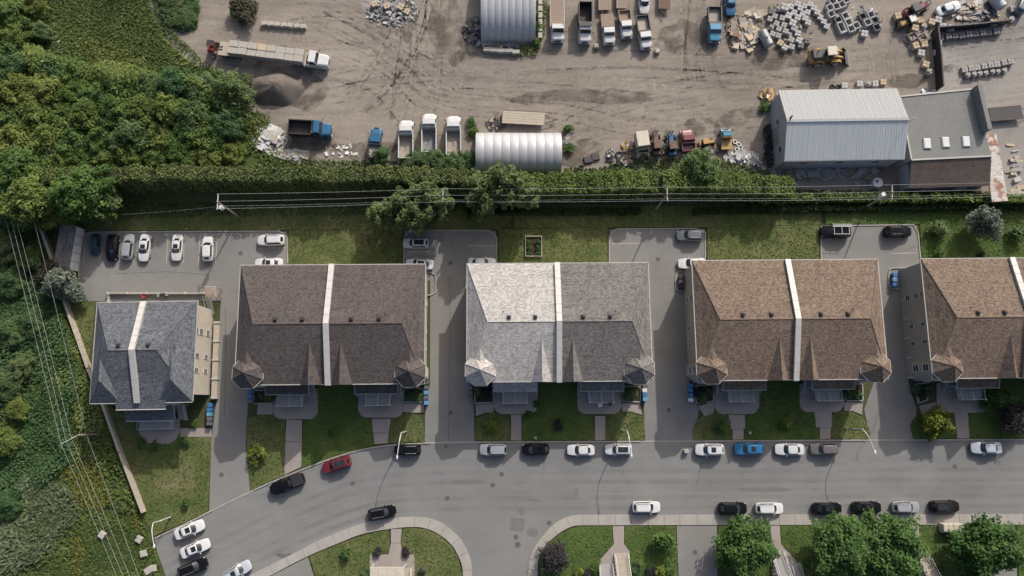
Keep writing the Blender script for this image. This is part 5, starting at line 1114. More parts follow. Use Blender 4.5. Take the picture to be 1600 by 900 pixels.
def big_building():
    e, rg = 5.2, 7.6
    q = {k: P(u, v, z) for k, (u, v, z) in {'nw': (1217, 142, e), 'ne': (1401, 139, e), 'rw': (1228, 189, rg), 're': (1419, 186, rg), 'sw': (1226, 251, e), 'se': (1415, 248, e)}.items()}
    c = sum(q.values(), Vector()) / 6; c.z = 0; ux = (q['ne'] - q['nw'] + q['se'] - q['sw']).normalized(); rz = math.atan2(ux.y, ux.x); inv = Matrix.Rotation(-rz, 3, 'Z')
    l = {k: inv @ (p - c) for k, p in q.items()}
    x0 = (l['nw'].x + l['sw'].x + l['rw'].x) / 3; x1 = (l['ne'].x + l['se'].x + l['re'].x) / 3; yn = (l['nw'].y + l['ne'].y) / 2; ys = (l['sw'].y + l['se'].y) / 2; yr = (l['rw'].y + l['re'].y) / 2
    o = thing('metal_workshop', (c.x, c.y, 0), rz, 'large workshop with white and blue-grey ribbed metal roof', 'building')
    sh = lambda y0, z0, y1, z1: MB().loft([[(x0, y0, z0), (x1, y0, z0)], [(x0, y1, z1), (x1, y1, z1)]], False)
    n = 22; W = (x1 - x0) / n
    for nm, y0, z0, y1, z1, mt in (('north', yr, rg, yn, e, ROOF_W), ('south', yr, rg, ys, e, ROOF_B)):
        for i in range(n):
            xa, xb = x0 + W * i, x0 + W * (i + 1) - 0.008; m = MB()
            d = Vector((0, y1 - y0, z1 - z0)); nn = Vector((0, -d.z, d.y)).normalized(); nn = nn if nn.z > 0 else -nn
            A = [Vector((xa, y0, z0)), Vector((xb, y0, z0)), Vector((xb, y1, z1)), Vector((xa, y1, z1))]
            m.add(A + [p + nn * 0.05 for p in A], [(0, 1, 2, 3), (7, 6, 5, 4), (0, 4, 5, 1), (1, 5, 6, 2), (2, 6, 7, 3), (3, 7, 4, 0)])
            for xx in (xa + 0.05, xa + W * 0.5):
                m.loft([[(xx - 0.025, y0, z0 + 0.05), (xx, y0, z0 + 0.085), (xx + 0.025, y0, z0 + 0.05)], [(xx - 0.025, y1, z1 + 0.05), (xx, y1, z1 + 0.085), (xx + 0.025, y1, z1 + 0.05)]], False)
            m.build('roof_sheet', mt, o)
    MB().box(((x0 + x1) / 2, yr, rg + 0.09), (x1 - x0 + 0.1, 0.45, 0.06)).build('ridge_cap', ROOF_W, o)
    ov = 0.25
    sec = [(ys + ov, 0), (ys + ov, e - 0.1), (yr, rg - 0.12), (yn - ov, e - 0.1), (yn - ov, 0)]
    MB().loft([[(x, y, z) for y, z in sec] for x in (x0 + ov, x1 - ov)], True, True).build('wall', CLAD, o)
    for y in (yn + 0.06, ys - 0.06): MB().box(((x0 + x1) / 2, y, e - 0.06), (x1 - x0, 0.12, 0.13)).build('gutter', FASCIA, o)
    for y in (ys + 2.6, yr + 1.5): window(o, x0 + ov, y, 3.4, 0.9, 1.3, 'W')
    MB().box((x0 + ov - 0.03, yr - 0.5, 1.6), (0.08, 3.0, 3.2)).build('roller_door', STEEL, o)
    for t in (0.2, 0.5, 0.8): window(o, x0 + (x1 - x0) * t, ys + ov, 3.2, 1.4, 1.0, 'S')
    MB().cyl((x0 + 0.7, yr + 0.6, rg - 0.3), (x0 + 0.7, yr + 0.6, rg + 0.6), 0.16).build('flue', DARK, o)
    m = MB(); m.cyl((x1 - 0.4, yr - 0.7, rg - 0.5), (x1 - 0.4, yr - 0.7, rg + 2.6), 0.045); m.tube([(x1 - 0.9, yr - 0.7, rg + 2.4), (x1 + 0.1, yr - 0.7, rg + 2.4)], 0.03, 4); m.build('antenna', RIM, o)
big_building()
def annex():
    e = 5.0; el = 3.3
    q = [P(1406, 151, e), P(1524, 139, e), P(1549, 244, e), P(1424, 250, e)]; lo = [P(1420, 294, el), P(1547, 290, el)]
    c = sum(q, Vector()) / 4; c.z = 0
    o = thing('flat_roofed_annex', (c.x, c.y, 0), 0, 'flat roofed annex with three skylights and brown shingle skirt', 'building')
    L_ = [p - c for p in q]; l2 = [p - c for p in lo]
    m = MB(); m.prism([(p.x, p.y) for p in L_], e - 0.2, e); m.build('flat_roof', FELT, o, uv=True)
    cx = sum(p.x for p in L_) / 4; cy = sum(p.y for p in L_) / 4
    base = [(cx + (p.x - cx) * 0.975, cy + (p.y - cy) * 0.98) for p in L_]
    MB().prism(base, 0, e - 0.2).build('wall', CLAD, o)
    a, b = L_[3], L_[2]; m = MB(); m.add([(a.x, a.y, e + 0.02), (b.x, b.y, e + 0.02), (l2[1].x, l2[1].y, el), (l2[0].x, l2[0].y, el)], [(3, 2, 1, 0)]); m.add([(a.x, a.y, e - 0.1), (b.x, b.y, e - 0.1), (l2[1].x, l2[1].y, el - 0.1), (l2[0].x, l2[0].y, el - 0.1)], [(0, 1, 2, 3)])
    m.build('shingle_skirt', SH_BROWN, o, uv=True)
    MB().prism([(a.x + 0.2, a.y), (b.x - 0.2, b.y), (l2[1].x - 0.3, l2[1].y + 0.3), (l2[0].x + 0.3, l2[0].y + 0.3)], 0, el - 0.12).build('lower_wall', CLAD, o)
    m = MB()
    for i in range(4):
        p, r = L_[i], L_[(i + 1) % 4]; d = r - p
        if i in (1,): continue
        m.box(((p.x + r.x) / 2, (p.y + r.y) / 2, e + 0.06), (d.length, 0.25, 0.14), math.atan2(d.y, d.x))
    m.build('roof_edge', FASCIA, o)
    p, r = L_[1], L_[2]; r = p.lerp(r, 0.66); d = r - p
    MB().box(((p.x + r.x) / 2 - 0.35, (p.y + r.y) / 2, e + 0.85), (d.length, 0.7, 1.7), math.atan2(d.y, d.x)).build('parapet', FELT, o)
    for u, v in ((1449, 224), (1478, 222), (1510, 221)):
        s = P(u, v, e + 0.2) - c; k = MB().bbox((s.x, s.y, e + 0.13), (1.15, 1.75, 0.26), 0.0, 0.1).build('skylight', SKYLIGHT, o); MB().box((s.x, s.y, e + 0.06), (1.3, 1.9, 0.12)).build('kerb_frame', STEEL, k)
    for t in (0.3, 0.7): x = a.x + (b.x - a.x) * t; window(o, x, l2[0].y + 0.3, 2.0, 1.3, 1.1, 'S')
annex()
def rusty_roof():
    h = 3.0; q = [P(1535, 211, h), P(1557, 210, h), P(1575, 314, h), P(1550, 316, h)]; c = sum(q, Vector()) / 4; c.z = 0
    o = thing('rusty_lean_to', (c.x, c.y, 0), 0, 'narrow rust stained white metal lean-to right of the annex', 'shed'); n = 13; L_ = [p - c for p in q]
    for i in range(n):
        a, b = i / n, (i + 0.97) / n; A, B = L_[0].lerp(L_[3], a), L_[1].lerp(L_[2], a); C_, D_ = L_[1].lerp(L_[2], b), L_[0].lerp(L_[3], b); dz = random.uniform(0, 0.05)
        MB().prism([(p.x, p.y) for p in (A, B, C_, D_)], h - 0.05 + dz, h + dz).build('roof_sheet', ROOF_RUST, o)
    for t in (0.02, 0.34, 0.66, 0.98):
        for a, b in ((0, 3), (1, 2)): p = L_[a].lerp(L_[b], t); MB().box((p.x * 0.9, p.y * 0.99, (h - 0.05) / 2), (0.15, 0.15, h - 0.05)).build('post', WOOD, o)
    for a, b in ((0, 3), (1, 2)):
        p, r = L_[a], L_[b]; d = r - p; MB().box(((p.x + r.x) / 2 * 0.9, (p.y + r.y) / 2, h - 0.14), (d.length, 0.1, 0.16), math.atan2(d.y, d.x)).build('beam', WOOD, o)
rusty_roof()
def garden_shed():
    c = P(101, 386, 2.4); o = thing('garden_shed', (c.x, c.y, 0), math.radians(-4), 'grey shingled shed with pale east panels by the left car park', 'shed'); L, W, e, r = 7.5, 2.7, 2.15, 2.6
    m = MB(); A = [(-W / 2 - 0.15, -L / 2, e), (W / 2 + 0.1, -L / 2, r), (W / 2 + 0.1, L / 2, r), (-W / 2 - 0.15, L / 2, e)]; m.add(A + [(x, y, z - 0.1) for x, y, z in A], [(0, 1, 2, 3), (7, 6, 5, 4), (0, 4, 5, 1), (1, 5, 6, 2), (2, 6, 7, 3), (3, 7, 4, 0)]); m.build('roof', SH_GREY, o, uv=True)
    MB().loft([[(-W / 2, y, 0), (-W / 2, y, e - 0.11), (W / 2, y, r - 0.13), (W / 2, y, 0)] for y in (-L / 2 + 0.15, L / 2 - 0.15)], True, True).build('wall', STEEL, o)
    n = 5; k = (L - 0.3) / n
    for i in range(n): MB().box((W / 2 + 0.03, -L / 2 + 0.15 + k * (i + 0.5), 1.25), (0.06, k - 0.12, 2.3)).build('wall_panel', SKYLIGHT, o)
    for i in range(n + 1): MB().box((W / 2 + 0.035, -L / 2 + 0.15 + k * i, 1.22), (0.09, 0.09, 2.42)).build('post', STEEL, o)
garden_shed()
# ---- beige fence along the left edge of the estate: boards are parts
def fence_run(name, label, pts, h, t, mat, board, z=0.0, post=None):
    q = [P(u, v) for u, v in pts]; c = q[0]; o = thing(name, (c.x, c.y, z), 0, label, 'fence'); k = 0
    for a, b in zip(q[:-1], q[1:]):
        d = b - a; n = max(1, round(d.length / board)); rz = math.atan2(d.y, d.x); me = MB().box((0, 0, h / 2), (d.length / n - 0.02, t, h)).mesh('panel', mat)
        for i in range(n): p = a.lerp(b, (i + 0.5) / n) - c; put('panel', me, o, (p.x, p.y, 0), rz)
        for i in range(n + 1):
            if i % 2 == 0: p = a.lerp(b, i / n) - c; MB().box((p.x, p.y, h / 2 + 0.05), (0.12, t + 0.06, h + 0.1), rz).build('post', post or mat, o)
        MB().box((((a + b) / 2 - c).x, ((a + b) / 2 - c).y, h + 0.03), (d.length, t + 0.10, 0.06), rz).build('top_rail', post or mat, o)
fence_run('board_fence', 'pale board fence running down the left side of the estate', [(66, 350), (91, 418), (104, 466), (143, 576), (165, 630), (192, 706), (228, 799)], 1.1, 0.35, PALEWOOD, 1.3)
fence_run('screen_fence', 'black screen fence running down the upper right yard', [(1455, 52), (1460, 95), (1463, 142)], 2.2, 0.12, BLACKP, 1.6, 0, DARK)
fence_run('screen_fence', 'dark screen fence running right from the top of the black one', [(1457, 50), (1510, 46), (1568, 39)], 1.8, 0.12, DARK, 1.6, 0, DARK)
# ------------------------------------------------------------------ power poles and wires
TOPS = {}
def power_pole(key, base, h, arms, label, trafo=None):
    c = P(*base); o = thing('power_pole', (c.x, c.y, 0), 0, label, 'power pole', 'power poles')
    MB().cyl((0, 0, 0), (0, 0, h), 0.17, 0.11, 10).build('pole', POLEWOOD, o)
    (ax, ay), z = arms, h - 0.25; d = Vector((ax, ay, 0)); TOPS[key] = []
    ends, ts = (((0.25, 0.14), (-2.3, -1.25)), ((-2.2, -1.2), (-1.45, -0.8), (-0.7, -0.4))) if key == 'L' else (((-ax, -ay), (ax, ay)), [(d.x * t, d.y * t) for t in (-0.95, 0.0, 0.95)])
    MB().tube([(*ends[0], z), (*ends[1], z)], 0.075, 6).build('crossarm', RAIL, o)
    for px, py in ts: MB().cyl((px, py, z), (px, py, z + 0.35), 0.06, 0.045, 8).build('insulator', PLASTIC_W, o); TOPS[key].append(Vector((c.x + px, c.y + py, z + 0.37)))
    TOPS[key].append(Vector((c.x, c.y, h - 2.6)))
    if trafo:
        MB().cyl((trafo[0], trafo[1], h - 2.3), (trafo[0], trafo[1], h - 1.2), 0.34, n=12).build('transformer', PLASTIC_W, o); MB().box((trafo[0] / 2, trafo[1] / 2, h - 1.6), (abs(trafo[0]) + 0.1, abs(trafo[1]) + 0.1, 0.1)).build('bracket', STEEL, o)
power_pole('A', (373, 339), 9.4, (0, 1.25), 'leftmost power pole of the hedge line, with transformer', (0.0, -0.5))
power_pole('B', (699, 330), 9.4, (0.05, 1.1), 'power pole with transformer among poplars behind the second car park', (0, -0.5))
power_pole('C', (1024, 328), 9.4, (0, 1.15), 'power pole without transformer behind the third back lawn')
power_pole('D', (1350, 325), 9.4, (0.1, 1.2), 'power pole with transformer below the metal workshop', (-0.85, 0.0))
power_pole('L', (156, 678), 6.4, (-1.3, -0.75), 'power pole among weeds at the left edge')
def wire(label, a, b, sag=0.5, r=0.018):
    pts = [a.lerp(b, i / 14) + Vector((0, 0, -sag * 4 * (i / 14) * (1 - i / 14))) for i in range(15)]; c = pts[0]
    o = MB().tube([p - c for p in pts], r, 4).build('power_line', WIRE, None, c); tag(o, label, 'cable', 'overhead power lines')
E_ = [p + Vector((40, 1.2, 0)) for p in TOPS['D']]; NM = ['lowest in the photo', 'middle', 'topmost', 'thin lower']
for a, b, s in (('A', 'B', 'between the leftmost pole and the poplars'), ('B', 'C', 'between the poplar pole and the middle pole'), ('C', 'D', 'between the middle pole and the workshop pole')):
    for i in range(4): wire('%s overhead wire %s' % (NM[i], s), TOPS[a][i], TOPS[b][i], 0.45, 0.018 if i < 3 else 0.012)
for i in range(4): wire('%s overhead wire leaving the workshop pole to the right' % NM[i], TOPS['D'][i], E_[i], 0.3, 0.018 if i < 3 else 0.012)
LU = [P(u, v, 6.3) for u, v in ((-22, 225), (-14, 225), (-6, 225), (22, 225))]; LD = [P(u, v, 6.3) for u, v in ((206, 960), (216, 960), (227, 960), (238, 960))]
NL = ['leftmost', 'second', 'third', 'rightmost thin']
for i in range(4):
    t = TOPS['L'][i]
    wire('%s wire running up the left edge from the weed pole' % NL[i], t, LU[i], 0.3); wire('%s wire running down the left edge from the weed pole' % NL[i], t, LD[i], 0.2)
wire('thin guy wire from the leftmost hedge line pole to the weed trees', TOPS['A'][3], P(190, 335, 6.0), 0.4, 0.008)
# ------------------------------------------------------------------ street lamps
def street_lamp(u, v, arm, label, h=6.6):
    c = P(u, v); o = thing('street_lamp', (c.x, c.y, 0.1), 0, label, 'street lamp', 'street lamps'); a = Vector(arm)
    MB().cyl((0, 0, 0), (0, 0, h - 0.8), 0.10, 0.075, 10).build('pole', RAIL, o); MB().cyl((0, 0, 0), (0, 0, 0.35), 0.17, 0.15, 8).build('base', STEEL, o)
    pts = [(a.x * t, a.y * t, h - 0.85 + 0.85 * math.sin(min(1, t * 2.2) * math.pi / 2)) for t in (0, 0.06, 0.14, 0.24, 0.36, 0.5, 0.75, 1.0)]
    MB().tube(pts, 0.065, 6).build('arm', RAIL, o)
    d = a.normalized(); MB().ell((a.x + d.x * 0.3, a.y + d.y * 0.3, h - 0.03), (0.36 if abs(d.x) > abs(d.y) else 0.17, 0.36 if abs(d.y) >= abs(d.x) else 0.17, 0.11), 10, 6).build('lamp_head', PLASTIC_W, o)
    MB().box((0.12, 0, 3.6), (0.35, 0.04, 0.45)).build('parking_sign', PLASTIC_W, o)
street_lamp(635, 674, (-0.4, -3.3), 'street lamp reaching over the black SUV by the dark brown house'); street_lamp(971, 672, (0.35, -3.3), 'street lamp reaching over the white SUV with black roof')
street_lamp(1321, 669, (1.1, -3.1), 'street lamp right of the taupe SUV before the tan house'); street_lamp(267, 808, (0.7, -2.9), 'street lamp at the lower left end of the street')
# ------------------------------------------------------------------ bins
def bin_mesh():
    b = MB(); b.box((0, 0, 0.5), (0.5, 0.58, 0.86), 0, 1.16); l = MB(); l.bbox((0, 0, 0.97), (0.62, 0.74, 0.1), 0, 0.04); l.tube([(-0.28, 0.4, 0.93), (0.28, 0.4, 0.93)], 0.03, 5)
    return b.mesh('body', BINBLUE), l.mesh('lid', BINBLUE), MB().cyl((-0.27, 0.22, 0.1), (0.27, 0.22, 0.1), 0.1, n=10).mesh('wheels', BLACKP)
BM = bin_mesh()
def wheelie(u, v, rz, mat, label, z=0.03):
    c = P(u, v, 0.8); o = thing('wheelie_bin', (c.x, c.y, z), rz, label, 'bin', 'wheelie bins by the houses')
    for me, nm in ((BM[0], 'body'), (BM[1], 'lid')): k = put(nm, me, o); k.material_slots[0].link = 'OBJECT'; k.material_slots[0].material = mat
    put('wheels', BM[2], o)
for base, n0, dv, mats, where in (((666.5, 597.5), 5, 8.0, [BINGREY, BINGREY, BINTEAL, BINGREY, BINTEAL], 'right of the dark brown house'), ((391, 612), 3, 7.4, [BINBLUE, BINBLUE, BINGREY], 'left of the dark brown house'), ((735, 598), 4, 8.2, [BINBLUE, BINGREY, BINGREY, BINGREY], 'left of the pale roofed half'), ((1007.5, 603), 4, 7.0, [BINGREY, PLASTIC_W, BINBLUE, BINTEAL], 'right of the grey roofed half'), ((1079, 602), 4, 7.6, [BINBLUE, BINBLUE, BINBLUE, PLASTIC_W], 'left of the tan roofed house'), ((327.5, 633), 5, 7.2, [BINBLUE, BINBLUE, BINTEAL, BINGREY, BINGREY], 'beside the leftmost house'), ((1397.5, 429), 3, 8.0, [BINBLUE, BINTEAL, BINBLUE], 'behind the rightmost house'), ((1064, 433), 3, 7.5, [BLACKP, BINGREY, BLACKP], 'behind the tan roofed house')):
    for i in range(n0):
        cn = {id(BINBLUE): 'blue', id(BINTEAL): 'light blue', id(BINGREY): 'grey', id(PLASTIC_W): 'white', id(BLACKP): 'black'}[id(mats[i])]
        wheelie(base[0] + random.uniform(-0.5, 0.5), base[1] + dv * i, random.choice((math.pi / 2, -math.pi / 2)) + random.uniform(-0.1, 0.1), mats[i], '%s bin, %s from the top %s' % (cn, ORD[i], where))
# ------------------------------------------------------------------ stone pallets, rings, crates in the yard
def pallet_mesh(kind):
    r = random.Random(kind); m = MB()
    if kind in ('white', 'grey', 'tan', 'dark'):
        for i in range(2):
            for j in range(2): m.bbox((-0.28 + 0.56 * i, -0.28 + 0.56 * j, 0.5), (0.53, 0.53, 0.76 + r.uniform(-0.05, 0.08)), 0, 0.04)
    elif kind == 'rough':
        for i in range(9): m.bbox((r.uniform(-0.35, 0.35), r.uniform(-0.35, 0.35), 0.35 + 0.09 * i * 0.8), (r.uniform(0.35, 0.7), r.uniform(0.3, 0.6), 0.2), r.uniform(0, 3), 0.04)
    return m
PALM = {}
for kd, mt in (('white', STONE_W), ('grey', STONE), ('tan', STONE_T), ('dark', STONE_D), ('rough', STONE)):
    PALM[kd] = pallet_mesh(kd).mesh('stone_stack', mt)
pw = MB()
for i in range(5): pw.box((-0.46 + 0.23 * i, 0, 0.115), (0.16, 1.1, 0.03))
for i in range(3): pw.box((0, -0.45 + 0.45 * i, 0.05), (1.1, 0.1, 0.1))
PALW = pw.mesh('pallet', WOOD)
def stack(u, v, rz, kind, label, k=1.0, group='stone pallets in the yard'):
    c = P(u, v, 0.5); o = thing('stone_pallet', (c.x, c.y, 0), rz, label, 'pallet', group); k *= 0.9; o.scale = (k, k, random.uniform(0.75, 1.1) * k)
    put('pallet', PALW, o); put('stone_stack', PALM[kind], o)
def rowlab(pts, rz, kind, text, k=1.0):
    for i, (u, v) in enumerate(pts): stack(u, v, rz + random.uniform(-0.06, 0.06), kind, text % ORD[i], k * random.uniform(0.94, 1.06))
t = math.radians(-22)
def seg(a, b, n): return [(lerp(a[0], b[0], i / (n - 1)), lerp(a[1], b[1], i / (n - 1))) for i in range(n)]
rowlab(seg((1225, 13), (1238, 37), 3), t, 'white', 'pale stone pallet, %s from the top of the left white row', 1.25)
rowlab(seg((1235, 11), (1246, 28), 3), t, 'white', 'pale stone pallet, %s from the top of the short middle white row', 1.0)
rowlab(seg((1246, 6), (1262, 36), 5), t, 'white', 'pale stone pallet, %s from the top of the right white row', 1.0)
rowlab(seg((1257, 10), (1262, 19), 2), t, 'white', 'pale stone pallet, %s of the pair right of the white rows', 0.9)
rowlab(seg((1266, 6), (1292, 41), 6), t, 'white', 'pale stone pallet, %s in the row slanting down towards the loader', 0.95)
gp = [(1205, 19), (1216, 15), (1203, 30), (1210, 26), (1222, 29), (1213, 37), (1225, 39), (1205, 43), (1217, 45), (1207, 53), (1216, 56), (1227, 49), (1233, 54)]
for i, (u, v) in enumerate(gp): stack(u, v, t + random.uniform(-0.1, 0.1), random.choice(['grey', 'grey', 'dark', 'rough']), 'grey stone pallet, %s counting down the left block of pallets' % ORD[i], 0.95)
lp = [(1240, 45), (1246, 53), (1236, 62), (1248, 63), (1219, 67), (1226, 75), (1237, 73), (1251, 71), (1261, 65)]
for i, (u, v) in enumerate(lp): stack(u, v, t + random.uniform(-0.25, 0.25), 'tan' if i == 4 else random.choice(['grey', 'white', 'grey', 'dark']), 'mixed stone pallet, %s in the loose group below the pallet block' % ORD[i], 1.0)
rowlab(seg((1507, 109), (1578, 97), 8), math.radians(8), 'grey', 'stone pallet, %s from the left in the upper right-hand double row', 1.0)
rowlab(seg((1511, 118), (1569, 110), 7), math.radians(8), 'rough', 'stone pallet, %s from the left in the lower right-hand double row', 1.0)
rowlab(seg((1470, 59), (1556, 50), 9), math.radians(6), 'dark', 'dark wrapped pallet, %s from the left below the dark fence', 1.05)
rowlab(seg((585, 7), (604, 10), 2), 0.4, 'tan', 'pale stone bundle, %s of two on the grey rubble', 1.0); rowlab(seg((626, 11), (636, 18), 2), -0.5, 'tan', 'pale stone bundle, %s of two right on the grey rubble', 1.0)
mx = [(1402, 26, 'tan'), (1428, 45, 'tan'), (1442, 42, 'rough'), (1455, 35, 'tan'), (1437, 32, 'tan'), (1465, 32, 'white'), (1472, 42, 'white'), (1430, 72, 'tan'), (1444, 69, 'tan'), (1439, 83, 'white'), (1446, 101, 'tan'), (1450, 113, 'rough'), (1466, 68, 'white'), (1465, 82, 'white'), (1350, 53, 'white'), (1485, 44, 'white'), (1552, 35, 'tan'), (1583, 14, 'grey'), (1580, 30, 'rough')]
for i, (u, v, k) in enumerate(mx): stack(u, v, random.uniform(-0.3, 0.3), k, 'odd stone pallet, %s of those scattered around the black fence' % ORD[i], 1.15)
nb = [(1319, 134, 'white'), (1343, 131, 'white'), (1357, 131, 'rough'), (1367, 131, 'white'), (1380, 128, 'tan')]
for i, (u, v, k) in enumerate(nb): stack(u, v, 0.02, k, 'stone crate, %s from the left along the workshop north wall' % ORD[i], 1.0)
# concrete frames
fm = MB()
for s in (-1, 1): fm.bbox((s * 0.55, 0, 0.4), (0.2, 1.3, 0.8), 0, 0.05); fm.bbox((0, s * 0.55, 0.4), (0.9, 0.2, 0.8), 0, 0.05)
FR = fm.mesh('frame', STONE_W)
def cframe(u, v, rz, label, k=(1, 1), mat=None):
    c = P(u, v, 0.4); o = put('hollow_kerb_block', FR, None, (c.x, c.y, 0), rz); o.scale = (k[0], k[1], 1); tag(o, label, 'hollow block', 'hollow concrete blocks in the yard')
    if mat: o.material_slots[0].link = 'OBJECT'; o.material_slots[0].material = mat
fr = [(1300, 3), (1296, 13), (1306, 11), (1315, 8), (1310, 0), (1298, 23), (1321, 1), (1309, 33), (1320, 26), (1314, 44), (1325, 36), (1329, 46), (1337, 41), (1347, 27), (1355, 36), (1360, 24), (1366, 33), (1369, 44)]
for i, (u, v) in enumerate(fr): cframe(u, v, math.radians(22) + random.uniform(-0.1, 0.1), 'square hollow concrete frame, %s counting down from the top edge' % ORD[i], (1.0, 1.7) if i == 9 else (1, 1), STONE_D if i in (7, 13, 16, 17) else None)
for i, (u, v) in enumerate([(1425, 58), (1440, 60)]): cframe(u, v, 0.5, 'hollow timber crate, %s of two left of the black fence' % ORD[i], (1.3, 1.1), WOOD)
# concrete blocks by the top arched shed, blocks in the meadow, planters
bm_ = MB().bbox((0, 0, 0.4), (1.3, 0.75, 0.8), 0, 0.06).mesh('concrete_block', BLOCK)
def cblock(u, v, rz, label, k=(1, 1, 1)):
    c = P(u, v, 0.4); o = put('concrete_block', bm_, None, (c.x, c.y, 0), rz); o.scale = k; tag(o, label, 'concrete block', 'concrete blocks')
for i, (u, v) in enumerate([(761, 78), (772, 79), (783, 80), (795, 80), (806, 82)]): cblock(u, v, 0.02, 'concrete block, %s from the left below the top arched shed' % ORD[i])
for i in range(6): cblock(844, 4 + 10.5 * i, math.pi / 2, 'concrete block, %s from the top in the column right of the top shed' % ORD[i], (0.8, 1, 1))
for i, (u, v) in enumerate(seg((413, 37), (474, 42), 7)): cblock(u, v, random.uniform(-0.2, 0.2), 'mossy concrete block, %s from the left in the short row above the semi' % ORD[i], (0.72, 1, 0.9))
for i, (u, v) in enumerate([(224, 865), (231, 892), (239, 888), (217, 843), (159, 836)]): cblock(u, v, random.uniform(-0.6, 0.6), 'pale concrete block, %s lying in the weeds at the lower left' % ORD[i], (0.75, 1.3, 0.7))
for u, v, l in ((932, 72, 'small planter in front of the rusty flatbed pickup'), (1027, 80, 'small planter below the sandy dump pickup')): cblock(u, v, 0, l, (0.6, 1, 0.8))
cblock(1072, 705, 0.2, 'small concrete block standing on the road left of a white SUV', (0.55, 0.8, 1.0))
# tanks
def tank(a, b, r, label, mat):
    A, B = P(*a, r), P(*b, r); c = (A + B) / 2; d = B - A; rz = math.atan2(d.y, d.x); L = d.length
    o = thing('steel_tank', (c.x, c.y, 0), rz, label, 'tank'); m = MB(); rows = []
    for x, k in ((-L / 2 - 0.3, 0.35), (-L / 2 - 0.15, 0.8), (-L / 2, 1), (L / 2, 1), (L / 2 + 0.15, 0.8), (L / 2 + 0.3, 0.35)): rows.append([(x, r * k * math.cos(2 * math.pi * i / 16), r + 0.25 + r * k * math.sin(2 * math.pi * i / 16)) for i in range(16)])
    m.loft(rows, True, True).build('shell', mat, o, smooth=True)
    for x in (-L * 0.3, L * 0.3): MB().box((x, 0, 0.3), (0.25, r * 1.6, 0.6)).build('saddle', DARK, o)
    MB().cyl((0, 0, 2 * r + 0.2), (0, 0, 2 * r + 0.42), 0.22, n=10).build('hatch', STEEL, o)
tank((1190, 51), (1201, 72), 0.85, 'grey blue cylindrical tank between scrap and stone pallets', STEEL); tank((1549, -6), (1563, 13), 1.0, 'pale cylindrical tank at the top right edge', GALV)
def round_tank(u, v, r, label):
    c = P(u, v); o = thing('water_tank', (c.x, c.y, 0), 0, label, 'tank'); MB().cyl((0, 0, 0), (0, 0, 1.5), r, r, 24).build('shell', PLASTIC_W, o, smooth=True); MB().cyl((0, 0, 1.5), (0, 0, 1.75), r, r * 0.25, 24).build('top', PLASTIC_W, o); MB().cyl((-0.25, 0.1, 1.68), (-0.25, 0.1, 1.85), 0.2, n=10).build('cap', DARK, o)
round_tank(1365, 289, 0.85, 'round white tank below the metal workshop'); 
# tyres heap at the west wall, loose tyres
tm = MB(); rows = []
for k in range(13):
    a = 2 * math.pi * k / 12; rows.append([((0.36 + 0.12 * math.cos(b)) * math.cos(a), (0.36 + 0.12 * math.cos(b)) * math.sin(a), 0.12 + 0.12 * math.sin(b)) for b in [2 * math.pi * i / 6 for i in range(6)]])
TY = tm.loft(rows, True).mesh('old_tyre', TYRE, True)
def tyre(u, v, z, label, k=1.0, tilt=0.0, mat=None):
    c = P(u, v, z); o = put('old_tyre', TY, None, (c.x, c.y, z)); o.scale = (k, k, k); o.rotation_euler = (tilt, tilt * 0.6, random.uniform(0, 6)); tag(o, label, 'tyre', 'old tyres')
    if mat: o.material_slots[0].link = 'OBJECT'; o.material_slots[0].material = mat
r_ = random.Random(9); used = []
for i in range(24):
    v = 198 + i * 2.6; tyre(1203 + r_.uniform(-7, 5) - (v - 200) * 0.02, v, 0.002 + 0.24 * (i % 3), 'old tyre, %s from the top of the heap along the workshop west wall' % ORD[i], r_.uniform(0.9, 1.25))
for i, (u, v, k) in enumerate([(967, 243, 1.5), (908, 262, 1.0), (1300, 136, 1.0), (1309, 136, 0.95)]): tyre(u, v, 0.002, ['large loose tyre left of the cream box truck', 'loose tyre left of the hedge end below the dark plates', 'tyre left of the pair at the workshop north wall', 'tyre right of the pair at the workshop north wall'][i], k)
for i, (u, v) in enumerate([(1148, 222), (1154, 226), (1151, 234), (1157, 231)]): tyre(u, v, 0.002, 'white hose coil, %s of four by the light blue cab' % ORD[i], 0.9, 0.0, PLASTIC_W)
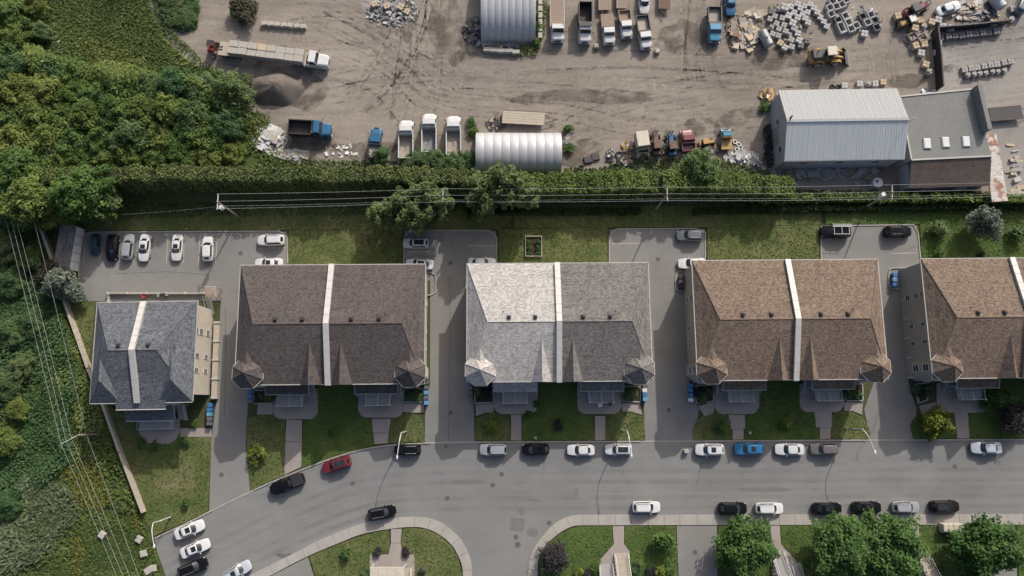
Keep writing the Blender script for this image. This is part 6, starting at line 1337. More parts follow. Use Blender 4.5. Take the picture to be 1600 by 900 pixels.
# scrap and debris: heaps nobody could count
def heap(name, label, u, v, ru, rv, n, size, mats, h, seed, cat='debris', flat=0.3, rot=None):
    c = P(u, v); a = P(u + ru, v); b = P(u, v + rv); rx, ry = (a - c).length, (b - c).length; r = random.Random(seed)
    o = thing(name, (c.x, c.y, 0), 0, label, cat)
    for k, mt in enumerate(mats):
        m = MB()
        for i in range(n // len(mats)):
            t, q = r.uniform(0, 6.283), math.sqrt(r.random()); x, y = rx * q * math.cos(t), ry * q * math.sin(t); z = h * (1 - q) * r.uniform(0.3, 1) + 0.08
            L = r.uniform(*size); w = L * r.uniform(0.2, 0.7); th = r.uniform(0.04, 0.04 + flat * w)
            ang = (rot + r.uniform(-0.35, 0.35)) if rot is not None else r.uniform(0, 3.14)
            tz = r.uniform(-0.35, 0.35); ca, sa = math.cos(ang), math.sin(ang); vs = []
            for sx, sy, sz in ((-1, -1, -1), (1, -1, -1), (1, 1, -1), (-1, 1, -1), (-1, -1, 1), (1, -1, 1), (1, 1, 1), (-1, 1, 1)):
                px, py = sx * L / 2, sy * w / 2 * (1 if sx > 0 else r.uniform(0.6, 1)); pz = sz * th / 2 + tz * px
                vs.append((x + px * ca - py * sa, y + px * sa + py * ca, max(0.01, z + pz)))
            m.add(vs, [(3, 2, 1, 0), (4, 5, 6, 7), (0, 1, 5, 4), (1, 2, 6, 5), (2, 3, 7, 6), (3, 0, 4, 7)])
        m.build('rubbish_pieces', mt, o)['kind'] = 'stuff'
    return o
heap('debris_pile', 'pile of broken white boards below the blue dump truck', 424, 219, 22, 19, 130, (0.5, 2.2), [STONE_W, PALEWOOD, PLASTIC_W], 0.9, 1, 'debris', 0.1, -0.5)
heap('debris_pile', 'trail of white boards running right along the hedge', 458, 241, 26, 6, 60, (0.4, 1.8), [PALEWOOD, STONE_W], 0.3, 2, 'debris', 0.1, -0.2)
heap('debris_pile', 'scattered white scraps between blue dump truck and blue pickup', 535, 236, 30, 10, 22, (0.2, 0.9), [PLASTIC_W], 0.05, 3, 'debris', 0.1)
heap('scrap_pile', 'scrap pile of brown lumber and metal beside the blue dump pickup', 1146, 48, 8, 26, 90, (0.5, 2.0), [RUST, WOOD, PALEWOOD], 1.0, 4, 'scrap', 0.3, 1.2)
heap('scrap_pile', 'pale lumber and slab pile left of the cylindrical tank', 1168, 53, 14, 26, 100, (0.5, 2.2), [PALEWOOD, STONE_T, STONE], 0.9, 5, 'scrap', 0.3, -1.1)
heap('board_stack', 'tan board stack above the lumber pile', 1180, 25, 13, 7, 20, (1.6, 2.6), [PALEWOOD], 0.6, 6, 'boards', 0.1, 0.2)
heap('rubble_pile', 'white rubble pile at the right end of the scrap row', 1158, 247, 26, 9, 130, (0.3, 1.3), [STONE_W, PLASTIC_W, STONE], 0.7, 7, 'rubble', 0.4)
heap('rubble_pile', 'grey rubble below the tyre heap', 1185, 258, 20, 7, 60, (0.3, 1.2), [STONE, STONE_D], 0.5, 8, 'rubble', 0.4)
heap('scrap_pile', 'brown machine parts left of the cream box truck', 985, 234, 11, 12, 60, (0.3, 1.4), [RUST, STEEL, YELLOW], 0.9, 9, 'scrap', 0.5)
heap('scrap_pile', 'black scrap at the left end of the scrap row', 953, 242, 5, 9, 26, (0.3, 1.2), [DARK, STEEL], 0.8, 10, 'scrap', 0.5)
heap('timber_pile', 'grey timber along the south wall of the workshop', 1275, 272, 46, 5, 90, (0.6, 2.6), [WOOD, STEEL, STONE], 0.4, 11, 'timber', 0.2, 0.1)
heap('timber_pile', 'grey planks near the round white tank', 1352, 275, 14, 9, 36, (0.8, 2.4), [STONE, WOOD], 0.5, 12, 'timber', 0.1, 1.0)
heap('rubble_pile', 'dark rubble left of the top arched shed', 738, 48, 13, 20, 90, (0.3, 1.5), [DARK, STONE_D, GRAVELPILE], 1.0, 13, 'rubble', 0.5)
heap('rubble_pile', 'dark slag and boards along the south foot of the top arched shed', 785, 69, 40, 5, 90, (0.3, 1.4), [STONE_D, WOOD, STONE], 0.5, 14, 'rubble', 0.5)
heap('rubble_pile', 'grey stone rubble heap at the top between tracks', 612, 18, 42, 24, 200, (0.25, 0.9), [STONE_D, STEEL, STONE], 0.5, 15, 'rubble', 0.6)
heap('scrap_pile', 'machine parts and weeds at the northwest corner of the workshop', 1200, 152, 14, 9, 60, (0.4, 1.6), [RUST, DARK, YELLOW], 0.8, 16, 'scrap', 0.4)
heap('rubble_pile', 'stones among the weeds in the upper left meadow', 92, 62, 18, 28, 40, (0.3, 1.0), [STONE_W, STONE], 0.4, 17, 'rubble', 0.6)
heap('scrap_pile', 'yellow and green parts at the right end of the middle arched shed', 887, 222, 5, 14, 40, (0.3, 1.0), [YELLOW, STONE, STEEL], 0.7, 18, 'scrap', 0.5)
heap('scrap_pile', 'clutter of crates and boards at the top right edge', 1520, 18, 34, 16, 90, (0.5, 2.0), [WOOD, STEEL, PALEWOOD], 0.8, 19, 'scrap', 0.3, 0.3)
heap('scrap_pile', 'blue tarps and scrap at the foot of the black fence', 1452, 144, 12, 4, 24, (0.4, 1.2), [PIC, DARK], 0.6, 20, 'scrap', 0.4)
heap('rubble_pile', 'stone slabs at the right edge beside the rusty lean-to', 1583, 268, 14, 45, 24, (0.7, 1.8), [STONE, STONE_T], 0.3, 21, 'rubble', 0.3, 0.1)
for i, (u, v) in enumerate([(919, 250), (930, 246)]):
    c = P(u, v); tag(MB().box((0, 0, 0.2), (1.4, 1.1, 0.4), 0.2).build('steel_plate', DARK, None, (c.x, c.y, 0)), 'dark steel plate, %s of two lying left of the scrap row' % ORD[i], 'steel plate', 'steel plates')
heap('scrap_pile', 'rusty parts between the stripped vehicle frames', 1036, 232, 26, 9, 90, (0.3, 1.3), [RUST, STEEL, DARK], 0.7, 31, 'scrap', 0.4)
heap('scrap_pile', 'pipes and yellow parts right of the faded red cab', 1104, 231, 20, 9, 70, (0.3, 1.5), [YELLOW, DARK, STEEL], 0.6, 32, 'scrap', 0.3)
heap('scrap_pile', 'mixed scrap in front of the dark plates', 972, 252, 18, 6, 50, (0.3, 1.2), [DARK, STEEL, WOOD], 0.5, 33, 'scrap', 0.4)
heap('scrap_pile', 'boards and crates between the yellow forklift and black fence', 1432, 60, 18, 16, 70, (0.5, 1.6), [WOOD, STONE, STEEL], 0.6, 34, 'scrap', 0.3, 0.4)
heap('rubble_pile', 'broken stone among the hollow blocks', 1335, 30, 44, 20, 60, (0.3, 1.0), [STONE, STONE_D, STEEL], 0.4, 35, 'rubble', 0.5)
heap('rubble_pile', 'loose stone among the pallet rows', 1238, 48, 34, 26, 50, (0.3, 0.9), [STONE, STONE_D, STONE_T], 0.35, 36, 'rubble', 0.5)
heap('scrap_pile', 'dark machinery and drums at the top right by the tank', 1540, 20, 18, 12, 60, (0.4, 1.4), [DARK, STEEL, STONE_D], 0.8, 37, 'scrap', 0.5)
heap('debris_pile', 'branches and planks around the old flatbed trailer', 775, 190, 14, 12, 26, (0.5, 2.0), [WOOD, DARK], 0.1, 38, 'debris', 0.1)
# gravel heap
def gravel_heap():
    c = P(432, 139); o = thing('gravel_heap', (c.x, c.y, 0), 0, 'dark gravel heap below the semi trailer', 'gravel heap'); n, k = 48, 14; rows = []; r = random.Random(4)
    ph = [r.uniform(0, 6) for _ in range(5)]
    for j in range(k + 1):
        q = 1 - j / k; row = []
        for i in range(n):
            a = 2 * math.pi * i / n; rad = (4.5 + 0.45 * math.sin(2 * a + ph[0]) + 0.25 * math.sin(5 * a + ph[1])) * q
            z = 2.35 * (1 - q ** 1.7) ** 1.15 + 0.09 * math.sin(7 * a + ph[2] + 6 * q) * q * (1 - q) * 2 + r.uniform(-0.04, 0.04)
            row.append((rad * math.cos(a) + 0.3 * (1 - q), rad * math.sin(a) * 0.80, max(0, z) if j else -0.02))
        rows.append(row)
    MB().loft(rows, True, True).build('gravel', GRAVELPILE, o, smooth=True, ang=60)
gravel_heap()
# vegetable bed on the second back lawn
def veg_bed():
    c = P(833.5, 386); o = thing('vegetable_bed', (c.x, c.y, 0.1), 0, 'fenced vegetable bed on the back lawn behind the pale roof', 'vegetable bed')
    w, d = 2.7, 3.4; MB().box((0, 0, 0.06), (w, d, 0.12)).build('soil', MULCH, o)
    for s in (-1, 1): MB().box((s * w / 2, 0, 0.2), (0.07, d, 0.4)).build('edging_board', PALEWOOD, o); MB().box((0, s * d / 2, 0.2), (w, 0.07, 0.4)).build('edging_board', PALEWOOD, o)
    for a in (-1, 1):
        for b in (-1, 1): MB().cyl((a * w / 2, b * d / 2, 0), (a * w / 2, b * d / 2, 1.0), 0.04).build('stake', RAIL, o)
    m = MB(); m.tube([(-w / 2, -d / 2, 0.95), (w / 2, -d / 2, 0.95), (w / 2, d / 2, 0.95), (-w / 2, d / 2, 0.95), (-w / 2, -d / 2, 0.95)], 0.03, 4); m.build('fence_wire', RAIL, o)
veg_bed()
# porch roofs and stairs of the houses at the bottom edge
def low_stair(u, v, u1, v1, label, w=1.7, mat=PALEWOOD):
    a, b = P(u, v), P(u1, v1); d = b - a; L = d.length; o = thing('front_stair', (a.x, a.y, 0.0), math.atan2(d.y, d.x), label, 'staircase', 'front stairs of the south side houses'); n = max(5, round(L / 0.32))
    for i in range(n): MB().box((L * (i + 0.5) / n, 0, 0.2 + 0.17 * i - 0.03), (L / n + 0.02, w, 0.06)).build('tread', mat, o); 
    m = MB()
    for s in (-1, 1): m.loft([[(0, s * (w / 2 + 0.03), 0.0), (0, s * (w / 2 + 0.09), 0.0), (0, s * (w / 2 + 0.09), 0.3), (0, s * (w / 2 + 0.03), 0.3)], [(L, s * (w / 2 + 0.03), 0.17 * n - 0.3), (L, s * (w / 2 + 0.09), 0.17 * n - 0.3), (L, s * (w / 2 + 0.09), 0.17 * n + 0.1), (L, s * (w / 2 + 0.03), 0.17 * n + 0.1)]], True, True)
    for s in (-1, 1): m.box((L - 0.06, s * (w / 2 - 0.05), 0.085 * n - 0.1), (0.1, 0.1, 0.17 * n - 0.2))
    m.build('stringer', WHITE, o); r = MB()
    for s in (-1, 1):
        r.tube([(0, s * w / 2, 1.1), (L, s * w / 2, 0.17 * n + 0.95)], 0.05, 5); k = 10
        for i in range(k + 1): x = L * i / k; z = 0.17 * n * i / k; r.cyl((x, s * w / 2, z), (x, s * w / 2, z + 1.05), 0.025, n=4)
    r.build('railing', WHITE, o)
low_stair(970, 864, 974, 915, 'pale front stair at the path south of the white SUV', 2.0); low_stair(1213, 861, 1222, 912, 'grey front stair below the second south side tree', 1.8, GREYDECK); low_stair(1438, 864, 1452, 912, 'pale front stair left of the rightmost big tree', 1.6)
low_stair(946, 881, 948, 912, 'short grey side stair left of the pale front stair', 2.0, GREYDECK); low_stair(1240, 879, 1243, 912, 'short dark side stair right of the grey front stair', 1.4, GREYDECK)
low_stair(637, 887, 637, 915, 'white railed stair right of the cream porch roof', 1.2, PALEWOOD)
def porch_top(u0, u1, v0, label, h=3.0):
    a, b = P(u0, v0, h), P(u1, v0, h); c = (a + b) / 2; w = (b - a).length; o = thing('porch_canopy', (c.x, c.y, 0), 0, label, 'porch'); n = 4
    for i in range(n): MB().bbox((-w / 2 + w * (i + 0.5) / n, -2.0, h - 0.06), (w / n - 0.03, 4.0, 0.12), 0, 0.03).build('roof_panel', CREAM, o)
    for s in (-1, 1):
        for y in (-0.2, -3.8): MB().box((s * (w / 2 - 0.15), y, (h - 0.12) / 2), (0.15, 0.15, h - 0.12)).build('post', WHITE, o)
porch_top(578, 632, 886, 'cream porch roof at the bottom edge on the corner lawn')
# small things: utility boxes, white bench, ladder plates
def mailbox(u, v, label, w=3.2, d=1.1):
    c = P(u, v, 1.0); o = thing('mailbox_bank', (c.x, c.y, 0.1), 0, label, 'mailboxes')
    for i in range(4): MB().bbox((-w / 2 + w * (i + 0.5) / 4, 0, 0.75), (w / 4 - 0.03, d, 1.5), 0, 0.04).build('cabinet', CREAM, o)
    MB().box((0, -d / 2 - 0.12, 0.5), (w * 0.9, 0.24, 1.0)).build('front_unit', PLASTIC_W, o)
mailbox(1487, 824, 'bank of cream community mailboxes at the pavement left of the rightmost tree')
patio_chair(935, 633, -1.2, PLASTIC_W, 'white chair on the deck of the grey roofed half', 1.60)
patio_chair(950, 631, -1.8, BLACKP, 'black chair on the right of that deck, grey roofed half', 1.60)
def post_sign(u, v, label):
    c = P(u, v, 0.1); o = thing('garden_marker', (c.x, c.y, 0.1), 0.7, label, 'marker'); m = MB(); m.box((0, 0, 0.35), (0.55, 0.09, 0.06)); m.box((0, 0, 0.352), (0.09, 0.55, 0.055)); m.build('cross_bar', PLASTIC_W, o); MB().box((0, 0, 0.16), (0.08, 0.08, 0.32)).build('stake', PLASTIC_W, o)
post_sign(836.5, 684, 'white cross shaped marker on the lawn above the black hatchback'); post_sign(1171, 676, 'grey cross shaped marker beside the path above the blue SUV')
# ------------------------------------------------------------------ vegetation
def leaf_mesh(name, C, Nn, size, tint, mat, aspect=1.5, seed=0):
    """one bent leaf (two triangles) per point"""
    g = np.random.default_rng(seed); n = len(C)
    Nn = Nn / np.maximum(1e-6, np.linalg.norm(Nn, axis=1, keepdims=True))
    R = g.normal(size=(n, 3)); T = np.cross(Nn, R); T /= np.maximum(1e-6, np.linalg.norm(T, axis=1, keepdims=True)); B = np.cross(Nn, T)
    s = size[:, None]; V = np.empty((n, 4, 3), np.float32)
    V[:, 0] = C - T * s * aspect * 0.5; V[:, 1] = C + B * s * 0.5 + Nn * s * 0.14; V[:, 2] = C + T * s * aspect * 0.5; V[:, 3] = C - B * s * 0.5 + Nn * s * 0.14
    me = bpy.data.meshes.new(name); me.vertices.add(4 * n); me.vertices.foreach_set('co', V.ravel())
    me.loops.add(4 * n); me.loops.foreach_set('vertex_index', np.arange(4 * n, dtype=np.int32)); me.polygons.add(n); me.polygons.foreach_set('loop_start', np.arange(0, 4 * n, 4, dtype=np.int32))
    a = me.attributes.new('tint', 'FLOAT', 'POINT'); a.data.foreach_set('value', np.repeat(np.clip(tint, 0, 1), 4).astype(np.float32))
    me.materials.append(mat); me.update(calc_edges=True); return me
def crown_points(seed, n, lobes, R=1.0, squash=0.85, spread=0.62, lobe_r=(0.30, 0.52), fill=0.25):
    g = np.random.default_rng(seed); ph = g.uniform(0, 2 * np.pi, lobes); ct = g.uniform(-0.35, 1.0, lobes); st = np.sqrt(1 - ct ** 2); rr = spread * g.uniform(0.55, 1.0, lobes)
    cen = np.stack([rr * st * np.cos(ph), rr * st * np.sin(ph), rr * ct * squash], 1); lr = g.uniform(*lobe_r, lobes); lt = g.normal(0.0, 0.13, lobes)
    k = g.choice(lobes, n, p=lr ** 2 / (lr ** 2).sum()); d = g.normal(size=(n, 3)); d /= np.linalg.norm(d, axis=1, keepdims=True)
    rad = np.where(g.random(n) < fill, g.uniform(0.4, 0.95, n), g.uniform(0.72, 1.22, n))
    ax = g.normal(size=(lobes, 3)) * np.array([1, 1, 0.5]) + np.array([0.5, 0.7, 0.3]); ax /= np.linalg.norm(ax, axis=1, keepdims=True); e = d * 0.72 + ax[k] * (d * ax[k]).sum(1, keepdims=True) * 0.85
    C = cen[k] + e * (lr[k] * rad)[:, None] * np.array([1, 1, squash]); Nn = d * 0.5 + g.normal(size=(n, 3)) * 0.42 + np.array([0, 0, 0.6]) + np.array(to_sun) * 0.45
    t = 0.46 + lt[k] + g.normal(0, 0.15, n)
    return C * R, Nn, t, g
def branches(seed, H, R, r0):
    r = random.Random(seed); m = MB(); m.tube([(0, 0, 0), (r.uniform(-.1, .1) * R, r.uniform(-.1, .1) * R, H * 0.45), (r.uniform(-.2, .2) * R, r.uniform(-.2, .2) * R, H * 0.82)], [r0, r0 * 0.7, r0 * 0.25], 7)
    for i in range(7):
        a = 6.283 * i / 7 + r.uniform(-0.4, 0.4); z0 = H * r.uniform(0.3, 0.6); q = r.uniform(0.45, 0.75) * R
        m.tube([(0, 0, z0), (math.cos(a) * q * 0.5, math.sin(a) * q * 0.5, z0 + H * 0.12), (math.cos(a) * q, math.sin(a) * q, z0 + H * 0.26)], [r0 * 0.42, r0 * 0.28, r0 * 0.1], 5)
    return m
TREEM = {}
def tree_kind(key, seed, n, lobes, leaf, mat, H=1.6, squash=0.85, spread=0.62, lobe_r=(0.30, 0.52), aspect=1.5, trunk=0.07):
    """unit tree: crown radius 1; n leaves of size leaf"""
    C, Nn, t, g = crown_points(seed, n, lobes, 1.0, squash, spread, lobe_r); cz = H - squash * 0.9; C[:, 2] += cz; C[:, 2] = np.maximum(C[:, 2], 0.06)
    TREEM[key] = (leaf_mesh('crown', C, Nn, leaf * g.uniform(0.6, 1.25, n), t, mat, aspect, seed), branches(seed, H, 1.0, trunk).mesh('trunk', BARK, True))
for i in range(3):
    tree_kind('wood%d' % i, 20 + i, 9500, 64, 0.060, LF_WOOD, 1.9, 1.0, 0.86, (0.12, 0.30), 2.3); tree_kind('cool%d' % i, 30 + i, 8000, 48, 0.060, LF_COOL, 1.7, 0.9, 0.8, (0.16, 0.34), 2.0)
    tree_kind('maple%d' % i, 40 + i, 13000, 64, 0.062, LF_MAPLE, 1.5, 0.85, 0.80, (0.17, 0.34), 1.8)
    tree_kind('airy%d' % i, 50 + i, 5000, 34, 0.078, LF_AIRY, 2.2, 1.15, 0.82, (0.16, 0.34), 1.9); tree_kind('shrub%d' % i, 60 + i, 700, 12, 0.17, LF_COOL, 1.3, 0.8)
    tree_kind('yel%d' % i, 70 + i, 800, 16, 0.17, LF_YEL, 1.5, 0.9, 0.66, (0.24, 0.4), 2.4); tree_kind('green%d' % i, 90 + i, 900, 16, 0.16, LF_MAPLE, 1.5, 0.9)
tree_kind('purp', 80, 1500, 18, 0.13, LF_PURP, 1.5, 0.9); tree_kind('purpb', 84, 5200, 34, 0.085, LF_PURP, 1.5, 0.85); tree_kind('silv', 81, 2600, 24, 0.095, LF_SILV, 1.7, 0.9, 0.7, (0.22, 0.4), 2.2); tree_kind('dry', 82, 1300, 16, 0.10, LF_DRY, 1.2, 0.7, 0.7, (0.25, 0.45), 3.0); tree_kind('yelb', 83, 3200, 30, 0.11, LF_YEL, 1.5, 0.9, 0.7, (0.2, 0.36), 2.2)
TG = None
def tree(key, u, v, R, label, group=None, name='tree', z=0.0, zmid=None, cat='tree', hs=1.0):
    me = TREEM[key]; zm = R * 1.1 * hs if zmid is None else zmid; c = P(u, v, zm)
    o = thing(name, (c.x, c.y, z), random.uniform(-0.7, 0.7), label, cat, group); s = (R * random.uniform(0.93, 1.07) * random.choice((-1, 1)), R * random.uniform(0.93, 1.07), R * hs * random.uniform(0.95, 1.1))
    for nm, m in (('crown', me[0]), ('trunk', me[1])): k = put(nm, m, o); k.scale = s
    return o
# woodland at the left, told row by row
rows = [('top row of the left woodland', [(12, 22, 3.6), (52, 12, 2.4), (20, 62, 3.4), (62, 48, 2.0)]),
        ('second row of the left woodland', [(8, 108, 4.0), (48, 92, 2.6), (78, 112, 3.2), (118, 118, 2.8), (160, 122, 2.6)]),
        ('third row of the left woodland', [(22, 150, 4.0), (72, 145, 3.6), (112, 150, 3.2), (150, 152, 3.2), (192, 142, 3.0), (232, 140, 3.2), (275, 132, 3.2), (318, 140, 3.4)]),
        ('fourth row of the left woodland', [(10, 190, 3.8), (55, 185, 3.6), (95, 190, 3.4), (140, 185, 3.4), (182, 180, 3.4), (225, 178, 3.2), (265, 175, 3.4)]),
        ('fifth row of the left woodland', [(28, 226, 3.6), (75, 222, 3.4), (118, 226, 3.2), (158, 222, 3.0), (205, 216, 3.8), (250, 218, 3.0), (292, 212, 3.2), (328, 220, 3.0)]),
        ('lowest row of the left woodland', [(85, 248, 3.0), (125, 250, 2.8), (165, 248, 2.8), (205, 246, 2.8), (245, 247, 2.6), (285, 244, 2.8), (325, 246, 2.6), (362, 240, 2.4)])]
for rn, lst in rows:
    for i, (u, v, R) in enumerate(lst): tree(random.choice(['wood0', 'wood1', 'wood2', 'wood0', 'cool1']) if (u, v) != (205, 216) else 'cool0', u, v, R, 'leafy tree, %s from the left in the %s' % (ORD[i], rn), 'trees of the left woodland', hs=0.85)
for u, v, R, l, k in ((362, 145, 3.9, 'round cool green tree left of the gravel heap', 'cool0'), (305, 178, 3.3, 'cool green tree below left of the gravel heap tree', 'cool2'), (353, 196, 3.0, 'small cool green tree left of the white boards', 'cool1'), (338, 120, 1.6, 'small bush below the semi trailer tail', 'green0'),
                      (20, 268, 4.6, 'big tree at the left edge level with the cedar hedge', 'wood1'), (62, 285, 3.4, 'tree at the left end of the cedar hedge', 'wood0'), (130, 305, 5.2, 'large spreading tree above the garden shed', 'wood2'), (48, 318, 4.8, 'large spreading tree left of the garden shed', 'wood1'), (95, 262, 2.6, 'small tree at the cedar hedge start', 'wood0'), (168, 322, 3.0, 'outer boughs tree above the small blue hatchback', 'airy1'), (10, 318, 4.0, 'dark tree at the left edge beside the shed', 'cool1'),
                      (90, 440, 3.0, 'grey green bush below the garden shed', 'silv'), (72, 422, 2.4, 'dry brown bush left of the grey green bush', 'dry'), (112, 453, 2.2, 'pale green shrub at the fence below the shed', 'silv')):
    tree(k, u, v, R, l, 'trees of the left woodland', hs=1.0)
for i, (u, v, R) in enumerate([(14, 385, 2.8), (48, 405, 2.2), (18, 440, 2.6), (50, 505, 2.2), (15, 520, 2.8), (40, 570, 2.2), (12, 600, 2.6), (10, 690, 2.6), (30, 640, 2.0), (14, 790, 2.2)]):
    tree(random.choice(['cool0', 'wood1', 'wood2', 'airy0']), u, v, R, 'green thicket bush, %s from the top along the left edge' % ORD[i], 'thicket bushes at the left edge', 'shrub', hs=0.6, zmid=R * 0.5, cat='shrub')
# poplars and shrubs behind the car parks
for i, (u, v, R) in enumerate([(597, 335, 2.4), (630, 328, 3.0), (648, 342, 2.9), (682, 322, 3.0), (754, 322, 3.0), (775, 292, 3.6), (800, 296, 3.2), (742, 294, 2.6), (665, 308, 2.8), (822, 304, 2.6)]):
    tree('airy%d' % (i % 3), u, v, R, 'loose leafy tree, %s in the clump behind the second car park' % ORD[i], 'trees behind the second car park', hs=1.5)
tree('cool1', 1092, 262, 3.4, 'tall green tree in the hedge below the faded red cab', hs=1.25); tree('airy0', 1100, 278, 2.4, 'smaller tree just below the tall hedge tree')
for i, (u, v, R) in enumerate([(655, 252, 2.2), (680, 248, 2.0), (712, 252, 2.2), (596, 242, 1.6), (734, 250, 1.8), (638, 256, 1.6)]): tree('cool%d' % (i % 3), u, v, R, 'shrub, %s of those at the tails of the dump trucks' % ORD[i], 'shrubs above the cedar hedge', 'shrub', cat='shrub', hs=0.8)
for i, (u, v) in enumerate([(735, 190), (740, 205), (838, 66), (842, 40), (836, 20), (888, 200), (892, 230), (1196, 165)]): tree('green%d' % (i % 3), u, v, 1.0, 'weedy bush, %s of those at the corners of the yard sheds' % ORD[i], 'weedy bushes by the sheds', 'shrub', cat='shrub', hs=0.7)
tree('dry', 374, 12, 2.9, 'dark brushy heap of branches at the top edge', cat='brush heap', name='brush_heap', hs=0.7); tree('shrub0', 375, 14, 2.2, 'green bush growing through the brush heap at the top', cat='shrub', name='shrub', hs=0.6)
for i, (u, v, R) in enumerate([(268, 6, 2.2), (288, 28, 2.0), (300, 10, 1.6)]): tree('cool%d' % (i % 3), u, v, R, 'low bush, %s in the clump at the top left corner of the yard' % ORD[i], 'bushes at the yard corner', 'shrub', cat='shrub', hs=0.35, zmid=0.6)
# right back garden
tree('shrub1', 1472, 356, 1.75, 'round dark bush right of the rightmost car park', name='shrub', cat='shrub'); tree('silv', 1543, 348, 3.2, 'silvery grey tree behind the rightmost house'); tree('shrub2', 1595, 362, 1.6, 'dark bush at the right edge behind the rightmost house', name='shrub', cat='shrub')
tree('green1', 1470, 394, 0.9, 'small bush at the corner eave of the rightmost house', name='shrub', cat='shrub'); tree('purp', 1535, 397, 0.6, 'small reddish plant behind the rightmost house', name='shrub', cat='shrub')
# front gardens
for k, u, v, R, l in (('yel0', 400, 712, 1.5, 'yellow green bush on the lawn left of the long garden path'), ('green0', 520, 673, 0.75, 'little sapling in the middle lawn of the dark brown house'), ('yel1', 768, 665, 1.15, 'yellow green sapling on the lawn of the pale roofed half'), ('purp', 872, 663, 0.85, 'small dark purple shrub on the middle lawn'), ('yel2', 1229, 662, 1.05, 'yellow green sapling on the lawn of the tan roofed house'), ('green1', 1127, 668, 1.0, 'green shrub on the left lawn of the tan roofed house'), ('yelb', 1467, 661, 2.7, 'big yellow green tree before the rightmost house'), ('purpb', 1590, 652, 2.7, 'dark purple tree at the right edge of the lawn'), ('green2', 1562, 622, 2.3, 'green shrub tree under the eave of the rightmost house'), ('green0', 1542, 628, 1.2, 'small shrub at the end of the rightmost porch'), ('purpb', 865, 872, 2.3, 'dark purple tree at the corner of the side street'), ('green2', 1038, 846, 1.9, 'small green tree left of the south side drive'), ('green1', 540, 865, 0.9, 'sapling on the bottom corner lawn'), ('green0', 290, 784, 0.75, 'little sapling on the lower left lawn'), ('green2', 827, 646, 0.7, 'small bush at the terrace corner of the pale roofed half'), ('green1', 838, 631, 0.6, 'small bush beside the stair of the pale roofed half')):
    tree(k, u, v, R, l, 'front garden trees and bushes', z=0.1)
for i, (u, v, R, l) in enumerate([(1166, 858, 4.5, 'big round tree right of the reddish manhole, leftmost of four'), (1310, 853, 4.7, 'big round tree, second of the four street trees'), (1387, 853, 4.8, 'big round tree, third of the four street trees'), (1537, 857, 5.0, 'big round tree rightmost of the four street trees')]):
    tree('maple%d' % (i % 3), u, v, R, l, 'big street trees on the south side', z=0.1, zmid=3.6)
r_ = random.Random(21); beds = [(411, 620, 'left bed of the dark brown house'), (646, 617, 'right bed of the dark brown house'), (757, 617, 'bed of the pale roofed half'), (986, 616, 'bed of the grey roofed half'), (1100, 615, 'left bed of the tan roofed house'), (1333, 613, 'right bed of the tan roofed house'), (1441, 612, 'corner bed of the rightmost house')]
for bu, bv, l in beds:
    for i in range(5): tree(r_.choice(['shrub0', 'shrub1', 'green0', 'shrub2', 'purp']), bu + r_.uniform(-11, 11), bv + r_.uniform(-7, 7), r_.uniform(0.5, 0.95), 'garden plant, %s in the %s' % (ORD[i], l), 'plants in the porch beds', 'garden_plant', 0.26, 0.8, 'plant', 0.8)
for i, (u, v, k) in enumerate([(930, 885, 'green0'), (905, 897, 'yel0'), (918, 896, 'purp'), (998, 880, 'shrub1'), (1018, 892, 'purp'), (1032, 893, 'yel1'), (1045, 889, 'green1'), (995, 892, 'shrub0'), (590, 862, 'purp'), (634, 862, 'purp'), (660, 890, 'silv'), (573, 895, 'shrub0'), (1262, 878, 'shrub1'), (1285, 885, 'shrub2'), (1460, 878, 'shrub1'), (1475, 888, 'shrub0'), (220, 690, 'green0'), (240, 697, 'green1'), (290, 690, 'green2'), (303, 660, 'green0')]):
    tree(k, u, v, r_.uniform(0.7, 1.0), 'low garden plant, %s of those around the bottom edge and leftmost terrace' % ORD[i], 'low garden plants', 'garden_plant', 0.1, 0.6, 'plant', 0.7)
for i in range(6): tree('green%d' % (i % 3), 826 + (i % 2) * 15, 378 + (i // 2) * 9, 0.5, 'vegetable plant, %s in the fenced bed' % ORD[i], 'vegetable plants', 'garden_plant', 0.22, 0.6, 'plant', 0.9)
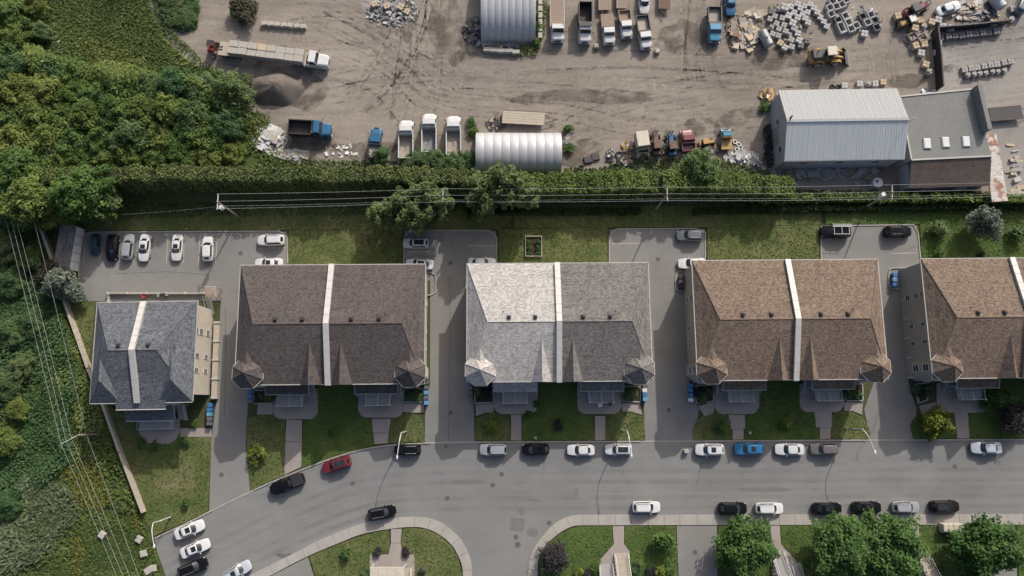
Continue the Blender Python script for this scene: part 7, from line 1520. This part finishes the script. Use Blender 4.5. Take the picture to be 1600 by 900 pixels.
# hedges
def hedge(label, pts, w, h, mat, dens, leaf, seed, bumpy=0.5, core=True, pitch=1.0):
    q = [P(u, v) for u, v in pts]; g = np.random.default_rng(seed); CC, NN, TT = [], [], []; o = thing('cedar_hedge' if h > 2 else 'low_hedge', (q[0].x, q[0].y, 0), 0, label, 'hedge'); m = MB(); org = q[0]; base = 0.0
    for a, b in zip(q[:-1], q[1:]):
        d = b - a; L = d.length; dx = np.array([d.x, d.y, 0]) / L; nx = np.array([-dx[1], dx[0], 0]); n = int(L * (w + 2 * h) * dens)
        s = g.uniform(0, L, n); ring = g.uniform(0, w + 2 * h, n); cell = np.floor((s + base) / pitch).astype(int); off = np.sin(cell * 12.9898) * 43758.5453; off = off - np.floor(off); o2 = np.sin(cell * 78.233) * 12543.123; o2 = o2 - np.floor(o2)
        hh = h * (1 - 0.16 * bumpy + 0.3 * bumpy * off + 0.05 * np.sin((s + base) * 0.35) + 0.04 * np.sin((s + base) * 0.9 + 1)); fr = ((s + base) / pitch) % 1.0; rnd = 1 - bumpy * 0.35 * np.abs(2 * fr - 1) ** 2
        top = ring < w; side = np.where(ring < w + h, 1.0, -1.0); zz = np.where(top, hh - 0.35 * bumpy * np.abs(2 * fr - 1), ((ring - w) % h) / h * hh); y = np.where(top, ring - w / 2, side * w / 2 * rnd * (1 - 0.25 * bumpy * zz / h)); y = np.where(top, y * rnd * (1 - 0.2 * bumpy), y) + (o2 - 0.5) * 0.4 * bumpy
        jit = g.normal(0, 0.12, (n, 3)); C = np.array([a.x - org.x, a.y - org.y, 0]) + dx * s[:, None] + nx * y[:, None] + np.array([0, 0, 1]) * zz[:, None] + jit
        N0 = np.where(top[:, None], np.array([0, 0, 1.0]), nx * side[:, None]) + g.normal(0, 0.55, (n, 3)) + np.array([0, 0, 0.3]) + np.array(to_sun) * 0.3; CC.append(C); NN.append(N0); TT.append(0.46 + (off - 0.5) * 0.22 + g.normal(0, 0.16, n)); base += L
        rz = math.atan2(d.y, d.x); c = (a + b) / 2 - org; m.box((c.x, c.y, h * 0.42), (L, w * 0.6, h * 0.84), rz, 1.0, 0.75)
    C = np.concatenate(CC); C[:, 2] = np.maximum(C[:, 2], 0.05); n = len(C)
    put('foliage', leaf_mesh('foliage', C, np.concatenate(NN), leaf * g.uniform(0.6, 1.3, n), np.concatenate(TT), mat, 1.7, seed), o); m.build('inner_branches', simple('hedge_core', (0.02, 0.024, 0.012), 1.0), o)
hedge('long trimmed cedar hedge below the woodland and dump trucks', [(95, 290), (250, 288), (450, 288), (640, 289), (735, 292)], 3.0, 6.0, LF_CEDAR, 46, 0.21, 1, 0.95, True, 1.5)
hedge('rough hedge right of the arched shed below the scrap row', [(740, 300), (900, 298), (1010, 294), (1120, 296), (1225, 306)], 4.2, 5.0, LF_WOOD, 36, 0.23, 2, 0.9, True, 2.4)
hedge('thin green hedge below the metal workshop', [(1228, 312), (1330, 314), (1450, 313), (1580, 316), (1720, 316)], 1.4, 2.3, LF_WOOD, 26, 0.26, 3, 0.9, True, 1.8)
hedge('low clipped hedge line behind the right back lawns', [(1082, 331), (1250, 328), (1400, 326), (1600, 324), (1720, 323)], 0.9, 1.1, LF_HEDGE, 36, 0.22, 4, 0.3)
hedge('low clipped hedge line behind the second back lawn', [(730, 333), (850, 332), (1000, 331)], 0.9, 1.0, LF_HEDGE, 34, 0.22, 5, 0.3)
# ground cover nobody could count
def inside(px, poly):
    x, y = px[:, 0], px[:, 1]; r = np.zeros(len(x), bool); n = len(poly); j = n - 1
    for i in range(n):
        xi, yi = poly[i]; xj, yj = poly[j]; c = ((yi > y) != (yj > y)) & (x < (xj - xi) * (y - yi) / (yj - yi + 1e-9) + xi); r ^= c; j = i
    return r
def smooth_noise(x, y, s, seed):
    g = np.random.default_rng(seed); v = 0
    for k in range(4): a = g.uniform(0, 6.28); f = g.uniform(0.6, 1.6) / s; v = v + np.sin((x * np.cos(a) + y * np.sin(a)) * f + g.uniform(0, 6.28))
    return v / 4
def cover(name, label, poly, dens, leaf, mat, hgt, seed, upright=0.5, cat='ground cover', clump=0.6, thresh=None, aspect=2.2, z=0.0, patch=5.0):
    w = np.array([[*P(u, v)[:2]] for u, v in poly]); lo, hi = w.min(0), w.max(0); g = np.random.default_rng(seed); n = int((hi - lo).prod() * dens); pts = g.uniform(lo, hi, (n, 2)); pts = pts[inside(pts, w)]
    nz = smooth_noise(pts[:, 0], pts[:, 1], patch, seed + 5)
    if thresh is not None: k = nz + g.normal(0, 0.12, len(nz)) > thresh; pts = pts[k]; nz = nz[k]
    n = len(pts); n2 = smooth_noise(pts[:, 0], pts[:, 1], 1.1, seed + 9); zz = g.uniform(0.1, 1, n) * hgt * np.clip(0.7 + clump * nz + 0.35 * n2, 0.15, 2)
    C = np.column_stack([pts, zz + z]); N0 = g.normal(0, 0.8, (n, 3)) * np.array([1, 1, 0.5]) * upright + np.array([0, 0, 0.8 - upright * 0.5]) + np.array(to_sun) * 0.35; t = 0.42 + 0.22 * nz + 0.16 * n2 + g.normal(0, 0.13, n) + 0.12 * (zz / max(hgt, 0.01) - 0.5)
    o = put(name, leaf_mesh(name, C, N0, leaf * g.uniform(0.5, 1.3, n), t, mat, aspect, seed)); tag(o, label, cat, None, 'stuff')
MEAD = [(-40, -30), (215, -30), (230, 0), (256, 60), (298, 98), (345, 128), (380, 150), (398, 185), (404, 215), (395, 240), (300, 250), (60, 262), (-40, 262)]
cover('weeds', 'tall green weeds under and between the woodland trees', MEAD, 40, 0.21, LF_WEED, 0.9, 1, 0.4)
cover('scrub', 'low leafy scrub at the top left corner of the yard', [(240, -20), (300, -20), (312, 20), (308, 45), (285, 52), (262, 40), (245, 15)], 44, 0.22, LF_COOL, 0.9, 41, 0.4, 'scrub', 0.6, -0.45)
cover('weeds', 'ragged weeds creeping over the yard edge', [(200, -20), (245, -20), (272, 50), (320, 95), (370, 125), (420, 165), (425, 200), (380, 190), (330, 140), (270, 100), (225, 40)], 30, 0.2, LF_WEED, 0.45, 42, 0.4, 'ground cover', 0.6, 0.05, 2.2, 0.0, 1.6)
cover('scrub', 'tangled leafy undergrowth filling the woodland canopy', [(-40, 85), (60, 90), (180, 118), (300, 125), (345, 150), (385, 200), (360, 240), (60, 250), (-40, 250)], 50, 0.24, LF_WOOD, 4.2, 31, 0.35, 'scrub', 0.8, None, 2.0, 1.0, 3.0)
cover('meadow_grass', 'long grass of the upper left clearing', [(95, -30), (215, -30), (232, 0), (256, 60), (298, 98), (300, 112), (180, 112), (110, 95), (80, 40)], 46, 0.22, LF_WEED, 0.5, 2, 0.5, 'grass', 0.5, None, 3.2)
cover('weeds', 'dense weeds left of the pale board fence', [(-40, 335), (60, 345), (86, 420), (102, 468), (138, 578), (158, 632), (184, 708), (220, 800), (238, 845), (250, 880), (258, 930), (-40, 930)], 34, 0.2, LF_WEED, 0.7, 3, 0.4)
cover('scrub', 'chest-high leafy scrub along the left edge', [(-40, 335), (55, 345), (95, 470), (130, 600), (110, 660), (120, 720), (60, 770), (-40, 800)], 52, 0.24, LF_COOL, 2.0, 23, 0.4, 'scrub', 0.7, None, 1.8)
cover('scrub', 'leafy scrub on the bank beside the board fence', [(100, 480), (135, 580), (158, 635), (184, 710), (218, 798), (180, 800), (140, 700), (110, 620)], 34, 0.26, LF_WEED, 1.2, 24, 0.4, 'scrub', 0.6, None, 1.8)
cover('pale_reeds', 'pale grey green grasses at the lower left', [(0, 770), (40, 740), (110, 760), (140, 820), (130, 930), (0, 930)], 40, 0.34, LF_PALE, 1.0, 4, 0.4, 'grass', 0.3, -0.05, 4.0)
cover('goldenrod', 'yellow goldenrod flowers in the weeds at the lower left', [(95, 690), (170, 660), (205, 770), (235, 850), (240, 930), (110, 930), (120, 820)], 16, 0.15, LF_GOLD, 1.0, 5, 0.4, 'flowers', 0.3, 0.22, 1.5, 0.25, 2.2)
cover('goldenrod', 'yellow goldenrod flowers in the woodland', [(20, 0), (85, 0), (330, 180), (400, 190), (404, 240), (370, 240), (200, 150), (40, 60)], 10, 0.15, LF_GOLD, 1.0, 6, 0.4, 'flowers', 0.3, 0.36, 1.5, 0.25, 2.4)
cover('weeds', 'shaded scrub strip between the cedar hedge and the lawn', [(130, 318), (740, 316), (740, 330), (560, 336), (300, 338), (120, 345)], 30, 0.24, LF_COOL, 0.6, 7, 0.6)
cover('weeds', 'weeds along the upper side of the hedges', [(405, 240), (450, 250), (600, 250), (740, 262), (740, 276), (400, 272)], 24, 0.24, LF_WEED, 0.6, 8, 0.5)
cover('weeds', 'weeds along the scrap row and hedge', [(880, 262), (930, 262), (1000, 248), (1130, 248), (1200, 266), (1230, 290), (1225, 300), (1000, 285), (880, 280)], 24, 0.24, LF_WEED, 0.5, 9, 0.5)
cover('weeds', 'weeds on the bank at the yard edge', [(300, 98), (345, 126), (395, 150), (412, 185), (445, 245), (400, 245), (380, 200), (330, 150)], 18, 0.22, LF_WEED, 0.5, 10, 0.5, 'ground cover', 0.6, -0.2)
cover('weeds', 'weeds around the top arched shed', [(820, 62), (838, 0), (856, 0), (850, 60), (838, 88), (800, 88)], 26, 0.22, LF_WEED, 0.5, 11, 0.5, 'ground cover', 0.6, -0.2)
cover('weeds', 'weeds between the stone pallets', [(1175, 20), (1235, 0), (1250, 0), (1200, 15), (1190, 40), (1225, 70), (1215, 80), (1190, 50)], 14, 0.2, LF_WEED, 0.35, 12, 0.5, 'ground cover', 0.6, -0.1)
cover('weeds', 'weeds behind the workshop and round tank', [(1230, 296), (1420, 298), (1555, 300), (1620, 312), (1230, 318)], 22, 0.22, LF_WEED, 0.4, 13, 0.5)

# short turf standing on every lawn
def turf():
    g = np.random.default_rng(77); CC = []; TERR = np.array(PP([(214, 636), (286, 636), (286, 668), (332, 668), (332, 684), (284, 684), (268, 695), (232, 695), (216, 684)]))
    for pts in LAWNS:
        w = np.array([[*P(u, v)[:2]] for u, v in pts]); lo, hi = w.min(0), w.max(0); n = int((hi - lo).prod() * 13); q = g.uniform(lo - 0.1, hi + 0.1, (n, 2)); q = q[inside(q, w)]; CC.append(q[~inside(q, TERR)])
    q = np.concatenate(CC); n = len(q); nz = smooth_noise(q[:, 0], q[:, 1], 2.6, 3) * 0.5 + smooth_noise(q[:, 0], q[:, 1], 0.9, 4) * 0.35
    C = np.column_stack([q, np.full(n, 0.115) + g.uniform(0, 0.05, n)]); N0 = g.normal(0, 0.4, (n, 3)) + np.array([0, 0, 1.0])
    tag(put('turf', leaf_mesh('turf', C, N0, g.uniform(0.08, 0.24, n), 0.45 + 0.32 * nz + g.normal(0, 0.15, n), LF_LAWN, 1.8, 78)), 'short patchy turf growing on all the lawns', 'grass', None, 'stuff')
turf()
